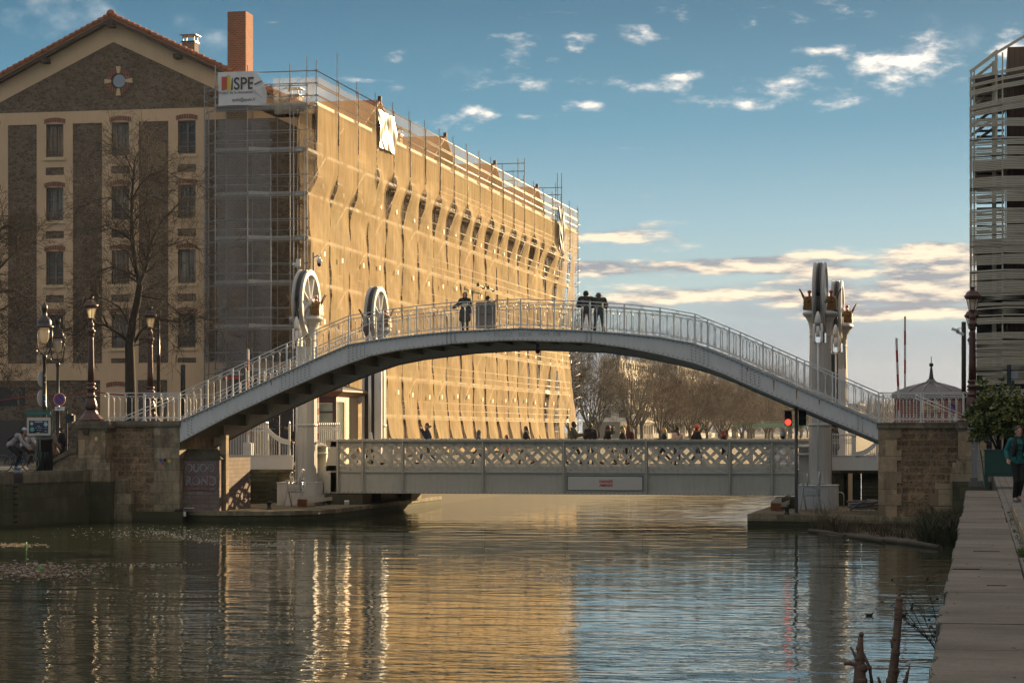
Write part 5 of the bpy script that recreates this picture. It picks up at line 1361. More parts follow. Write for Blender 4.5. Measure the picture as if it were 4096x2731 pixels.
frus(m, kx0-.01, kx1+.01, KY-.01, Kb+.01, zt, .42, zt+.24); m.box(kx0-.44, kx1+.44, KY-.44, Kb+.44, zt+.242, zt+.31); wpart('cornice', m, plain('cornice', (.26,.13,.085), .5), ck)
m = MB(); frus(m, kx0-.4, kx1+.4, KY-.4, Kb+.4, zt+.312, -1.5, zt+.85); wpart('roof', m, plain('zinc roof', (.25,.23,.22), .5, .2), ck)
horn = thing('loudspeaker', 'grey horn loudspeaker on the corner of the keeper cabin', 'loudspeaker', P(1434, 1598, Kb-.1))
m = MB(); m.lathe([(.02,-.36),(.05,-.30),(.07,-.12),(.16,-.02),(.22,0),(.21,.01),(.13,-.05),(.06,-.10),(.05,-.0)], (0,0,0), 18); m.v = [(a, -c, b) for a, b, c in m.v]; part('horn', m, M['paint_white'], horn)
m = MB(); m.bar((0,.3,0),(-.15,.35,-.02),.04,.04); part('bracket', m, M['iron_black'], horn)
def spikes(name, label, pa, pb, ya, yb, Y, step=8):
    t = thing(name, label, 'fence', (X((pa+pb)/2,Y), Y, Z(yb,pa,Y))); m = MB(); p = pa
    while p <= pb:
        x = X(p, Y); m.box(x-.018, x+.018, Y-.015, Y+.015, Z(yb,p,Y), Z(ya+14,p,Y)); m.lathe([(.015,0),(.04,.06),(0,.2)], (x,Y,Z(ya+14,p,Y)), 5)
        for d in (-.04,.04): m.tube([(x+d+.03*cos(a), Y, Z(ya+26,p,Y)+.035*sin(a)) for a in [2*pi*k/6 for k in range(7)]], .009, 4, False)
        p += step
    for dy in (20, 34): m.box(X(pa,Y), X(pb,Y), Y-.013, Y+.013, Z(ya+dy,pa,Y)-.012, Z(ya+dy,pa,Y)+.012)
    wpart('spiked_bars', m, M['paint_white'], t)
    m = MB(); a = P(pb, ya+6, Y); b = P(pb+50, yb-4, Y)
    m.tube([a, a+(b-a)*.33+Vector((-.1,0,-.35)), a+(b-a)*.66+Vector((-.1,0,-.22)), b], .03, 6); m.tube([b+Vector((-.22+.09*cos(t), 0, .1+.09*sin(t))) for t in [2*pi*k/9 for k in range(10)]], .018, 5); wpart('scroll', m, M['paint_white'], t)
spikes('ornamental_fence', 'glinting spiked ornamental fence with scrolls in front of the keeper cabin', 1276, 1358, 1690, 1795, 102.0)
tl2 = thing('signal_box', 'small black signal head on a thin pole beside the rear left tower', 'signal', P(1468, 1800, 108.0))
m = MB(); wbox(m, 1458, 1478, 1668, 1712, 108, .25); wpart('housing', m, M['iron_black'], tl2)
m = MB(); x = X(1482,108.1); m.tube([(x,108.1,-.1),(x,108.1,Z(1500,1482,108))], .035, 6); m.lathe([(.16,-.3),(.14,.1),(.08,.5)], (x,108.1,1.0), 8); wpart('pole', m, M['paint_white'], tl2)
CYY = 103.0; hx0, hx1 = X(3578, CYY), X(3868, CYY); xm = (hx0+hx1)/2+.0
bc = thing('brick_cabin', 'small brick cabin with a grey zinc pointed roof and ball finial', 'cabin', (xm, CYY, 0))
zw = Z(1592, 3724, CYY); m_pb = m_brick('pink brick', (.30,.14,.11), (.22,.10,.085), (.36,.28,.24), .5, .11, .02, dirt=.25)
m = MB(); m.box(hx0, hx1, CYY, CYY+2.9, 0, zw); wpart('wall', m, m_pb, bc)
m = MB(); m.box(hx0-.12, hx1+.12, CYY-.12, CYY+3.0, zw+.001, zw+.17); wpart('eaves', m, M['paint_dark'], bc)
m = MB(); za = Z(1512,3724,CYY)
lv = [(zw+.172, 1.02), (zw+.30, .93), (zw+.52, .62), (za-.13, .14), (za, .07)]
hw_ = (hx1-hx0)/2+.1
for (z0, a), (z1, b) in zip(lv, lv[1:]):
    cy_ = CYY+1.45; vs = []
    for z, s in ((z0, a), (z1, b)):
        for u, v in ((-1,-1),(1,-1),(1,1),(-1,1)): vs.append((xm+u*hw_*s, cy_+v*1.55*s, z))
    m.add(vs, [(0,1,5,4),(1,2,6,5),(2,3,7,6),(3,0,4,7)]+([(3,2,1,0)] if z0 == lv[0][0] else [])+([(4,5,6,7)] if z1 == lv[-1][0] else []))
rf = wpart('roof', m, plain('zinc', (.12,.12,.13), .45, .3, var=.1), bc)
m = MB()
for f in (-.62, -.22, .22, .62):
    pr_ = [(xm+hw_*f*a, CYY+1.45-1.55*a-.015, z+.01) for z, a in lv[:-1]]
    m.tube(pr_, .02, 4)
wpart('standing_seam', m, M['steel'], rf)
m = MB(); m.lathe([(.19,0),(.14,.1),(.07,.5),(.05,.55),(.03,.6)], (xm,CYY+1.45,za-.05), 4, rot=pi/4); m.ball((xm,CYY+1.45,za+.62), .10); m.tube([(xm,CYY+1.45,za+.7),(xm,CYY+1.45,za+1.0)], .015, 5); wpart('finial', m, M['iron_black'], rf)
pq = thing('street_plaque', 'pale stone plaque carved RUE DE CRIMEE with a small painted crest, on the brick cabin', 'plaque', P(3724, 1625, CYY))
m = MB(); wbox(m, 3684, 3760, 1602, 1649, CYY-.03, .028); wpart('slab', m, M['stone_sill'], pq)
ppc = P(3722, 1625, CYY-.034); blk_ = plain('plaque lettering', (.05,.045,.04), .7)
text('lettering', 'RUE DE CRIMEE', .13, (ppc.x, CYY-.032, ppc.z-.20), blk_, pq, sx=.72, bold=.003)
text('lettering', 'N° 4', .10, (ppc.x-.27, CYY-.032, ppc.z+.07), blk_, pq, bold=.003); text('lettering', 'N° 185', .10, (ppc.x+.27, CYY-.032, ppc.z+.07), blk_, pq, bold=.003, sx=.8)
m = MB(); z_ = ppc.z+.06; m.prism([(ppc.x-.09,z_+.12),(ppc.x-.09,z_-.02),(ppc.x,z_-.13),(ppc.x+.09,z_-.02),(ppc.x+.09,z_+.12)], CYY-.045, CYY-.031); wpart('crest', m, plain('crest', (.30,.07,.04), .6), pq)
m = MB(); m.tube([(ppc.x+.14*cos(a), CYY-.036, z_+.15*sin(a)) for a in [2*pi*k/16 for k in range(17)]], .012, 4, False); wpart('wreath', m, plain('wreath', (.12,.16,.07), .7), pq)
def barrier(name, label, px, y0, Y, lean, w):
    t = thing(name, label, 'barrier', (X(px, Y), Y, 0)); H_ = Z(y0, px, Y); n = 9
    ms = [plain('barrier white', (.55,.53,.52), .5), plain('barrier red', (.36,.05,.035), .5)]
    m = MB()
    for i in range(n):
        m.k = 1 if i % 2 == 1 else 0; z0_, z1_ = .9+(H_-.9)*i/n, .9+(H_-.9)*(i+1)/n; m.bar((lean*z0_, 0, z0_), (lean*z1_, 0, z1_), w, .05, (0,1,0))
    part('boom', m, ms, t)
    m = MB(); m.box(-.2,.2,-.15,.25,0,1.0); m.cbox((0,-.1,.9),(.3,.2,.25)); part('motor_box', m, M['paint_white'], t)
barrier('road_barrier', 'raised red and white barrier boom, shorter of the two right of the towers', 3604, 1352, 100.5, -.035, .10)
barrier('road_barrier', 'raised red and white barrier boom, taller of the two right of the towers', 3620, 1265, 104.5, 0, .09)
barrier('road_barrier', 'raised red and white barrier boom just right of the front left tower', 1272, 1560, 101.5, -.006, .10)
barrier('road_barrier', 'raised red and white barrier boom seen through the left railing of the footbridge', 992, 1395, 103.0, .0, .10)
# ================================================================ lamps, signs, lights
def bridge_lamp(name, label, px, Y, zb, ytop, broken=False):
    x = X(px, Y); t = thing(name, label, 'street lamp', (x, Y, zb), 'red brown cast iron lamps on the footbridge pedestals')
    k = (Z(ytop, px, Y)-zb)/5.0
    S_ = lambda pr: [(r*k, z*k) for r, z in pr]
    m = MB(); m.lathe(S_([(.56,0),(.56,.06),(.50,.09),(.44,.16),(.30,.30),(.24,.42),(.20,.46)]), (0,0,0), 8, rot=pi/8, smooth=False)
    m.lathe(S_([(.20,.44),(.25,.50),(.26,.62),(.22,.78),(.17,.90),(.15,.95),(.21,.98),(.21,1.02),(.15,1.05),(.155,1.25),(.21,1.28),(.22,1.33),(.16,1.37),(.135,1.42),(.18,1.46),(.19,1.52),(.14,1.56)]), (0,0,0), 16)
    part('base', m, M['iron_red'], t)
    m = MB(); m.lathe(S_([(.135,1.56),(.125,2.2),(.105,3.3),(.10,3.42)]), (0,0,0), 20)
    m.lathe(S_([(.10,3.42),(.14,3.45),(.12,3.5),(.15,3.58),(.19,3.64),(.13,3.70),(.09,3.78),(.12,3.84),(.115,3.95),(.07,4.0),(.06,4.08),(.10,4.12)]), (0,0,0), 14); part('column', m, M['iron_red'], t)
    ln = MB(); ln.lathe(S_([(.13,4.12),(.15,4.15),(.13,4.17)]), (0,0,0), 6); ln.lathe(S_([(.22,4.56),(.27,4.58),(.31,4.66),(.31,4.70),(.27,4.72)]), (0,0,0), 6)
    for i in range(6):
        a = 2*pi*i/6; ln.bar((.13*k*cos(a),.13*k*sin(a),4.15*k), (.23*k*cos(a),.23*k*sin(a),4.58*k), .022*k)
    l = part('lantern', ln, M['iron_red'], t)
    m = MB(); m.lathe(S_([(.122,4.175),(.215,4.565)]), (0,0,0), 6, smooth=False); part('glass', m, M['clear'], l)
    m = MB(); m.lathe(S_([(.27,4.721),(.20,4.84),(.10,4.90),(.08,4.93)]), (0,0,0), 6, smooth=False); m.lathe(S_([(.08,4.93),(.07,4.97),(.12,5.02),(.09,5.02)]), (0,0,0), 8); part('cap', m, M['iron_red'] if not broken else M['iron_black'], l)
    return t
zc_ = Z(1683, 363, FY)
bridge_lamp('street_lamp', 'red brown iron lamp with a rim of sunlight on the nearest left pedestal', 364, 87.8, zc_, 1190)
bridge_lamp('street_lamp', 'red brown iron lamp behind the left landing railing with a dark lantern cap', 601, 97.5, zc_, 1232, True)
bridge_lamp('street_lamp', 'red brown iron lamp on the right pedestal in front of the slatted building', 3890, 87.9, Z(1686,3888,FY), 1150)
bridge_lamp('street_lamp', 'red brown iron lamp almost hidden directly behind the right pedestal lamp', 3886, 92.6, Z(1686,3888,FY)-.1, 1232)
def paris_lamp(name, label, px, Y, ytop, ybase=None, zb=0.0, sc=1.0, group='black globe lamps along the canal', simple=False):
    x = X(px, Y); k = (Z(ytop, px, Y)-zb)/6.5 if ytop else sc
    t = thing(name, label, 'street lamp', (x, Y, zb), group)
    S_ = lambda pr: [(r*k, z*k) for r, z in pr]; n = 8 if simple else 16
    m = MB(); m.lathe(S_([(.32,0),(.32,.7),(.27,.78),(.22,.9),(.12,1.0),(.15,1.1),(.10,1.2),(.085,2.4),(.11,2.45),(.08,2.5),(.06,4.25),(.09,4.32),(.09,4.42),(.05,4.5)] if not simple else [(.15,0),(.12,.7),(.08,1.2),(.06,4.4),(.05,4.5)]), (0,0,0), n); part('pole', m, M['iron_black'], t)
    if not simple:
        m = MB()
        for sx in (-1, 1):
            m.tube([(0,0,4.45*k),(sx*.16*k,0,4.50*k),(sx*.27*k,0,4.75*k),(sx*.31*k,0,5.1*k),(sx*.30*k,0,5.48*k)], .028*k, 6)
            m.tube([(sx*.30*k,0,4.62*k),(sx*.40*k,0,4.60*k),(sx*.36*k,0,4.52*k),(sx*.22*k,0,4.52*k)], .018*k, 5)
        part('yoke', m, M['iron_black'], t)
    m = MB(); m.lathe(S_([(.33,5.50),(.36,5.52),(.36,5.56),(.27,5.60),(.28,5.72),(.22,5.86),(.10,5.95),(.09,6.15),(.12,6.2),(.12,6.36),(.05,6.42),(.03,6.5)]), (0,0,0), n); h = part('hood', m, M['iron_black'], t)
    m = MB(); m.lathe(S_([(.05,4.90),(.12,4.96),(.17,5.10),(.185,5.3),(.18,5.50)]), (0,0,0), n); part('globe', m, m_globe, h)
    return t
t_ = NT('milk glass'); a_ = t_.bsdf((.42,.42,.42), .25, 0, None, .5, Subsurface_Weight=.0); tl_ = t_.n('ShaderNodeBsdfTranslucent'); tl_.inputs[0].default_value = (.75,.68,.55,1); mx_ = t_.n('ShaderNodeMixShader'); mx_.inputs[0].default_value = .5; t_.l(a_, mx_.inputs[1]); t_.l(tl_.outputs[0], mx_.inputs[2]); m_globe = t_.done(mx_.outputs[0])
pl1 = paris_lamp('street_lamp', 'large black lamp with a frosted globe and fat round column base behind the information board', 178, 86.6, 1208)
m = MB(); m.lathe([(.32,0),(.33,.05),(.33,1.15),(.36,1.18),(.36,1.25),(.30,1.3),(.30,1.5),(.2,1.62)], (0,0,0), 20); part('column_base', m, M['iron_black'], pl1)
m = MB()
for py, r in ((1515, .26), (1590, .28)):
    z = Z(py, 170, 86.6)
    pass
for py, r in ((1515, .28), (1592, .30)):
    sgn = thing('round_sign', 'round sign seen edge-on, %s of the two on the black lamp' % ('upper' if py < 1550 else 'lower'), 'road sign', (X(172, 86.5), 86.5, Z(py, 172, 86.5)))
    m = MB(); m.lathe([(r,-.012),(r,.012)], (0,0,0), 24); m.v = [(c+(-.05), a*.32-.04 if False else a*.95, b*1.25) if False else (c*1.0+a*.22-.06, a*.97, b*1.1) for a, b, c in [(v[0], v[1], v[2]) for v in m.v]]
    part('disc', m, plain('sign back', (.55,.56,.58), .3, .4, var=.05), sgn)
    m = MB(); m.box(-.06, .09, -.02, .02, .12, .14); m.box(-.06, .09, -.02, .02, -.14, -.12); part('clamp', m, M['steel'], sgn)
pl2 = paris_lamp('street_lamp', 'black lamp just right of the large globe lamp, carrying the no parking sign', 231, 97.0, 1262)
np_ = thing('no_parking_sign', 'round blue and red no parking sign on the second black lamp', 'road sign', P(238, 1597, 96.6))
def disc(m, r, y0, y1, n=28, c=(0,0)):
    m.prism([(c[0]+r*cos(2*pi*k/n), c[1]+r*sin(2*pi*k/n)) for k in range(n)], y0, y1); return m
k = 1.0
m = MB(); disc(m, .285, .0, .02); part('rim', m, M['paint_white'], np_)
m = MB(); disc(m, .265, -.006, -.001); part('red_ring', m, plain('sign red', (.35,.03,.03), .45), np_)
m = MB(); disc(m, .19, -.012, -.007); part('blue_field', m, plain('sign blue', (.02,.05,.28), .45), np_)
m = MB(); m.bar((-.15,-.0155,.15),(.15,-.0155,-.15),.05,.005,(0,1,0)) if False else m.add(flat((-.15,-.018,.15),(.15,-.018,-.15),.055,.005), BF); part('slash', m, plain('sign red', (.35,.03,.03), .45), np_)
m = MB(); m.box(-.22,.22,0,.015,-.50,-.32); pp_ = part('sub_plate', m, M['paint_white'], np_)
m = MB(); m.box(-.10,-.02,-.006,-.001,-.42,-.38); m.box(-.085,-.035,-.006,-.001,-.378,-.35); m.bar((.0,-.004,-.38),(.10,-.004,-.43),.01,.005); part('tow_symbol', m, M['iron_black'], np_)
def pole(name, label, cat, px, Y, y0, w, zb=0, mat=None):
    x = X(px, Y); m = MB(); zt = Z(y0, px, Y)-zb; m.lathe([(w*1.25,0),(w*1.25,.9),(w,1.0),(w,zt*.72),(w*1.15,zt*.722),(w*.8,zt*.74),(w*.75,zt)], (0,0,0), 12); o = m.build(name, mat or M['iron_black']); o.location = (x, Y, zb); return tag(o, label, cat)
pole('lamp_pole', 'plain dark steel pole standing behind the second red brown lamp', 'pole', 634, 100.0, 1262, .085)
m = MB(); x = X(732, 98); m.lathe([(.11,0),(.11,Z(1462,732,98)),(.105,Z(1460,732,98)+.02)], (0,0,0), 14); o = m.build('steel_post', M['iron_black']); o.location = (x, 98, 0); tag(o, 'thick flat-topped black post above the left landing railing', 'post')
tsg = thing('traffic_signal', 'black traffic signal seen from behind beside the stone pedestal on the left street', 'traffic light', (X(268, 90), 90, 0))
m = MB(); m.box(-.03,.03,-.03,.03,0,Z(1640,268,90)); part('post', m, M['iron_black'], tsg)
m = MB(); m.box(.06,.24,-.1,.1,Z(1690,268,90),Z(1655,268,90)); m.box(.24,.34,-.08,.08,Z(1686,268,90),Z(1660,268,90)); part('head', m, M['iron_black'], tsg)
# information board
IY = 84.6; ib = thing('information_board', 'green framed information board showing a dark blue poster with pale circles', 'notice board', (X(155, IY), IY, 0))
m_gr = plain('dark green enamel', (.012,.060,.038), .35); zi = lambda py: Z(py, 155, IY); xi = lambda px: X(px, IY)
m = MB(); rr = .09; xa_, xb_, za_, zb_ = xi(102), xi(209), zi(1745), zi(1640)
pts = []
for cx_, cz_, a0 in ((xb_-rr, zb_-rr, 0), (xa_+rr, zb_-rr, pi/2), (xa_+rr, za_+rr, pi), (xb_-rr, za_+rr, 3*pi/2)):
    for k in range(5): pts.append((cx_+rr*cos(a0+pi/2*k/4), IY, cz_+rr*sin(a0+pi/2*k/4)))
m.tube(pts+[pts[0]], .022, 6, False); m.tube([(xi(149),IY,0),(xi(149),IY,za_)], .03, 6); m.tube([(xi(159),IY,0),(xi(159),IY,za_)], .03, 6); wpart('frame', m, m_gr, ib)
m = MB(); m.box(xa_+.03, xb_-.06, IY-.05, IY+.04, zi(1659), zi(1645)); wpart('header', m, plain('teal enamel', (.03,.13,.11), .4), ib)
m = MB(); m.box(xi(109), xi(201), IY-.03, IY+.03, zi(1740), zi(1669)); pn = wpart('panel', m, plain('poster margin', (.50,.47,.42), .5, var=.03), ib)
m = MB(); m.box(xi(117), xi(194), IY-.037, IY-.031, zi(1732), zi(1682)); wpart('poster', m, plain('navy poster', (.012,.022,.055), .4, var=.05), pn)
for (px, py, r, c) in ((127,1694,.065,(.42,.45,.46)),(183,1697,.08,(.35,.52,.58)),(129,1717,.09,(.12,.36,.33)),(155,1729,.022,(.55,.5,.05))):
    m = MB(); p = P(px, py, IY-.04); disc(m, r, p.y-.004, p.y, 20, (p.x, p.z)); wpart('poster_disc', m, plain('disc %d' % px, c, .5, var=.1), pn)
for (px, py, w_) in ((155,1685,.28),(155,1688,.36),(182,1687,.12),(155,1704,.11),(145,1710,.06),(155,1710,.06),(165,1710,.07),(150,1719,.06),(160,1719,.06),(183,1712,.10),(183,1724,.10),(150,1731,.12),(154,1694,.34)):
    m = MB(); p = P(px, py, IY-.04); m.box(p.x-w_/2, p.x+w_/2, p.y-.004, p.y, p.z-.008, p.z+.008); wpart('text_line', m, M['paint_white'] if py != 1694 else plain('dim text', (.05,.06,.10), .5), pn)
# rope of red and white site cable along the wall
rc_ = thing('site_cable', 'drooping red cable strung along the street wall behind the lamps', 'cable', P(200, 1590, 112))
m = MB(); pts = []
ctrl = [(-60,1603),(0,1601),(100,1588),(165,1577),(235,1583),(300,1577),(345,1570),(390,1568),(430,1573),(520,1583),(640,1582)]
for (a, b) in ctrl: pts.append(P(a, b, 112))
m.tube(pts, .035, 5); wpart('cable', m, plain('red cable', (.22,.02,.02), .6), rc_)
sg2 = thing('hoarding', 'dark site hoarding boards along the street behind the white gate', 'hoarding', (X(1080, 113), 113, 0))
m = MB(); 
for i in range(6):
    a = X(900+i*55, 113); b = X(955+i*55, 113)-.03; m.box(a, b, 113, 113.06, 0, Z(1560+4*i, 1000, 113))
wpart('boards', m, plain('dark hoarding', (.035,.030,.032), .6, var=.2), sg2)
m = MB()
for (a, b) in (((1055,1672),(1075,1690)),((1076,1672),(1076,1692)),((1082,1690),(1082,1675)),((1094,1690),(1094,1672)),((1102,1690),(1112,1690)),((1102,1682),(1110,1682)),((1098,1700),(1130,1706)),((1070,1710),(1100,1716))):
    m.tube([P(*a, 112.95), P(*b, 112.95)], .02, 4)
wpart('chalk_scrawl', m, plain('grey chalk', (.22,.22,.22), .9), sg2)
nt_ = thing('scaffold_notice', 'grey site notice with a red stripe at the scaffolding foot behind the railing', 'sign', P(955, 1490, SY-.3))
m = MB(); wbox(m, 892, 1000, 1472, 1520, SY-.3, .03); wpart('panel', m, plain('smoke panel', (.10,.085,.08), .6), nt_)
text('lettering', 'Interdit', .2, (X(935,SY-.34), SY-.34, Z(1484,935,SY)), M['paint_white'], nt_); text('lettering', 'échafaudage', .2, (X(940,SY-.34), SY-.34, Z(1496,935,SY)), M['paint_white'], nt_)
m = MB(); wbox(m, 895, 960, 1506, 1517, SY-.34, .02); wpart('red_stripe', m, M['red_knob'], nt_)
# traffic light on the right landing
TLY = 89.9; tx = X(3185, TLY); tl = thing('traffic_light', 'navigation traffic light on a grey pole in front of the right tower, red lamp lit', 'traffic light', (tx, TLY, PZ))
h_ = lambda py: Z(py, 3185, TLY)
m = MB(); m.tube([(tx,TLY,PZ),(tx,TLY,h_(1627))], .062, 12); m.tube([(tx,TLY,h_(1803)),(tx,TLY,h_(1807))], .072, 12); m.tube([(tx,TLY,PZ),(tx,TLY,PZ+.05)], .11, 10); wpart('pole', m, plain('grey pole', (.16,.165,.17), .5, .2), tl)
m_h = plain('black signal head', (.014,.014,.015), .5)
for sg, (a, b) in ((-1, (3138, 3167)), (1, (3194, 3224))):
    m = MB(); wbox(m, a, b, 1643, 1702, TLY-.06, .16)
    for py in (1655, 1688):
        c = P((a+b)/2, py, TLY-.06); r = .13
        for k in range(10):
            a0, a1 = -.1+(pi+.2)*k/10, -.1+(pi+.2)*(k+1)/10; m.add([(c.x+r*cos(a0),c.y,c.z+r*sin(a0)),(c.x+r*cos(a1),c.y,c.z+r*sin(a1)),(c.x+r*cos(a1),c.y-.18,c.z+r*sin(a1)),(c.x+r*cos(a0),c.y-.18,c.z+r*sin(a0))], [(0,1,2,3)])
    h2 = wpart('signal_head', m, m_h, tl)
    for py in (1655, 1688):
        c = P((a+b)/2, py, TLY-.065); m = MB(); m.ball((c.x, c.y, c.z), (.118,.03,.118), 16, 8)
        lit = sg < 0 and py == 1688
        wpart('lens', m, emit('red lamp', (1,.035,.02), 1.7) if lit else M['rubber'], h2)
m = MB()
for py in (1640, 1705): m.tube([P(3150,py,TLY), P(3215,py,TLY)], .016, 5)
m.tube([P(3180,1612,TLY), P(3174,1625,TLY), P(3183,1660,TLY)], .01, 4); wpart('bracket', m, M['iron_black'], tl)
cm = thing('dome_camera', 'white dome camera on an arm beside the red traffic light', 'camera', P(3131, 1738, TLY))
m = MB(); m.ball((0,0,.03), (.11,.11,.12), 14, 9); m.lathe([(.06,.1),(.03,.22),(.03,.26)], (0,0,0), 10); part('housing', m, M['paint_white'], cm)
m = MB(); m.ball((0,0,-.08), (.085,.085,.09), 12, 8); part('dome', m, M['rubber'], cm)
m = MB(); a = P(3131,1716,TLY)-P(3131,1738,TLY); b = P(3176,1730,TLY)-P(3131,1738,TLY); m.bar(a, b, .05, .05); part('arm', m, M['paint_white'], cm)
c2 = thing('dome_camera', 'dome camera hanging from a short arm above the front left wheel', 'camera', P(1277, 1048, 103.5))
m = MB(); m.ball((0,0,.04), (.13,.13,.15), 14, 9); m.lathe([(.07,.13),(.04,.26)], (0,0,0), 10); part('housing', m, M['paint_white'], c2)
m = MB(); m.ball((0,0,-.10), (.10,.10,.12), 12, 8); part('dome', m, M['rubber'], c2)
m = MB(); m.tube([(0,0,.24),(-.05,0,.32),(-.26,0,.22)], .035, 6); part('arm', m, M['paint_white'], c2)
cp = thing('camera_pole', 'slim grey camera pole between the scaffolding corner and the front left wheel', 'pole', (X(1254,103.6), 103.6, 0))
m = MB(); m.tube([(0,0,0),(0,0,Z(1010,1254,103.6))], .05, 8); part('pole', m, M['steel'], cp)
c3 = thing('bullet_camera', 'two white boxy cameras on a thin mast left of the front left wheel', 'camera', P(1188, 1060, 103.0))
m = MB(); m.box(-.05,.16,-.04,.04,-.06,.28); m.cbox((-.04,-.12,-.02),(.12,.3,.12),-.4,-.4); part('camera_body', m, M['paint_white'], c3)
m = MB(); m.cbox((.0,-.05,-.65),(.14,.1,.24),-.2); m.cbox((.04,-.14,-.76),(.12,.28,.13),.5,-.4); part('camera_body', m, M['paint_white'], c3)
m = MB(); m.tube([(.10,0,.2),(.10,0,-8)], .025, 6); part('mast', m, M['steel'], c3)
# CCTV pole on the right
VY = 93.0; cc = thing('cctv_pole', 'dark pole with two tilted white cameras left of the right lamp post', 'camera', (X(3855,VY), VY, 0))
m = MB(); m.lathe([(.095,0),(.09,Z(1288,3855,VY)),(.085,Z(1288,3855,VY)+.01)], (0,0,0), 12); part('pole', m, plain('brown black pole', (.03,.022,.02), .5), cc)
for (dx, py, rz_, rx_) in ((-.32, 1320, .6, -.5), (-.14, 1333, 1.0, -.55)):
    m = MB(); z = Z(py, 3855, VY); m.cbox((dx,-.1,z), (.32,.13,.11), 0, 0, .35); m.bar((dx+.06,-.05,z+.05),(-.0,-.05,z+.09),.04,.04); part('camera', m, M['paint'], cc)
# right street: signal column, LED board
bs = thing('signal_column', 'black traffic signal column with a grey boxy sign head above the bush', 'traffic light', (X(4036, 88), 88, 0))
z = lambda py: Z(py, 4036, 88)
m = MB(); m.box(-.08,.08,-.08,.08,0,z(1458))
for py in (1483, 1514, 1541, 1563): m.box(-.095,.095,-.095,.095,z(py)-.01,z(py)+.01)
part('column', m, M['iron_black'], bs)
m = MB(); m.box(.10,.34,-.05,.25,z(1514),z(1483)); m.add([(.34,-.05,z(1514)),(.40,.1,z(1500)),(.34,-.05,z(1483)),(.34,.25,z(1514)),(.34,.25,z(1483))],[(0,1,2),(0,3,1),(2,1,4),(3,4,1)]); part('head', m, M['steel'], bs)
m = MB(); m.box(.09,.2,-.1,.1,z(1600),z(1520)); part('lamp_housing', m, M['iron_black'], bs)
led = thing('led_sign', 'black electronic sign glowing amber PONT OUVERT behind the bush', 'sign', (X(4082, 86), 86, Z(1640,4082,86)))
m = MB(); wbox(m, 4034, 4140, 1598, 1652, 86, .2); wpart('housing', m, M['iron_black'], led)
mo = emit('amber leds', (1,.28,.03), 2.2)
text('lettering', 'PONT', .175, (X(4068,85.97), 85.97, Z(1615,4068,86)), mo, led, sx=1.15, bold=.004); text('lettering', 'OUVERT', .175, (X(4068,85.97), 85.97, Z(1632,4068,86)), mo, led, sx=.95, bold=.004)
dv = thing('road_sign', 'round blue and red no stopping sign on a post beside the brick cabin', 'road sign', P(3808, 1630, 100))
m = MB(); disc(m, .17, 0, .02); part('blue_disc', m, plain('sign blue', (.02,.06,.26), .45), dv)
m = MB(); m.add(flat((-.11,-.012,.11),(.11,-.012,-.11),.06,.006), BF); part('slash', m, plain('sign red2', (.4,.1,.08), .5), dv)
m = MB(); m.tube([(0,.05,-1.2),(0,.05,.1)], .03, 6); part('post', m, M['steel'], dv)
# temporary fence stand, planter with shrub
fs_ = thing('fence_stand', 'grey upright of a temporary barrier on a heavy foot at the end of the parapet', 'barrier', G(3905, 1948, 0))
fo = Vector(fs_.location); sF = S(3905, fo.y)
m = MB(); m.cbox((-.02,0,.10),(.40,.55,.16)); m.cbox((-.06,0,.22),(.2,.3,.10)); part('foot', m, plain('grey rubber foot', (.13,.13,.12), .8), fs_)
m = MB(); h = (1945-1650)/sF; m.bar((.04,-.05,.2),(.02,-.05,h),.045,.045); m.bar((-.10,.5,.2),(-.13,.5,h),.045,.045); m.bar((.04,-.05,h*.52),(-.12,.5,h*.52),.03,.03); m.bar((.10,-.1,h*.5),(.24,-.3,0),.04,.05); part('upright', m, M['steel'], fs_)
m = MB(); m.add([(.02,-.04,.25),(-.11,.49,.25),(-.13,.49,h-.03),(.02,-.04,h-.03)],[(0,1,2,3)]); part('panel', m, plain('grey mesh panel', (.16,.16,.17), .6, .3), fs_)
PYY = 65.0; px0, px1 = X(3938, PYY), X(4078, PYY); zp = lambda py: Z(py, 4000, PYY)
pn_ = thing('planter', 'large dark green square planter on legs beside the jogger', 'planter', ((px0+px1)/2, PYY, 0))
m_pg = plain('dark green planter paint', (.008,.050,.034), .4)
m = MB(); m.box(px0, px1, PYY, PYY+1.0, zp(1905), zp(1800)); m.box(px0-.03, px1+.03, PYY-.03, PYY+1.03, zp(1803), zp(1797)); m.box(px0-.02, px1+.02, PYY-.02, PYY+1.02, zp(1904), zp(1899)); m.box(px0+.08, px1-.08, PYY-.015, PYY-.001, zp(1893), zp(1815)); wpart('box', m, m_pg, pn_)
for u in (px0, px1-.10):
    for v in (PYY, PYY+.9):
        m = MB(); m.box(u, u+.10, v, v+.1, 0, zp(1905)-.001); wpart('leg', m, m_pg, pn_)
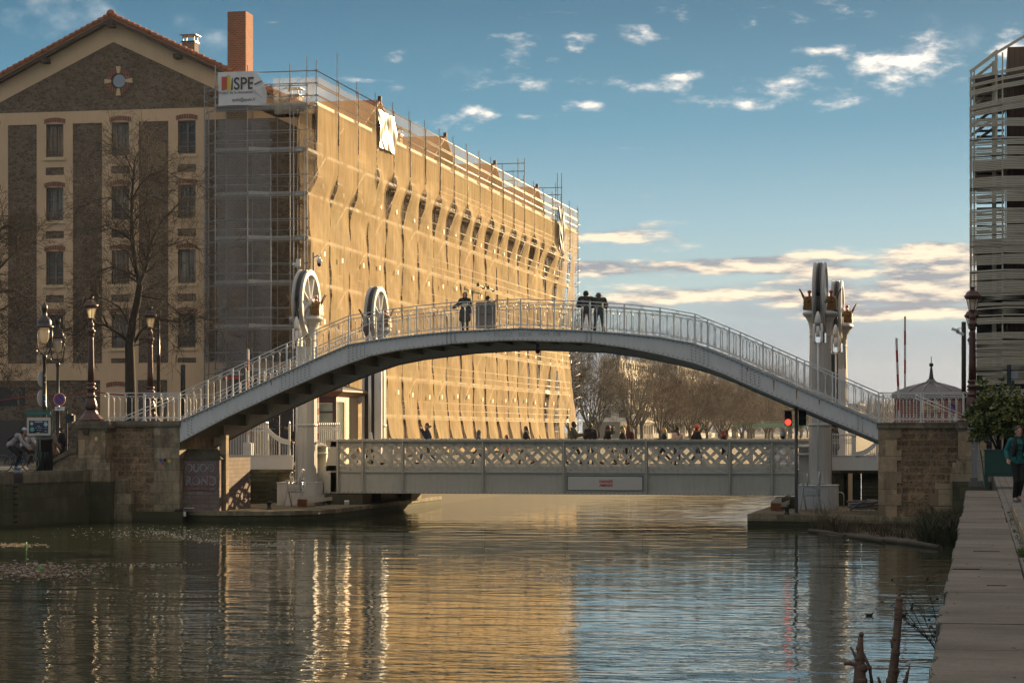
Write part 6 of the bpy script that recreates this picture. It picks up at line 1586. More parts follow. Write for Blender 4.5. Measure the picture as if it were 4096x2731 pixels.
# ================================================================ trees and plants
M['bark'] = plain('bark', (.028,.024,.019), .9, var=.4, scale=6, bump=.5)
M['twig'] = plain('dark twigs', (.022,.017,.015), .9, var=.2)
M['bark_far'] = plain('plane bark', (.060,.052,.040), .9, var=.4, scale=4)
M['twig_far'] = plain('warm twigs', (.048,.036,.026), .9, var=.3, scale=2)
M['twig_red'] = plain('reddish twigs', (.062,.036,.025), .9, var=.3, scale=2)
def grow(m, p, d, r, L, depth, spread=.6, droop=0, kids=3, nseg=4, sides=None, rnd=random, minr=.006):
    pts = [Vector(p)]; rs = [r]; d = Vector(d).normalized(); q = Vector(p)
    for i in range(nseg):
        d = (d+Vector((rnd.uniform(-1,1), rnd.uniform(-1,1), rnd.uniform(-.8,.8)-droop))*.17).normalized()
        q = q+d*(L/nseg); pts.append(q.copy()); rs.append(max(minr, r*(1-.55*(i+1)/nseg)))
    m.tube(pts, rs, sides or (6 if r > .05 else 4 if r > .015 else 3), False)
    if depth <= 0: return
    for k in range(kids):
        i = min(len(pts)-1, int(rnd.uniform(.3, 1.0)*nseg+.5)) if k < kids-1 else len(pts)-1
        ax = d.orthogonal().normalized(); ax.rotate(Matrix.Rotation(rnd.uniform(0, 2*pi), 3, d))
        nd = (d+ax*rnd.uniform(.45, 1.1)*spread*1.6).normalized()
        grow(m, pts[i], nd, max(minr, rs[i]*.68), L*rnd.uniform(.58, .82), depth-1, spread, droop, kids, nseg, sides, rnd, minr)
# the tree in front of the warehouse, limbs laid out as in the photograph
rnd = random.Random(7); TY = 99.0
bt = thing('bare_tree', 'bare winter tree with a forked dark trunk in front of the warehouse windows', 'tree', (X(522,TY), TY, 0))
m = MB(); tp = [(522,1720),(522,1560),(520,1450),(518,1380),(530,1290),(548,1210),(560,1140)]
pts = [P(a, b, TY) for a, b in tp]; m.tube(pts, [.27,.25,.225,.21,.18,.165,.15], 10, False)
limbs = [([(560,1140),(545,1080),(530,960),(527,880),(528,780),(535,700),(538,640)], .125, 0), ([(558,1140),(585,1070),(598,1000),(615,950),(650,880),(700,830),(745,790)], .10, .7),
         ([(518,1370),(470,1330),(420,1300),(350,1290),(300,1340),(250,1335)], .08, -.8), ([(520,1400),(560,1330),(600,1290),(640,1275),(720,1290),(800,1270),(890,1290)], .085, .9),
         ([(545,1105),(500,1085),(450,1068),(400,1080),(340,1130)], .055, -.5), ([(575,1060),(610,1020),(660,985),(740,960),(800,1000)], .05, .5),
         ([(527,880),(480,820),(440,790),(380,800),(320,830)], .05, .6), ([(528,800),(560,740),(600,700),(660,680),(720,720)], .045, -.6),
         ([(520,1300),(480,1230),(430,1200),(370,1180),(310,1230)], .06, .3), ([(600,1000),(600,930),(580,850),(590,760),(570,690)], .055, .4), ([(548,1180),(600,1190),(660,1200),(720,1260),(740,1340)], .05, -.4),
         ([(538,700),(520,660),(500,620),(490,600)], .03, 0), ([(400,1190),(360,1250),(330,1330),(310,1400)], .03, -.3), ([(530,960),(480,930),(420,900),(370,920)], .045, -.4)]
tw = MB()
for l, r, dy in limbs:
    n = len(l); q = [P(a, b, TY+dy*i/(n-1)*2.2) for i, (a, b) in enumerate(l)]; rs = [max(.02, r*(1-.75*i/(n-1))) for i in range(n)]
    m.tube(q, rs, 7, False)
    for i in range(1, n):
        for k in range(5):
            s = rnd.random(); p = q[i-1].lerp(q[i], s); d = (q[i]-q[i-1]).normalized(); ax = d.orthogonal().normalized(); ax.rotate(Matrix.Rotation(rnd.uniform(0, 2*pi), 3, d)); ax.y *= .7
            grow(tw, p, d*.8+ax*rnd.uniform(.6,1.2), rs[i]*.42+.008, rnd.uniform(.55,1.15), 3, .62, .10 if k % 2 else -.1, 3, 3, None, rnd, .007)
wpart('trunk', m, M['bark'], bt); wpart('crown', tw, M['twig'], bt)
# partial tree entering at the left edge
bt2 = thing('bare_tree', 'bare tree reaching in from the left edge before the first window column', 'tree', (X(-120,96), 96, 0))
m = MB(); tw = MB(); m.tube([P(-120,1720,96),P(-120,1500,96),P(-115,1300,96),P(-100,1150,96)], [.28,.25,.22,.18], 9, False)
for l, r in (([(-110,1300),(-40,1260),(30,1225),(70,1190)], .07), ([(-100,1150),(-30,1100),(30,1040),(70,1000),(150,960)], .08), ([(-100,1150),(-60,1000),(-20,930),(30,900),(90,930)], .08), ([(-115,1350),(-50,1340),(20,1330),(60,1380)], .05), ([(-100,1150),(-70,1000),(-60,900),(-10,850)], .07), ([(-110,1250),(-20,1170),(60,1160),(120,1200)], .06), ([(-115,1400),(-60,1440),(0,1470),(40,1530)], .04)):
    n = len(l); q = [P(a, b, 96+.4*i) for i, (a, b) in enumerate(l)]; rs = [max(.02, r*(1-.7*i/(n-1))) for i in range(n)]; m.tube(q, rs, 6, False)
    for i in range(1, n):
        for k in range(6):
            p = q[i-1].lerp(q[i], rnd.random()); d = (q[i]-q[i-1]).normalized(); ax = d.orthogonal().normalized(); ax.rotate(Matrix.Rotation(rnd.uniform(0, 2*pi), 3, d))
            grow(tw, p, d*.8+ax*rnd.uniform(.6,1.1), rs[i]*.4+.008, rnd.uniform(.5,1.0), 3, .6, .1, 3, 3, None, rnd, .007)
wpart('trunk', m, M['bark'], bt2); wpart('crown', tw, M['twig'], bt2)
# avenue of bare plane trees beyond the bridge: four kinds, copied
def avenue_tree(seed, H, mats, depth=5, spread=.5):
    r_ = random.Random(seed); t = bpy.data.objects.new('plane_tree', None); COL.objects.link(t)
    m = MB(); hf = H*.17; m.tube([(0,0,0),(.05,0,hf*.5),(0,.05,hf)], [.26,.22,.20], 6, False)
    tw = MB()
    for k in range(7):
        a = 2*pi*k/7+r_.uniform(-.3,.3); lean = r_.uniform(.18,.55)*(spread/.5); d = Vector((cos(a)*lean, sin(a)*lean, 1.0))
        st = Vector((0,0,hf*r_.uniform(.75,1.0))); L = H*.46*r_.uniform(.8,1.15); en = st+d.normalized()*L
        mid = st.lerp(en, .5)+Vector((cos(a)*.25, sin(a)*.25, -.1)); m.tube([st, mid, en], [.12,.085,.05], 5, False)
        grow(tw, en, d+Vector((0,0,.6)), .045, H*.25, depth-2, spread*.8, -.2, 4, 3, 3, r_, .0125)
        grow(tw, mid, Vector((cos(a+.8),sin(a+.8),.9)), .045, H*.25, depth-2, spread, -.15, 4, 3, 3, r_, .0125)
        grow(tw, mid, Vector((cos(a-.9),sin(a-.9),.7)), .04, H*.20, depth-2, spread, -.1, 3, 3, 3, r_, .0125)
        if k % 2: grow(tw, st.lerp(mid,.6), Vector((cos(a+.3),sin(a+.3),.3)), .03, H*.16, depth-3, spread, .05, 4, 3, 3, r_, .0125)
    part('trunk', m, mats[0], t); part('crown', tw, mats[1], t); return t
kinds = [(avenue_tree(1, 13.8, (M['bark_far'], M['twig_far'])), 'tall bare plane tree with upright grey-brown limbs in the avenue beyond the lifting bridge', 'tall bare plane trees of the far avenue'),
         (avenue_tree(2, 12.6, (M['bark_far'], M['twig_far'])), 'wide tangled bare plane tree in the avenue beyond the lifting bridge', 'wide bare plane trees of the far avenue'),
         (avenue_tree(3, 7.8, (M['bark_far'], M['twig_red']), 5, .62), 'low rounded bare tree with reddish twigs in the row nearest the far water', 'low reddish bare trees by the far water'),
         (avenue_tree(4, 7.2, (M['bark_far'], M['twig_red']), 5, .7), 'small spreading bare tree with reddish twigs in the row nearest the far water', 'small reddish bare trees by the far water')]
used = set(); r_ = random.Random(21)
def plant(kind, x, y, s):
    src, lab, grp = kinds[kind]
    if kind not in used: used.add(kind); o = src
    else: o = copy_tree(src)
    o.location = (x, y, -.06); o.rotation_euler = (0, 0, r_.uniform(0, 6.28)); o.scale = (s, s, s*r_.uniform(.94,1.06)); tag(o, lab, 'tree', grp)
for i in range(30): plant(i % 2, -46.5+r_.uniform(-1.6,1.6), 236+i*13.2, r_.uniform(.84,1.12))
for i in range(6): plant(i % 2, -53+r_.uniform(-2,2), 226+i*13, r_.uniform(.95,1.1))
for i in range(8): plant((i+1) % 2, -57+r_.uniform(-1,1), 300+i*43, r_.uniform(.95,1.1))
for i in range(30): plant(2+i % 2, -36.5+r_.uniform(-.8,.8), 268+i*13, r_.uniform(.9,1.1))
for i in range(12): plant(2+i % 2, -31+r_.uniform(-3,12), 690+i*6, r_.uniform(1.0,1.5))
# slim poplars on the far right
def poplar(seed, H, mat, lab, px, Y, gold=False):
    r_ = random.Random(seed); t = thing('poplar_tree', lab, 'tree', (X(px, Y), Y, 0)); m = MB(); m.tube([(0,0,0),(0,0,H*.9)], [.3,.05], 6, False); tw = MB()
    for k in range(150):
        z = H*r_.uniform(.12,.95); a = r_.uniform(0, 6.28); w = H*.13*(1-abs(z/H-.45)*1.3)
        tw.tube([(0,0,z),(w*.7*cos(a),w*.7*sin(a),z+H*.07),(w*cos(a),w*sin(a),z+H*.15)], [.06,.05,.03], 3, False)
    part('trunk', m, M['bark_far'], t); part('crown', tw, mat, t)
    if gold:
        lf = MB()
        for k in range(1600):
            z = H*r_.uniform(.15,1.0); a = r_.uniform(0, 6.28); w = H*.17*(1-abs(z/H-.5)*1.5)*sqrt(r_.random())
            c = Vector((w*cos(a), w*sin(a), z)); u = Vector((r_.uniform(-1,1),r_.uniform(-1,1),r_.uniform(-1,1))).normalized()*.16; v = u.orthogonal().normalized()*.16; lf.add([c-u, c+v, c+u, c-v], [(0,1,2,3)])
        part('leaves', lf, plain('last yellow leaves', (.62,.50,.28), .7, var=.2), t)
poplar(31, 15, M['twig_far'], 'tall poplar still holding glittering pale leaves beyond the red traffic light', 2998, 520, True)
for i, (px, Y, H) in enumerate(((3385, 640, 9.5), (3475, 680, 10.5), (3550, 690, 9.5), (3130, 700, 13), (3190, 700, 11), (2890, 600, 15))):
    poplar(40+i, H, M['twig_far'], ['thin poplar just right of the rear right tower in the far distance', 'tallest thin distant poplar between the towers and the barriers', 'thin distant poplar directly left of the barriers', 'distant bare poplar left of the right tower', 'distant bare poplar beside the right tower base', 'distant bare poplar over the far end of the avenue'][i], px, Y)
# evergreen bush in the planter
def leafbush(name, label, cat, c, rx, ry, rz_, n, mats, seed, L=(.10,.17), stems=14, z0=0):
    r_ = random.Random(seed); t = thing(name, label, cat, (c[0], c[1], z0)); m = MB(); lf = MB(); lf2 = MB()
    tips = []
    for k in range(stems):
        a = r_.uniform(0, 6.28); q = sqrt(r_.random()); top = Vector((rx*q*cos(a), ry*q*sin(a), c[2]-z0+rz_*r_.uniform(.2,1.0)*(1-.35*q)))
        b = Vector((rx*.25*q*cos(a), ry*.25*q*sin(a), 0)); mid = b.lerp(top, .5)+Vector((rx*.15*cos(a), ry*.15*sin(a), 0)); m.tube([b, mid, top], [.03,.02,.012], 4, False); tips.append((b, mid, top))
    nc = n//14
    for k in range(nc):
        a = r_.uniform(0, 6.28); el = math.asin(r_.uniform(-.75,1)); q = r_.uniform(.35,1.0)*(1+.22*sin(3*a+seed)+.16*sin(7*el+2*a))*(1.0+.25*max(0,sin(el))*r_.random())
        cc_ = Vector((rx*q*cos(el)*cos(a), ry*q*cos(el)*sin(a), c[2]-z0+rz_*q*sin(el)))
        tgt = lf if r_.random() < .5 else lf2
        for j in range(14):
            u = Vector((r_.uniform(-1,1),r_.uniform(-1,1),r_.uniform(-.5,1.1))).normalized(); l = r_.uniform(*L); w = l*.24; s_ = u.orthogonal().normalized(); s_.rotate(Matrix.Rotation(r_.uniform(0,6.28),3,u)); b = cc_+u*.02
            tgt.add([b, b+u*l*.5+s_*w, b+u*l, b+u*l*.5-s_*w], [(0,1,2,3)])
    for k in range(stems*3):
        a = r_.uniform(0, 6.28); q = sqrt(r_.random())*.9; b = Vector((rx*q*cos(a), ry*q*sin(a), c[2]-z0+rz_*.55*sqrt(max(0,1-q*q)))); d = Vector((.35*cos(a), .35*sin(a), 1)).normalized(); l_ = rz_*r_.uniform(.25,.6); m.tube([b, b+d*l_], [.01,.005], 4, False)
        for j in range(16):
            p = b+d*l_*(.35+.7*j/16); u = (d*.6+Vector((cos(j*2.4), sin(j*2.4), 0))).normalized(); s_ = u.cross(Vector((0,0,1))).normalized(); l = r_.uniform(*L)*.9; w = l*.2; lf2.add([p, p+u*l*.5+s_*w, p+u*l, p+u*l*.5-s_*w], [(0,1,2,3)])
    part('stems', m, M['bark'], t); part('foliage', lf, mats[0], t); part('young_foliage', lf2, mats[1], t); return t
gA = plain('deep green leaves', (.05,.08,.03), .32, var=.4, scale=9); gB = plain('yellow green leaves', (.20,.22,.07), .38, var=.3, scale=9)
leafbush('evergreen_shrub', 'glossy evergreen shrub with yellow green tips overflowing the green planter', 'shrub', ((px0+px1)/2-.02, PYY+.5, zp(1680)), .80, .75, (1790-1572)/S(4000,PYY)/2*1.0, 11500, (gA, gB), 5, z0=zp(1800))
# reeds and rough growth at the right landing
def tuft(m, c, n, h, sp, r_, lean=.4, w=.012):
    for k in range(n):
        a = r_.uniform(0, 6.28); q = r_.random()*sp; b = Vector((c[0]+q*cos(a), c[1]+q*sin(a), c[2])); d = Vector((cos(a)*lean*r_.random(), sin(a)*lean*r_.random(), 1)).normalized(); hh = h*r_.uniform(.5,1.15)
        s_ = Vector((-sin(a), cos(a), 0))*w; p1 = b+d*hh*.6; p2 = b+d*hh+Vector((cos(a)*hh*.3*lean, sin(a)*hh*.3*lean, -.12*hh))
        m.add([b-s_, b+s_, p1+s_*.7, p1-s_*.7], [(0,1,2,3)]); m.add([p1-s_*.7, p1+s_*.7, p2], [(0,1,2)])
r_ = random.Random(9); g1, g2 = MB(), MB()
def water_at(px, py): return G(px, py, WZ)
bankpts = [(3262,2120),(3330,2135),(3410,2140),(3500,2150),(3580,2155),(3660,2160),(3740,2165),(3800,2150)]
for k in range(150):
    s = r_.random()*(len(bankpts)-1); i = int(s); f = s-i; a = bankpts[i]; b = bankpts[i+1]; px = a[0]+(b[0]-a[0])*f; py = a[1]+(b[1]-a[1])*f
    p = water_at(px, py-r_.uniform(0, 55)); tuft(g1 if r_.random() < .55 else g2, (p.x, p.y, WZ), 26, .42 if px > 3350 else .7, .45, r_, .6)
for k in range(95):
    p = water_at(r_.uniform(3700, 3850), r_.uniform(2105, 2185)); tuft(g2, (p.x, p.y, WZ), 30, 1.0, .4, r_, .6, .014)
dry = plain('dry reeds', (.10,.07,.04), .9, var=.4, scale=5); grn = plain('dark reeds', (.030,.036,.014), .85, var=.5, scale=5)
tag(g1.build('dry_reeds', dry), 'dry brown reeds growing in the water against the right landing', 'reeds', kind='stuff'); tag(g2.build('green_reeds', grn), 'dark green reeds filling the corner between the right landing and the parapet', 'reeds', kind='stuff')
m = MB(); bb = [water_at(a, b+12) for a, b in bankpts]; m.slab([(p.x, p.y) for p in bb]+[(bb[-1].x+.8, 86.4), (bb[0].x, 88.8)], WZ-.3, WZ+.05); tag(m.build('silt_bank', plain('silt', (.055,.048,.035), .9, var=.4)), kind='structure')
bo = thing('floating_boom', 'worn floating log boom holding the reeds along the right landing', 'log', water_at(3500, 2160))
for (a, b, c, d, r) in ((3238,2128,3380,2150,.09),(3385,2148,3535,2172,.10),(3530,2166,3760,2196,.11)):
    m = MB(); p, q = water_at(a, b), water_at(c, d); p.z = q.z = WZ+.05; m.tube([p, p.lerp(q,.5)+Vector((.03,.05,.02)), q], [r*.9, r, r*.8], 8); wpart('log', m, plain('wet log', (.05,.042,.03), .8, var=.4), bo)
m = MB(); r_ = random.Random(12)
for k in range(40):
    p = water_at(r_.uniform(3260,3800), r_.uniform(2080,2150)); a = r_.uniform(-1,1); m.tube([(p.x,p.y,WZ),(p.x+a*.4,p.y,WZ+r_.uniform(.4,.9)),(p.x+a*.8,p.y+.1,WZ+r_.uniform(.6,1.2))], [.008,.006,.004], 3, False)
tag(m.build('dead_stems', dry), 'thin dead stems leaning among the reeds by the right landing', 'stems', kind='stuff')
# foreground: dead wood standing in the water bottom right, twiggy weed on the parapet
def snag(label, px, pyb, d, pts, rs, subs, seed):
    o = G(px, pyb, WZ); f_ = d/o.xy.length; base = Vector((o.x*f_, o.y*f_, WZ)); sc_ = F/(base.y*CS-base.x*SN)
    t = thing('dead_branch', label, 'branch', base, 'dead branches standing in the water at the bottom right'); m = MB()
    conv = lambda a, b: Vector(((a-px)/sc_*CS, (a-px)/sc_*SN, 0))+Vector((0,0,(HY-b)/sc_+EYE-base.z))
    q = [conv(a, b) for a, b in pts]; q = [Vector((q[0].x,q[0].y,-.5))]+q; m.tube(q, [rs[0]]+rs, 8)
    r_ = random.Random(seed)
    for p, r in subs: m.tube([conv(a, b) for a, b in p], [r, r*.8, r*.45][:len(p)] if len(p) <= 3 else [r*(1-.5*i/(len(p)-1)) for i in range(len(p))], 6)
    for i in range(1, len(q)): m.ball(q[i]+Vector((r_.uniform(-.01,.01),0,.02)), rs[min(i,len(rs))-1]*1.12, 7, 5)
    part('stem', m, m_dead, t); return t
m_dead = plain('dead wood', (.15,.095,.07), .85, var=.45, scale=9, bump=.6)
D = 20.0
snag('tall knobbly dead branch rising highest at the bottom right', 3572, 2731, D, [(3568,2731),(3572,2690),(3580,2620),(3586,2560),(3592,2480),(3594,2440),(3596,2405),(3592,2385)], [.045,.042,.036,.034,.034,.033,.030,.012], [([(3596,2405),(3606,2398)], .02), ([(3570,2700),(3556,2680)], .02), ([(3590,2470),(3606,2455)], .018), ([(3573,2590),(3566,2555)],.02)], 1)
snag('forked dead branch left of the tallest one with a limb curling to the left', 3440, 2731, D, [(3438,2731),(3440,2680),(3440,2640),(3441,2600),(3442,2545)], [.055,.05,.04,.03,.022], [([(3450,2690),(3430,2660),(3400,2650),(3375,2652)], .032), ([(3440,2660),(3420,2620),(3402,2585)], .018), ([(3450,2690),(3480,2665),(3485,2731)], .025), ([(3450,2610),(3475,2660),(3492,2731)], .018)], 2)
snag('two thin dead twigs at the lower edge of the water near the parapet', 3625, 2731, D, [(3622,2731),(3628,2700),(3638,2665)], [.018,.014,.006], [([(3520,2731),(3512,2705)], .014), ([(3580,2731),(3592,2695),(3600,2680)], .010)], 3)
r_ = random.Random(17); wd = thing('twiggy_weed', 'thin leafless weed with a few curled brown leaves growing out of the parapet side', 'weed', (-.34, 27.5, -1.2)); m = MB(); lf = MB()
for k in range(9):
    p = Vector((0,r_.uniform(-.3,.3),0)); d = Vector((-.35-r_.random()*.4, r_.uniform(-.2,.2), 1.0)).normalized(); pts = [p.copy()]
    for j in range(5): p = p+d*.20; d = (d+Vector((r_.uniform(-.3,.25),r_.uniform(-.2,.2),r_.uniform(-.15,.1)))).normalized(); pts.append(p.copy())
    m.tube(pts, [.008,.007,.006,.005,.004,.003], 4, False)
    for j in range(2, 6):
        q = pts[j]+Vector((r_.uniform(-.2,.15),r_.uniform(-.1,.1),r_.uniform(.02,.2))); m.tube([pts[j], q], [.004,.002], 3, False)
        if r_.random() < .6: u = Vector((r_.uniform(-1,1),r_.uniform(-1,1),r_.uniform(-1,1))).normalized()*.03; v = u.orthogonal()*.6; lf.add([q-u,q+v,q+u,q-v], [(0,1,2,3)])
part('stems', m, M['twig'], wd); part('leaves', lf, plain('curled leaves', (.06,.035,.025), .9), wd)
mg = MB(); r_ = random.Random(8)
for k in range(60): tuft(mg, (.57+r_.uniform(-.03,.05), r_.uniform(29.5,31.0), 0), 10, .09, .06, r_, 1.0, .006)
for k in range(120): tuft(mg, (.56+r_.uniform(-.02,.03), r_.uniform(14,46), 0), 5, .04, .04, r_, 1.0, .005)
tag(mg.build('kerb_moss', plain('bright moss', (.07,.11,.02), .9, var=.4)), 'green moss and weeds in the joint between the parapet and the kerb', 'moss', kind='stuff')
# ================================================================ people
def cloth(name, c, r=.85): return plain(name, c, r, var=.15, scale=12)
SKIN = {'light': plain('light skin', (.42,.24,.17), .55, var=.04), 'dark': plain('dark skin', (.085,.045,.03), .5, var=.04)}
BLK, NAVY, JEAN = cloth('black cloth', (.012,.012,.014)), cloth('navy cloth', (.014,.022,.045)), cloth('blue denim', (.035,.055,.10))
def capsule(m, a, b, ra, rb, n=10):
    a, b = Vector(a), Vector(b); d = (b-a).normalized() if (b-a).length > 1e-5 else Vector((0,0,1))
    m.tube([a-d*ra*.75, a-d*ra*.4, a, b, b+d*rb*.4, b+d*rb*.75], [ra*.5, ra*.88, ra, rb, rb*.88, rb*.5], n)
def remesh(o, vox, smooth=2):
    r = o.modifiers.new('Remesh', 'REMESH'); r.mode = 'VOXEL'; r.voxel_size = vox; r.use_smooth_shade = True
    s = o.modifiers.new('Smooth', 'SMOOTH'); s.iterations = smooth; s.factor = .5; return o
BASE = dict(pel=(0,0,.93), waist=(0,.0,1.08), chest=(0,.0,1.29), neck=(0,-.01,1.47), head=(0,.02,1.615),
            sl=(-.175,0,1.42), sr=(.175,0,1.42), el=(-.23,-.02,1.14), er=(.23,-.02,1.14), wl=(-.235,.06,.90), wr=(.235,.06,.90),
            hl=(-.09,0,.90), hr=(.09,0,.90), kl=(-.10,.02,.49), kr=(.10,.02,.49), al=(-.10,-.03,.08), ar=(.10,-.03,.08))
def person(label, loc, rz, H, pose={}, top=BLK, legs=JEAN, skin='light', hair=(.04,.025,.015), style='short', hat=None, scarf=None, hood=None, coat=0, shoes=BLK, extra=None, vox=.014, puff=1.0, cat='person', group=None, look=0, grip=0):
    J = {k: Vector(v) for k, v in BASE.items()}
    for k, v in pose.items(): J[k] = Vector(v)
    t = thing('person', label, cat, loc, group, rz); t.scale = (H/1.75,)*3
    hd = J['head']; fw = Vector((sin(look), cos(look), 0)); rt = Vector((fw.y, -fw.x, 0))
    m = MB()
    capsule(m, J['pel']+Vector((-.05,0,0)), J['pel']+Vector((.05,0,0)), .11, .11); capsule(m, J['pel'], J['waist'], .12, .105); capsule(m, J['waist'], J['chest'], .11, .125)
    capsule(m, J['chest']+Vector((-.07,0,.03)), J['chest']+Vector((.07,0,.03)), .11, .11); capsule(m, J['sl'], J['sr'], .055, .055); capsule(m, J['chest'], J['neck'], .08, .055)
    capsule(m, J['neck']-Vector((0,0,.03)), hd-Vector((0,0,.06)), .055, .052)
    m.ball(hd+Vector((0,0,.02)), (.078,.095,.105), 14, 10); m.ball(hd+fw*.02-Vector((0,0,.055)), (.058,.070,.062), 12, 8)
    capsule(m, hd+fw*.088+Vector((0,0,.015)), hd+fw*.108-Vector((0,0,.022)), .010, .015, 6)
    m.ball(hd+fw*.085-Vector((0,0,.062)), .018, 8, 6); m.ball(hd+fw*.07-Vector((0,0,.10)), .026, 8, 6)
    for s in (-1, 1): m.ball(hd+rt*s*.080-Vector((0,0,.01)), (.014,.022,.032), 6, 6)
    for a, b, c in (('sl','el','wl'), ('sr','er','wr')):
        capsule(m, J[a], J[b], .050, .040); capsule(m, J[b], J[c], .040, .027)
        d = (J[c]-J[b]).normalized(); s = -1 if c == 'wl' else 1; pl = J[c]+d*.09
        side = d.cross(fw); side = side.normalized() if side.length > .1 else rt
        capsule(m, J[c], pl, .027, .034, 8)
        for i in range(4):
            off = side*(i-1.5)*.021; k0 = pl+off+d*.01; L_ = (.065,.075,.070,.052)[i]; bend = fw*.35+Vector((0,0,-.1 if grip else 0)); k1 = k0+(d+bend*(.4+grip)).normalized()*L_*.55; k2 = k1+(d+bend*(1.0+grip*2)).normalized()*L_*.5
            m.tube([k0-d*.01, k1, k2], [.0105,.0095,.008], 6)
        th = J[c]+d*.035-side*.03*s; m.tube([th, th+(d*.7+fw*.6-side*.5*s).normalized()*.045, th+(d+fw*.5).normalized()*.075], [.013,.011,.009], 6)
    for a, b, c in (('hl','kl','al'), ('hr','kr','ar')):
        capsule(m, J[a], J[b], .085, .055); capsule(m, J[b], J[c], .055, .036); capsule(m, J[c], J[c]+Vector((0,.14,-.045)), .036, .03)
    remesh(part('body', m, SKIN[skin], t), vox, 2)
    # eyes, brows and mouth
    m = MB()
    for s in (-1, 1): m.ball(hd+fw*.083+rt*s*.031+Vector((0,0,.018)), (.010,.010,.007), 6, 5)
    part('eyes', m, BLK, t)
    m = MB(); m.ball(hd+fw*.094-Vector((0,0,.060)), (.020 if abs(fw.y) > .5 else .012,.014,.006), 8, 5); part('mouth', m, plain('lips', (.30,.10,.08), .5), t)
    # top
    g = .018*puff+.008
    m = MB()
    capsule(m, J['pel']+Vector((-.055,0,.02)), J['pel']+Vector((.055,0,.02)), .118+g, .118+g); capsule(m, J['pel']+Vector((0,0,.03)), J['waist'], .12+g, .112+g); capsule(m, J['waist'], J['chest'], .115+g, .13+g)
    capsule(m, J['chest']+Vector((-.08,0,.03)), J['chest']+Vector((.08,0,.03)), .11+g, .11+g); capsule(m, J['sl']-Vector((0,0,.01)), J['sr']-Vector((0,0,.01)), .062+g, .062+g); capsule(m, J['chest'], J['neck']-Vector((0,0,.02)), .09+g, .058+g*.6)
    for a, b, c in (('sl','el','wl'), ('sr','er','wr')): capsule(m, J[a], J[b], .055+g, .045+g); capsule(m, J[b], J[c], .045+g, .034+g)
    if coat:
        for a, b in (('hl','kl'), ('hr','kr')):
            e = J[a].lerp(J[b], coat); capsule(m, J[a]+Vector((0,0,.03)), e, .105+g, .12+g)
            capsule(m, (J[a]), e+Vector((.04 if a == 'hl' else -.04,0,0)), .10+g, .11+g)
    if hood == 'down': capsule(m, J['neck']+Vector((-.06,-.07,.0)), J['neck']+Vector((.06,-.07,.0)), .055, .055)
    remesh(part('jacket', m, top, t), vox, 2)
    m = MB()
    for a, b, c in (('hl','kl','al'), ('hr','kr','ar')): capsule(m, J[a], J[b], .097, .066); capsule(m, J[b], J[c]+Vector((0,0,.03)), .066, .052)
    capsule(m, J['pel']+Vector((-.05,0,-.02)), J['pel']+Vector((.05,0,-.02)), .12, .12); remesh(part('trousers', m, legs, t), vox, 2)
    m = MB()
    for c, k_ in (('al','kl'), ('ar','kr')):
        dd = Vector((0,.17,-.045)) if abs(J[c].z-.08) < .03 else (Vector((0,.13,-.12)) if J[c].y < 0 else Vector((0,.16,.03)))
        capsule(m, J[c]+Vector((0,-.03,-.035)), J[c]+dd, .044, .038, 8); capsule(m, J[c]+Vector((0,-.01,-.03)), J[c]+Vector((0,0,.03)), .045, .045, 8)
    remesh(part('shoes', m, shoes, t), vox, 1)
    hm = plain('hair %.2f %.2f' % (hair[0], hair[1]), hair, .6, var=.3, scale=30)
    m = MB()
    if hood != 'up':
        m.ball(hd-fw*.014+Vector((0,0,.040)), (.088,.100,.100), 14, 10); m.ball(hd-fw*.035+Vector((0,0,-.01)), (.080,.075,.085), 12, 8)
        if style == 'long':
            capsule(m, hd-fw*.05, J['neck']-fw*.07-Vector((0,0,.06)), .085, .075)
            for s in (-1, 1): capsule(m, hd+rt*s*.07+Vector((0,0,.0)), J['neck']+rt*s*.075+fw*.01-Vector((0,0,.03)), .035, .035)
        if style == 'bun': m.ball(hd-fw*.09+Vector((0,0,.10)), .062, 10, 8); m.ball(hd-fw*.06+Vector((0,0,.04)), .085, 10, 8)
        if style == 'tail': capsule(m, hd-fw*.10+Vector((0,0,.0)), hd-fw*.13-Vector((0,0,.14)), .035, .022)
        remesh(part('hair', m, hm, t), vox*.8, 1)
    if hat:
        kind, hmat = hat; m = MB()
        if kind in ('beanie', 'pom'):
            m.lathe([(.104,.015),(.108,.05),(.106,.065),(.100,.09),(.085,.135),(.05,.165),(.01,.178)], hd-fw*.008+Vector((0,0,.012)), 16)
            if kind == 'pom': m.ball(hd+Vector((0,0,.215)), .045, 10, 8)
        elif kind == 'cap':
            m.lathe([(.098,.03),(.10,.06),(.088,.11),(.05,.145),(.01,.15)], hd+Vector((0,0,.0)), 16); p = hd+fw*.09+Vector((0,0,.045))
            m.add([p-rt*.07, p+rt*.07, p+rt*.055+fw*.08-Vector((0,0,.015)), p-rt*.055+fw*.08-Vector((0,0,.015))], [(0,1,2,3)])
        elif kind == 'bucket': m.lathe([(.15,.02),(.11,.055),(.10,.06),(.09,.13),(.03,.15)], hd+Vector((0,0,.0)), 16)
        elif kind == 'band': m.lathe([(.101,.04),(.103,.075)], hd-fw*.01, 16)
        part('hat', m, hmat, t)
    if hood == 'up':
        m = MB(); m.ball(hd-fw*.025+Vector((0,0,.025)), (.118,.118,.135), 14, 10); capsule(m, hd-fw*.03-Vector((0,0,.08)), J['neck']-Vector((0,0,.02)), .10, .10)
        m.ball(hd-fw*.025+Vector((0,0,.025)), (.10,.10,.12), 12, 8)
        q = part('hood', m, top, t)
        # keep the face open
        for v in q.data.vertices:
            p = v.co-hd
            if p.dot(fw) > .055 and p.z > -.11: v.co -= fw*(p.dot(fw)-.055)*1.0
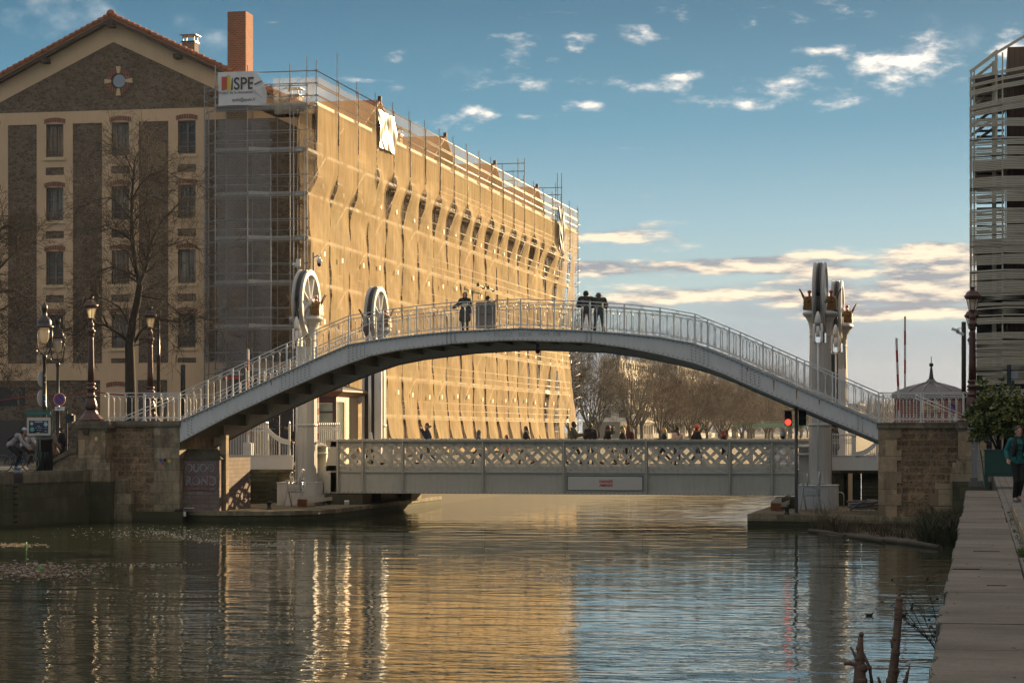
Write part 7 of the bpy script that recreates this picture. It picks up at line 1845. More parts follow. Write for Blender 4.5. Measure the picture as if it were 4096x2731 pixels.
    if scarf:
        m = MB(); nk = J['neck']+Vector((0,0,.035)); m.tube([nk+Vector((.085*cos(a), .085*sin(a), .012*sin(2*a))) for a in [2*pi*k/10 for k in range(11)]], .042, 8, False); m.tube([nk+fw*.08, nk+fw*.13-Vector((0,0,.14)), nk+fw*.12-Vector((0,0,.28))], [.04,.045,.035], 7)
        part('scarf', m, scarf, t)
    if hood == 'fur':
        m = MB(); nk = J['neck']+Vector((0,-.03,.05)); m.tube([nk+Vector((.11*cos(a), .10*sin(a), .03-.05*sin(a))) for a in [2*pi*k/12 for k in range(13)]], .045, 8, False); part('fur_collar', m, plain('fur', (.20,.13,.08), .95, var=.4, scale=30), t)
    if extra: extra(t, J, fw, rt)
    return t
WALKR = dict(kl=(-.10,.22,.52), al=(-.10,.30,.10), kr=(.10,-.06,.50), ar=(.10,-.34,.16), el=(-.23,-.12,1.16), wl=(-.23,-.05,.92), er=(.23,.06,1.15), wr=(.22,.22,.98))
def phone(t, J, fw, rt):
    m = MB(); m.cbox(J['wr']+fw*.10+Vector((0,0,.05)), (.07,.012,.14), 0, -.5); part('phone', m, BLK, t)
def pk(px, Y, z=.08): return (X(px, Y), Y, z)
def hgt(ytop, px, Y, z=.08): return Z(ytop, px, Y)-z
def heading(a): return a+TH        # a=0 faces away from the camera, pi/2 faces left, -pi/2 faces right
LFT, RGT = heading(pi/2), heading(-pi/2)
grp = None
person('man in a navy parka raising his hand to his mouth on the lifting bridge', pk(1710,99.6), LFT, hgt(1690,1710,99.6), dict(WALKR, er=(.22,.14,1.24), wr=(.10,.24,1.46)), NAVY, JEAN, hair=(.05,.03,.02), hood='fur', puff=1.6)
person('person with a grey hood up, only head and shoulder above the bridge rail', pk(1915,100.2), LFT, hgt(1720,1915,100.2), WALKR, cloth('grey hoodie', (.07,.085,.10)), BLK, hood='up')
person('small child in a pink jacket barely higher than the bridge rail', pk(2027,100.0), LFT, hgt(1738,2027,100.0), WALKR, cloth('pink jacket', (.40,.02,.10)), BLK, hair=(.06,.03,.015), style='long', puff=1.5)
person('woman with shoulder length brown hair and pale scarf walking left on the bridge', pk(2105,99.8), LFT, hgt(1703,2105,99.8), WALKR, BLK, NAVY, hair=(.05,.022,.012), style='long', scarf=cloth('pale scarf', (.30,.28,.26)), puff=1.4)
person('dark skinned man in a grey green jacket looking down at his phone', pk(2294,99.6), RGT, hgt(1685,2294,99.6), dict(WALKR, er=(.22,.16,1.18), wr=(.12,.36,1.22), el=(-.22,.14,1.18), wl=(-.10,.34,1.20)), cloth('grey green jacket', (.065,.07,.055)), BLK, 'dark', (.01,.008,.007), extra=phone, hood='down', puff=1.4)
person('short haired man in a black jacket seen from behind beneath a far lamp', pk(2362,101.0), heading(.15), hgt(1691,2362,101.0), {}, BLK, JEAN, hair=(.05,.035,.025), hood='down', puff=1.9)
person('person in black with a pale scarf tilting the head back to drink', pk(2432,100.0), RGT, hgt(1699,2432,100.0), dict(WALKR, er=(.24,.14,1.40), wr=(.06,.22,1.56)), BLK, BLK, hair=(.03,.02,.015), style='long', scarf=cloth('mauve scarf', (.20,.12,.11)), puff=1.4)
person('blond person in a green cap and black top facing left', pk(2490,99.7), LFT, hgt(1705,2490,99.7), WALKR, BLK, BLK, hair=(.42,.26,.10), style='long', hat=('cap', cloth('green cap', (.015,.10,.055))))
person('person in a brown bobble hat and maroon coat behind the green cap', pk(2514,100.8), heading(-.3), hgt(1699,2514,100.8)-.05, {}, cloth('maroon coat', (.07,.018,.022)), BLK, hair=(.05,.02,.01), style='long', hat=('pom', cloth('brown knit', (.14,.06,.025))), puff=1.5)
person('blonde woman in a grey green scarf holding a phone, facing left', pk(2657,99.7), LFT, hgt(1710,2657,99.7), dict(WALKR, er=(.20,.16,1.18), wr=(.12,.36,1.22), el=(-.2,.16,1.18), wl=(-.1,.34,1.2)), cloth('dark grey jacket', (.03,.035,.04)), BLK, hair=(.50,.30,.12), style='long', scarf=cloth('sage scarf', (.17,.21,.19)), extra=phone)
person('person in a pale pink hooded puffer jacket seen from behind', pk(2710,100.0), heading(.2), hgt(1711,2710,100.0), {}, cloth('pale pink puffer', (.50,.36,.31)), JEAN, hair=(.05,.03,.02), style='long', hat=('beanie', BLK), hood='down', puff=2.6)
person('person in an orange red beanie and red scarf with a black coat', pk(2787,99.7), heading(-1.2), hgt(1700,2787,99.7)-.02, WALKR, BLK, JEAN, hair=(.04,.02,.01), hat=('beanie', cloth('orange beanie', (.55,.07,.015))), scarf=cloth('red scarf', (.35,.02,.02)), puff=1.6)
person('red haired woman with a bun and bright red scarf walking right', pk(2894,99.7), RGT, hgt(1722,2894,99.7), WALKR, BLK, BLK, hair=(.22,.05,.02), style='bun', scarf=cloth('bright red scarf', (.60,.02,.015)), puff=1.4)
person('man in a blue beanie and olive parka standing beside the right tower', pk(3342,100.6), RGT, hgt(1697,3342,100.6), {}, cloth('olive parka', (.035,.035,.018)), BLK, hair=(.03,.02,.01), hat=('beanie', cloth('blue beanie', (.02,.045,.11))), hood='fur', coat=.35, puff=2.2)
def specs(t, J, fw, rt):
    m = MB()
    for s in (-1, 1): m.tube([J['head']+fw*.095+rt*(s*.034+.022*cos(a))+Vector((0,0,.018+.018*sin(a))) for a in [2*pi*k/8 for k in range(9)]], .004, 4, False)
    part('glasses', m, BLK, t)
person('man in a black beanie, glasses and fur collared coat behind the left gate', pk(1153,101.4,-.06), heading(-2.2), hgt(1694,1153,101.4,-.06), dict(el=(-.26,.10,1.14), wl=(-.10,.22,1.02), er=(.26,.10,1.14), wr=(.10,.22,1.02)), BLK, JEAN, hair=(.03,.02,.01), hat=('beanie', BLK), hood='fur', extra=specs, puff=2.0)
# on the footbridge
def bag(t, J, fw, rt):
    m = MB(); m.ball(J['chest']+fw*.17-Vector((0,0,.10)), (.15,.07,.085), 12, 8); part('belt_bag', m, cloth('cream bag', (.40,.36,.30)), t)
    m = MB(); m.tube([J['sl']+Vector((0,.05,.06)), J['chest']+fw*.15-Vector((0,0,.02)), J['waist']+Vector((.14,.08,.05))], .014, 4); part('strap', m, BLK, t)
def fbz(px, Y=89.6): return (X(px, Y), Y, TOPZ(X(px, FY))-.03)
p0 = fbz(1860, 89.2); person('woman in a dark hood and long coat with a cream belt bag', p0, heading(pi-.15), Z(1172,1860,89.2)-p0[2]+.02,
    dict(er=(.30,.10,1.20), wr=(.46,.26,1.10), el=(-.24,-.02,1.14), wl=(-.24,.04,.90)), cloth('green black coat', (.022,.030,.026)), BLK, hair=(.03,.015,.01), hood='up', scarf=BLK, coat=.75, extra=bag, puff=2.2, vox=.011)
p0 = fbz(1950, 90.2); person('person in a dark cap raising a phone behind the beige notice panel', p0, heading(-.9), Z(1184,1950,90.2)-p0[2], dict(er=(.2,.2,1.3), wr=(.12,.36,1.52)), BLK, BLK, hair=(.03,.02,.015), hat=('cap', BLK), extra=phone)
LEAN = dict(pel=(0,-.14,.90), waist=(0,-.04,1.06), chest=(0,.14,1.24), neck=(0,.27,1.36), head=(0,.36,1.45), sl=(-.19,.22,1.33), sr=(.19,.22,1.33), el=(-.27,.34,1.10), er=(.27,.34,1.10), wl=(-.12,.50,1.13), wr=(.12,.50,1.13), hl=(-.10,-.14,.88), hr=(.10,-.14,.88), kl=(-.13,-.10,.48), kr=(.13,-.10,.48), al=(-.17,-.16,.08), ar=(.17,-.16,.08))
def lettering(t, J, fw, rt):
    c = text('lettering', 'ORIGINAL', .085, (0,0,0), plain('grey print', (.25,.25,.27), .7), t, rx=pi/2-.55); c.location = (0, -.03, 1.26)
for px, yt, top, legs, hat, hh, lab, ex in ((2345, 1164, cloth('black jacket', (.018,.018,.016)), cloth('rust trousers', (.075,.030,.018)), ('beanie', cloth('dark beanie', (.02,.02,.015))), 1.8, 'person in a black printed jacket and rust trousers leaning on the footbridge rail, back turned', lettering),
                                         (2396, 1168, cloth('dark green jacket', (.022,.032,.020)), cloth('black trousers', (.014,.015,.018)), ('bucket', cloth('grey bucket hat', (.10,.10,.11))), 1.8, 'person in a grey bucket hat and dark green jacket leaning on the footbridge rail', None)):
    p0 = fbz(px, 91.5); h_ = (Z(yt, px, 91.5)-p0[2])/1.60*1.75
    person(lab, p0, heading(0), h_, LEAN, top, legs, hair=(.03,.018,.01), hat=hat, hood='down', puff=2.4, vox=.011, extra=ex)
# jogger on the right pavement
def jog_kit(t, J, fw, rt):
    m = MB()
    for s in (-1, 1):
        m.tube([J['chest']+Vector((s*.10,-.10,.14)), J['chest']+Vector((s*.105,.05,.16)), J['chest']+Vector((s*.12,.145,.02)), J['chest']+Vector((s*.13,.13,-.14)), J['waist']+Vector((s*.14,.06,-.02))], [.035,.045,.05,.05,.03], 8)
    for z in (.03, -.09): m.tube([J['chest']+Vector((-.11,.155,z)), J['chest']+Vector((.11,.155,z))], .012, 5)
    m.tube([J['waist']+Vector((-.10,.13,.02)), J['waist']+Vector((-.14,.12,-.14))], .012, 4); m.tube([J['waist']+Vector((.10,.13,.02)), J['waist']+Vector((.06,.12,-.12))], .012, 4)
    m.ball(J['chest']+Vector((0,-.14,.0)), (.13,.07,.18), 12, 8); part('running_vest', m, BLK, t)
    m = MB()
    for a, b in (('el','wl'), ('er','wr')): d = (J[b]-J[a]).normalized(); capsule(m, J[b]-d*.05, J[b]-d*.005, .047, .042)
    part('cuffs', m, BLK, t)
    m = MB(); m.tube([J['neck']+Vector((.062*cos(a),.062*sin(a),.03)) for a in [2*pi*k/10 for k in range(11)]], .026, 6, False); part('roll_neck', m, teal, t)
    m = MB()
    for c in ('al', 'ar'): capsule(m, J[c]+Vector((0,0,.03)), J[c]+Vector((0,0,.055)), .046, .046)
    part('socks', m, cloth('pink socks', (.45,.12,.11)), t)
teal = cloth('teal sweater', (.008,.115,.115)); jp = G(4073, 2008, 0)
person('woman jogger with tied back hair in a teal sweater, black vest and leggings', (jp.x, jp.y, 0), heading(pi+.10), (2008-1702)/S(4073, jp.y),
    dict(neck=(0,.0,1.47), head=(.0,.03,1.615), sl=(-.17,0,1.415), sr=(.17,0,1.415), er=(.25,-.10,1.18), wr=(.27,.06,1.00), el=(-.24,-.12,1.18), wl=(-.10,.20,1.10), hl=(-.085,0,.90), hr=(.085,0,.90), kr=(.08,.10,.49), ar=(.07,-.05,.09), kl=(-.05,.12,.50), al=(-.04,-.10,.12)),
    teal, BLK, hair=(.045,.025,.015), style='tail', extra=jog_kit, puff=.35, vox=.008, shoes=cloth('grey blue trainers', (.14,.19,.22)), grip=.6)
# cyclist and bicycle on the left street
BX = G(62, 1884, -.02); by_ = 84.0; bx_ = X(68, by_)
def bicycle(name, label, loc, rz, sc=1.0, col=None):
    t = thing(name, label, 'bicycle', loc, None, rz); t.scale = (sc,)*3; col = col or M['iron_black']
    wb = .52
    for x in (-wb, wb):
        m = MB(); m.tube([(x+.335*cos(a),0,.345+.335*sin(a)) for a in [2*pi*k/36 for k in range(37)]], .014, 6, False); w = part('wheel', m, M['rubber'], t)
        m = MB(); m.tube([(x+.312*cos(a),0,.345+.312*sin(a)) for a in [2*pi*k/36 for k in range(37)]], .010, 5, False); part('rim', m, M['steel'], w)
        m = MB()
        for k in range(14): a = 2*pi*k/14; m.tube([(x,.0,.345),(x+.31*cos(a),0,.345+.31*sin(a))], .0018, 3, False)
        m.lathe([(.02,-.03),(.02,.03)], (x,0,.345), 8); part('spokes', m, M['steel'], w)
    m = MB(); bb = (-.07,0,.28); st = (-.22,0,.82); hd = (.36,0,.80); hb = (.40,0,.66)
    for a, b in ((bb,st),(st,hd),(bb,hb),(hd,hb),((-wb,0,.345),bb),((-wb,0,.345),(-.20,0,.75)),(hb,(wb,0,.345))): m.tube([a,b], .016, 6)
    fr = part('frame', m, col, t)
    m = MB(); m.tube([st,(-.245,0,.93)], .014, 6); m.tube([(-.36,0,.955),(-.25,0,.96),(-.12,0,.945)], [.055,.04,.015], 8); part('saddle', m, M['rubber'], t)
    m = MB(); m.tube([hd,(.345,0,.88),(.42,0,.90)], .014, 6); 
    for s in (-1, 1): m.tube([(.42,0,.90),(.42,s*.20,.90),(.50,s*.21,.88),(.52,s*.21,.80),(.46,s*.21,.77)], .013, 6)
    part('handlebar', m, M['rubber'], t)
    m = MB(); m.tube([(bb[0]+.09*cos(a),.03,bb[2]+.09*sin(a)) for a in [2*pi*k/16 for k in range(17)]], .006, 4, False); m.tube([(bb[0],.04,bb[2]),(bb[0]+.12,.06,bb[2]-.12)], .01, 5); m.tube([(bb[0],-.04,bb[2]),(bb[0]-.12,-.06,bb[2]+.12)], .01, 5); part('crank', m, M['iron_black'], t)
    return t
bicycle('bicycle', 'black racing bicycle ridden along the left street', (bx_, by_, -.03), TH, 1.02)
def ride_kit(t, J, fw, rt):
    m = MB(); capsule(m, J['chest']+Vector((0,.08,.12)), J['waist']+Vector((0,-.12,.10)), .13, .10); m.tube([J['sl']+Vector((0,0,.05)), J['chest']+Vector((.08,.08,-.15)), J['pel']+Vector((.1,-.02,.05))], .02, 5); part('sling_bag', m, BLK, t)
RIDE = dict(pel=(0,-.26,1.00), waist=(0,-.16,1.13), chest=(0,.04,1.32), neck=(0,.20,1.43), head=(0,.28,1.54), sl=(-.18,.12,1.40), sr=(.18,.12,1.40), el=(-.25,.24,1.16), er=(.25,.24,1.16), wl=(-.21,.44,.94), wr=(.21,.44,.94),
            hl=(-.09,-.24,.96), hr=(.09,-.24,.96), kl=(-.11,.14,.76), kr=(.11,.10,.62), al=(-.10,.06,.36), ar=(.10,-.02,.20))
person('cyclist in a pale cap and light grey top with a black sling bag', (bx_, by_, -.03), heading(-pi/2), 1.80, RIDE, cloth('pale grey jersey', (.27,.25,.26)), BLK, hair=(.04,.03,.02), hat=('cap', cloth('pale cap', (.38,.42,.46))), extra=ride_kit, shoes=cloth('bright blue shoes', (.01,.20,.42)), puff=.8, vox=.011)
person('second rider in a whitish top mostly hidden behind the information board', (X(118,88.6),88.6,-.03), heading(-pi/2), 1.74, RIDE, cloth('whitish top', (.38,.34,.36)), BLK, hair=(.04,.03,.02), hat=('cap', cloth('white cap', (.45,.45,.46))), vox=.016)
bicycle('bicycle', 'dark bicycle partly hidden behind the information board', (X(118,88.6),88.6,-.03), TH, 1.0, plain('blue frame', (.02,.06,.10), .4))
person('walker in a beige quilted coat half hidden by the round lamp base', (X(212,90.5),90.5,-.03), heading(-1.3), 1.72, WALKR, cloth('beige quilted coat', (.17,.12,.085)), BLK, hair=(.05,.03,.02), style='long', coat=.6, puff=2.6, vox=.016)
person('walker dressed all in black beside the black signal post', (X(246,91.5),91.5,-.03), heading(-1.2), 1.78, WALKR, BLK, BLK, hair=(.02,.015,.01), coat=.5, puff=2.4, vox=.016)
bicycle('bicycle', 'black bicycle wheels showing through the lattice beneath the bobble hat', pk(2492,101.5), TH, 1.0)
# crow and other birds
def bird(label, px, py, Y, sc, up):
    t = thing('crow', label, 'bird', P(px, py, Y)); t.scale = (sc,)*3; m = MB()
    m.tube([(-.26,0,.0),(-.12,0,.0),(0,0,.01),(.12,0,.02),(.19,0,.03),(.25,0,.02)], [.03,.05,.065,.05,.035,.008], 8); m.add([(-.16,-.03,0),(-.16,.03,0),(-.36,.09,.0),(-.36,-.09,.0)],[(0,1,2,3)])
    for s in (-1, 1):
        w = [Vector((.10,s*.03,.02)), Vector((.12,s*.22,up*.12)), Vector((.02,s*.48,up*.20)), Vector((-.12,s*.44,up*.17)), Vector((-.10,s*.22,up*.10)), Vector((-.08,s*.03,.02))]
        m.add(w+[a-Vector((0,0,.012)) for a in w], [(0,1,4,5),(1,2,3,4),(11,10,7,6),(10,9,8,7),(0,6,7,1),(1,7,8,2),(2,8,9,3),(3,9,10,4),(4,10,11,5)])
    part('body', m, plain('crow black', (.012,.012,.015), .5), t); t.rotation_euler = (.5, .1, .9); return t
bird('black crow flying with spread wings just right of the bare tree top', 628, 790, 97, .95, 1.0)
# ================================================================ slatted building on the right
RY = 108.0; rx0 = X(3880, RY); rz_top = Z(293, 3880, RY)
rb = thing('slatted_building', 'tall modern building wrapped in bands of pale wooden slats over timber cladding', 'building', (rx0, RY, 0))
WX = 24.0; DEP = 11.0; zs_ = lambda py, px=3945: Z(py, px, RY)
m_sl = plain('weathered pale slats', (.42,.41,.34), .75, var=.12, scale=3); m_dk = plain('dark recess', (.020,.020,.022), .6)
def m_planks():
    t = NT('vertical planks'); v = wallvec(t, 'both'); b = t.brick(v, (.105,.068,.050), (.075,.050,.040), (.02,.015,.012), .24, 6.0, .012, .0)
    c = t.mix(t.ramp(t.noise(t.map((9,9,.7)), 1.5, 5, .65), [(.35, 0.0), (.7, .5)]), b.outputs[0], (.06,.042,.035)); return t.done(t.bsdf(c, .85))
m_pk = m_planks()
m = MB(); m.box(rx0+1.7, rx0+WX, RY+1.0, RY+DEP, 0, rz_top+1.3); wpart('core_wall', m, m_pk, rb)
levels = [zs_(p) for p in (1690, 1500, 1180, 905, 560)]; levels = [.0, 3.6, 7.0, 10.3, 13.9, rz_top-.2]
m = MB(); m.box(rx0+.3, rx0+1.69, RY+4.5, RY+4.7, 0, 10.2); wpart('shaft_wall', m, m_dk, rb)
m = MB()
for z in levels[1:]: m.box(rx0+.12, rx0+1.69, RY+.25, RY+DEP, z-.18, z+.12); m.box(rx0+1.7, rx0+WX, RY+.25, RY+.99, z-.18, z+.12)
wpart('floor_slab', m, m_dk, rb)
for i in range(5):
    for k in range(5):
        a = rx0+2.0+k*4.4
        m = MB(); m.box(a+2.4, a+4.0, RY+.96, RY+.995, levels[i]+.3, levels[i+1]-.35); w = wpart('window', m, M['glass'], rb)
    m = MB(); m.box(rx0+1.66, rx0+1.699, RY+1.1, RY+4.2, levels[i]+.25, levels[i+1]-.3); wpart('window', m, M['glass'], rb)
m_lv = plain('blue black louvres', (.035,.04,.05), .4)
for i in range(5):
    z = levels[i]+.4; m = MB()
    while z < levels[i+1]-.35: m.add([(rx0+.30,RY+.7,z),(rx0+1.55,RY+.7,z),(rx0+1.55,RY+.9,z+.14),(rx0+.30,RY+.9,z+.14)], [(0,1,2,3)]); z += .27
    wpart('louvre_blades', m, m_lv, rb)
xsm = X(4010, RY)
m = MB()
for xx in (rx0+.05, X(3897,RY), xsm, X(4140,RY)): m.box(xx-.035, xx+.035, RY+.02, RY+.10, 0, rz_top+(xx-rx0)*.62)
m.box(X(3968,RY), X(3986,RY), RY+.6, RY+.8, 0, rz_top+.6); wpart('mullion', m, m_sl, rb)
r_ = random.Random(77)
bands = [355,372,430,452,520,560,575,610,622,640,690,730,745,770,790,800,830,880,900,930,995,1012,1040,1095,1135,1170,1195,1210,1232,1290,1300,1330,1350,1365,1385,1400,1420,1440,1455,1465,1480,1500]
bands = [(300,1),(330,1),(356,2),(415,3),(436,3),(470,4),(545,1),(553,3),(585,5),(620,2),(640,5),(705,2),(725,4),(745,3),(775,4),(830,1),(842,5),(880,1),(900,5),(935,3),(958,3),(975,4),(1015,5),(1075,1),(1080,5),(1115,4),(1148,3),(1165,5),(1180,3),(1200,3),(1220,4),(1232,3),(1265,1),(1278,1),(1325,4),(1350,4),(1370,4),(1392,4),(1418,3),(1445,5),(1462,2),(1474,5),(1495,5),(1555,3),(1575,2)]
seams = [rx0, xsm, X(4140,RY), X(4300,RY), X(4480,RY), rx0+WX*.6, rx0+WX*.8, rx0+WX]
for i, (py, n) in enumerate(bands):
    zA = zs_(py+12, 3880) if True else 0; m = MB()
    for (a, b), q in zip(zip(seams, seams[1:]), range(9)):
        t0 = r_.uniform(-.20,.26); zq0 = zA if q == 0 else zl; zl = zq0+((.06+r_.uniform(-.02,.04)) if q % 2 == 0 else r_.uniform(-.03,.02))+(.22 if py < 470 and q < 2 else .0)
        for k in range(n+1):
            m.bar((a, RY-.02, zq0-k*.075), (b, RY-.02, zl-k*.075*(1.1)), .03, .058, (0,0,1))
    # the slats return along the canal side
    for k in range(n): m.bar((rx0-.0, RY-.02, zA-k*.075), (rx0+.0, RY+DEP, zA-k*.075+.3), .045, .03)
    wpart('slat_band', m, m_sl, rb)
m = MB()
for k in range(9):
    z0 = rz_top-k*.42; m.bar((rx0+.02, RY, z0+.05), (X(3990,RY), RY+2.2, z0+1.35-k*.02), .07, .12)
m.bar((X(3985,RY),RY+.1,rz_top+.9),(X(4140,RY),RY+.1,rz_top+1.9),.08,.12); m.bar((rx0,RY,rz_top+.05),(X(3985,RY),RY+.1,rz_top+.9),.08,.14); m.bar((X(3985,RY),RY+.1,rz_top-3.4),(X(3985,RY),RY+.1,rz_top+.95),.12,.12)
wpart('roof_batten', m, m_sl, rb)
# houses on the right quay, beside and behind the camera (outside the frame; they keep the quay in shade)
for i, (ya, yb, h) in enumerate(((-6,14,16),(14.5,38,19),(38.5,62,17),(62.5,84,18),(84.5,103,17))):
    t = thing('quay_house', ['plain cream quayside house nearest the viewpoint', 'tall grey quayside house second along the right quay', 'cream quayside house in the middle of the right quay', 'brown quayside house before the crossing street', 'narrow quayside house at the corner of the crossing street'][i], 'house', (15, (ya+yb)/2, 0))
    m = MB(); m.box(13, 25, ya, yb, 0, h); wpart('wall', m, M['cream'], t)
    m = MB(); m.xprism([], 0, 0) if False else m.add([(12.6,ya,h+.01),(25.4,ya,h+.01),(19,ya,h+3.5),(12.6,yb,h+.01),(25.4,yb,h+.01),(19,yb,h+3.5)], [(0,1,2),(5,4,3),(0,2,5,3),(1,4,5,2),(0,3,4,1)]); wpart('roof', m, M['tile_back'], t)
    for z in range(1, int(h/3.2)):
        for k in range(int((yb-ya)/3)):
            m = MB(); m.box(12.96, 12.99, ya+1+k*3, ya+2.1+k*3, z*3.2, z*3.2+1.8); wpart('window', m, M['glass'], t)
# ================================================================ far side: blocks of flats, lamps, green bridge
m_f1 = plain('pale flats', (.75,.68,.56), .8, var=.06, scale=.5); m_f2 = plain('warm grey flats', (.58,.51,.42), .8, var=.08, scale=.5); m_fw = plain('flat windows', (.05,.055,.06), .2, spec=.8)
def flats(label, px0, px1, ytop, Y, dep, mat, fl=3.0, balc=True, tiers=0):
    x0, x1 = X(px0, Y), X(px1, Y); H_ = Z(ytop, (px0+px1)/2, Y); t = thing('apartment_block', label, 'building', ((x0+x1)/2, Y, 0)); n = int(H_/fl)
    m = MB(); m.box(x0, x1, Y, Y+dep, 0, n*fl-tiers*fl)
    for k in range(tiers): m.box(x0, x1-(x1-x0)*.16*(k+1), Y+1.5*k, Y+dep, (n-tiers+k)*fl+.01, (n-tiers+k+1)*fl)
    wpart('wall', m, mat, t)
    for j in range(n):
        z = j*fl; xr_ = x1 if j < n-tiers else x1-(x1-x0)*.16*(j-n+tiers+1)
        m = MB(); k = x0+1
        while k < xr_-2: m.box(k, k+1.5, Y-.06, Y-.01, z+.9, z+2.4); k += 3
        k = Y+1.5
        while k < Y+dep-2: m.box(xr_+.01, xr_+.06, k, k+1.5, z+.9, z+2.4); k += 3
        wpart('window_row', m, m_fw, t)
        if balc:
            m = MB(); m.box(xr_+.07, xr_+1.2, Y+1, Y+dep-1, z-.05, z+.12); m.box(xr_+1.12, xr_+1.2, Y+1, Y+dep-1, z+.121, z+1.0); m.box(x0+1, xr_, Y-1.2, Y-.07, z-.05, z+.1); m.box(x0+1, xr_, Y-1.2, Y-1.12, z+.101, z+.9); wpart('balcony', m, m_f1, t)
    return t
flats('stepped pale apartment block glowing through the avenue trees left of centre', 2390, 2540, 1395, 420, 60, m_f1, tiers=3)
flats('taller terraced apartment block with stacked balconies behind the middle of the avenue', 2560, 2740, 1372, 470, 40, m_f2, tiers=2)
flats('slab of flats whose upper floors rise above the avenue under the footbridge', 2735, 2790, 1440, 520, 26, m_f1, balc=True)
flats('low pale block of flats closing the avenue behind the thin poplars', 2850, 2900, 1505, 640, 30, m_f2)
flats('long low dim block seen between the trunks at street level', 2330, 2480, 1640, 380, 40, plain('dim flats', (.22,.19,.15), .9), balc=False)
flats('faint distant block just right of the rear right tower', 3375, 3440, 1612, 900, 40, m_f2, balc=False)
flats('faint wide distant block between the towers and the barriers', 3445, 3600, 1640, 950, 30, m_f1, balc=False)
flats('faint distant block left of the right tower behind the green footbridge', 3020, 3140, 1600, 980, 40, m_f2, balc=False)
for i, (px, py, w) in enumerate(((2349,1641,19),(2530,1638,20),(2447,1660,14),(2612,1662,14),(2673,1670,11),(2737,1678,9),(2790,1682,8),(2857,1686,8),(3020,1690,8),(3050,1692,8),(3203,1694,8),(3222,1696,7),(2945,1698,7))):
    Y = (4.5-EYE)*F/(HY-py)*(CS+(px-2048)/F*SN)
    paris_lamp('street_lamp', ['glowing far lamp above the man in the black jacket', 'glowing far lamp rising behind the bobble hat', 'dim far lamp between the first two glowing ones', 'glowing far lamp above the blonde woman'][i] if i < 4 else 'tiny far lamp standing in the distant row along the basin', px, Y, py, sc=.7, group='far lamps beyond the lifting bridge' if i < 4 else 'tiny far lamps along the basin', simple=True)
gY_ = 380.0; gb2 = thing('green_footbridge', 'pale green beam footbridge crossing the basin in the distance left of the red light', 'bridge', (X(3060,gY_), gY_, 0))
m_g2 = plain('pale green paint', (.16,.34,.21), .6)
m = MB(); a, b, c, d = P(2890,1714,gY_), P(3330,1704,gY_), P(3330,1688,gY_), P(2960,1694,gY_)
m.prism([(a.x,a.z),(b.x,b.z),(c.x,c.z),(d.x,d.z)], gY_, gY_+2.5); wpart('beam', m, m_g2, gb2)
m = MB(); m.bar(P(2930,1690,gY_), P(3330,1679,gY_), .08, .08)
for k in range(26): p = P(2940+k*15.2, 1689-k*.41, gY_); m.bar(p, p-Vector((0,0,.45)), .04, .04)
wpart('railing', m, m_g2, gb2)
for px_ in (2935, 3160, 3325): m = MB(); p = P(px_, 1710, gY_); m.box(p.x-.4, p.x+.4, gY_+.2, gY_+2.2, WZ, p.z); wpart('pier', m, M['limestone'], gb2)
# moored boats far away
for i, (px, Y, w) in enumerate(((3130, 300, 9), (2480, 236, 11), (2700, 300, 12))):
    x = X(px, Y); t = thing('moored_boat', ['low pale cabin boat moored beyond the red traffic light', 'long dark moored barge seen in slivers through the lattice', 'white moored barge seen in slivers through the lattice'][i], 'boat', (x, Y, WZ)); m = MB()
    m.slab([(-w*.5,-1.2),(w*.38,-1.2),(w*.5,0),(w*.38,1.2),(-w*.5,1.2)], -.1, .9); part('hull', m, (M['paint_white'], M['iron_black'], m_f1)[i], t)
    m = MB(); m.slab([(-w*.35,-.9),(w*.2,-.9),(w*.2,.9),(-w*.35,.9)], .901, 2.3); part('cabin', m, M['paint_white'], t)
    m = MB(); k = -w*.32
    while k < w*.14: m.box(k, k+.6, -.93, -.905, 1.4, 1.9); k += 1.0
    part('window_row', m, M['glass'], t)
# ================================================================ floating litter and foam
r_ = random.Random(5)
def flecks(n, fn, s0, s1, mats, name, label, cat, zz=.006, thick=.01):
    m = MB()
    for k in range(n):
        p = fn(); s = r_.uniform(s0, s1); a = r_.uniform(0, 3.14); m.k = r_.randrange(len(mats)); m.cbox((p.x, p.y, WZ+zz), (s*r_.uniform(1,3), s, thick), a)
    return tag(m.build(name, mats), label, cat, kind='stuff')
def zone(cx, cy, sx, sy):
    def f():
        a = r_.gauss(0,.45); b = r_.gauss(0,.45); return G(cx+a*sx, cy+b*sy, WZ)
    return f
lit_m = [plain('straw litter', (.22,.16,.09), .9), plain('dark litter', (.05,.04,.03), .9), plain('pale litter', (.45,.40,.33), .8), plain('brown leaf', (.14,.08,.04), .9)]
flecks(1500, zone(150, 2283, 260, 38), .015, .06, lit_m, 'floating_litter', 'raft of twigs, leaves and litter floating at the left', 'litter')
flecks(260, zone(60, 2180, 120, 8), .015, .06, lit_m, 'floating_litter', 'thin streak of floating debris close to the far left quay wall', 'litter')
flecks(240, zone(600, 2258, 260, 8), .012, .04, lit_m, 'floating_litter', 'narrow line of floating debris trailing right from the litter raft', 'litter')
foam = plain('foam', (.50,.52,.50), .9, var=.1)
flecks(420, zone(700, 2130, 500, 36), .008, .03, [foam], 'foam_flecks', 'scattered white foam specks near the left landing', 'foam', .003, .004)
def curve_zone():
    s = r_.random(); px = 590+s*1150; py = 2118+s*125+18*sin(s*6)+r_.gauss(0, 5+5*s); return G(px, py, WZ)
flecks(800, curve_zone, .007, .025, [foam], 'foam_streak', 'curving streak of foam drifting right from the left landing', 'foam', .003, .004)
flecks(500, zone(2250, 2310, 300, 22), .008, .03, [foam], 'foam_flecks', 'faint foam patch in the middle of the water', 'foam', .003, .004)
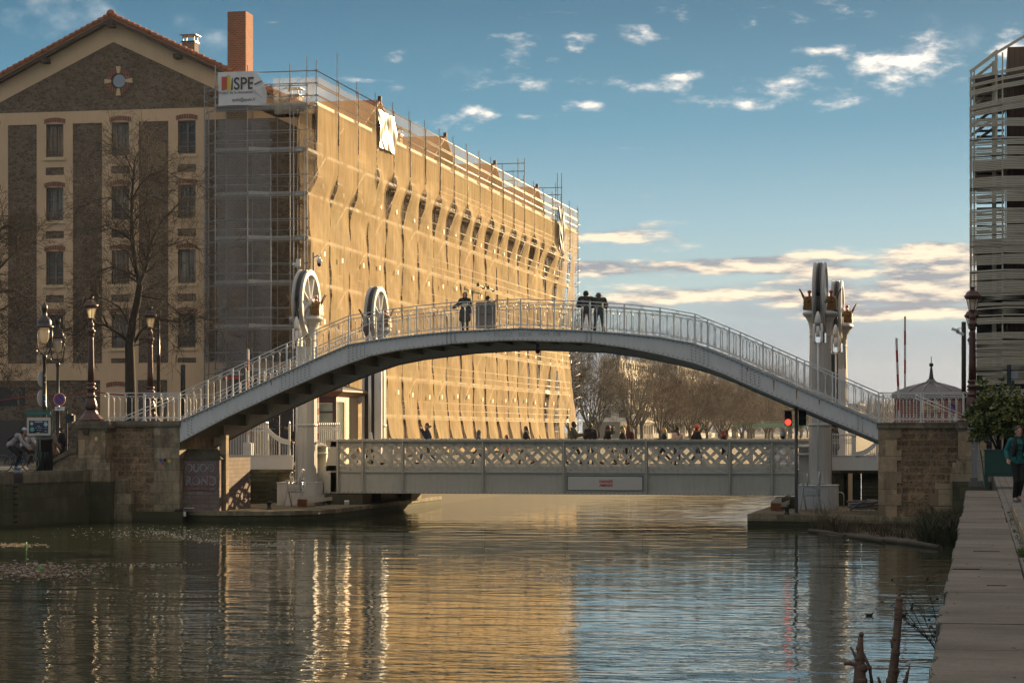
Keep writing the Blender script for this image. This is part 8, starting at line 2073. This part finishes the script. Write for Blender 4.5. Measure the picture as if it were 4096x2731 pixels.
p = G(525, 2290, WZ); m = MB(); m.lathe([(.05,-.03),(.055,.12),(.04,.17),(.02,.20),(.02,.24)], (0,0,0), 10); o = m.build('floating_bottle', plain('amber bottle', (.50,.36,.20), .2, spec=.8)); o.location = p; tag(o, 'upright glinting bottle floating right of the litter raft', 'bottle')
for px, py, lab in ((104, 2184, 'bright green bottle floating near the far left wall'), (162, 2285, 'bright green bottle in the middle of the litter raft')):
    p = G(px, py, WZ); m = MB(); m.tube([(0,0,-.02),(0,0,.08),(.02,0,.14)], [.03,.03,.012], 8); o = m.build('floating_bottle', plain('green plastic', (.03,.45,.06), .4)); o.location = p; tag(o, lab, 'bottle')
for px, py, lab in ((3477, 2462, 'dark moorhen swimming left of the tall dead branch'), (3610, 2464, 'dark moorhen swimming right of the tall dead branch')):
    p = G(px, py, WZ); t = thing('moorhen', lab, 'bird', p); t.scale = (.6,.6,.6); m = MB(); m.ball((0,0,.03), (.11,.06,.06), 10, 7); m.tube([(.08,0,.05),(.12,0,.11),(.15,0,.12)], [.03,.022,.02], 7); m.tube([(.16,0,.12),(.20,0,.11)], [.012,.003], 5); m.tube([(-.09,0,.05),(-.16,0,.09)], [.03,.008], 6); part('body', m, M['rubber'], t)
# ================================================================ haze
HAZE = 1
if HAZE:
    m = MB(); m.box(-910, 910, -60, 1410, -4.0, 40); h = m.build('haze', bpy.data.materials.new('haze')); tag(h, kind='stuff'); h['label'] = 'thin warm haze over the far avenue'; h['category'] = 'haze'
    hm_ = h.data.materials[0]; hm_.use_nodes = True; nt = hm_.node_tree; nt.nodes.clear(); o_ = nt.nodes.new('ShaderNodeOutputMaterial'); v_ = nt.nodes.new('ShaderNodeVolumePrincipled'); v_.inputs['Color'].default_value = (.92,.92,.92,1); v_.inputs['Density'].default_value = (.00011); v_.inputs['Anisotropy'].default_value = .35; nt.links.new(v_.outputs[0], o_.inputs['Volume'])
SC.cycles.volume_bounces = 0; SC.cycles.max_bounces = 8; SC.cycles.transparent_max_bounces = 24
# shorten: labels must not exceed 16 words
for o in bpy.data.objects:
    l = o.get('label')
    if l and len(l.split()) > 16: print('LONG', len(l.split()), l)
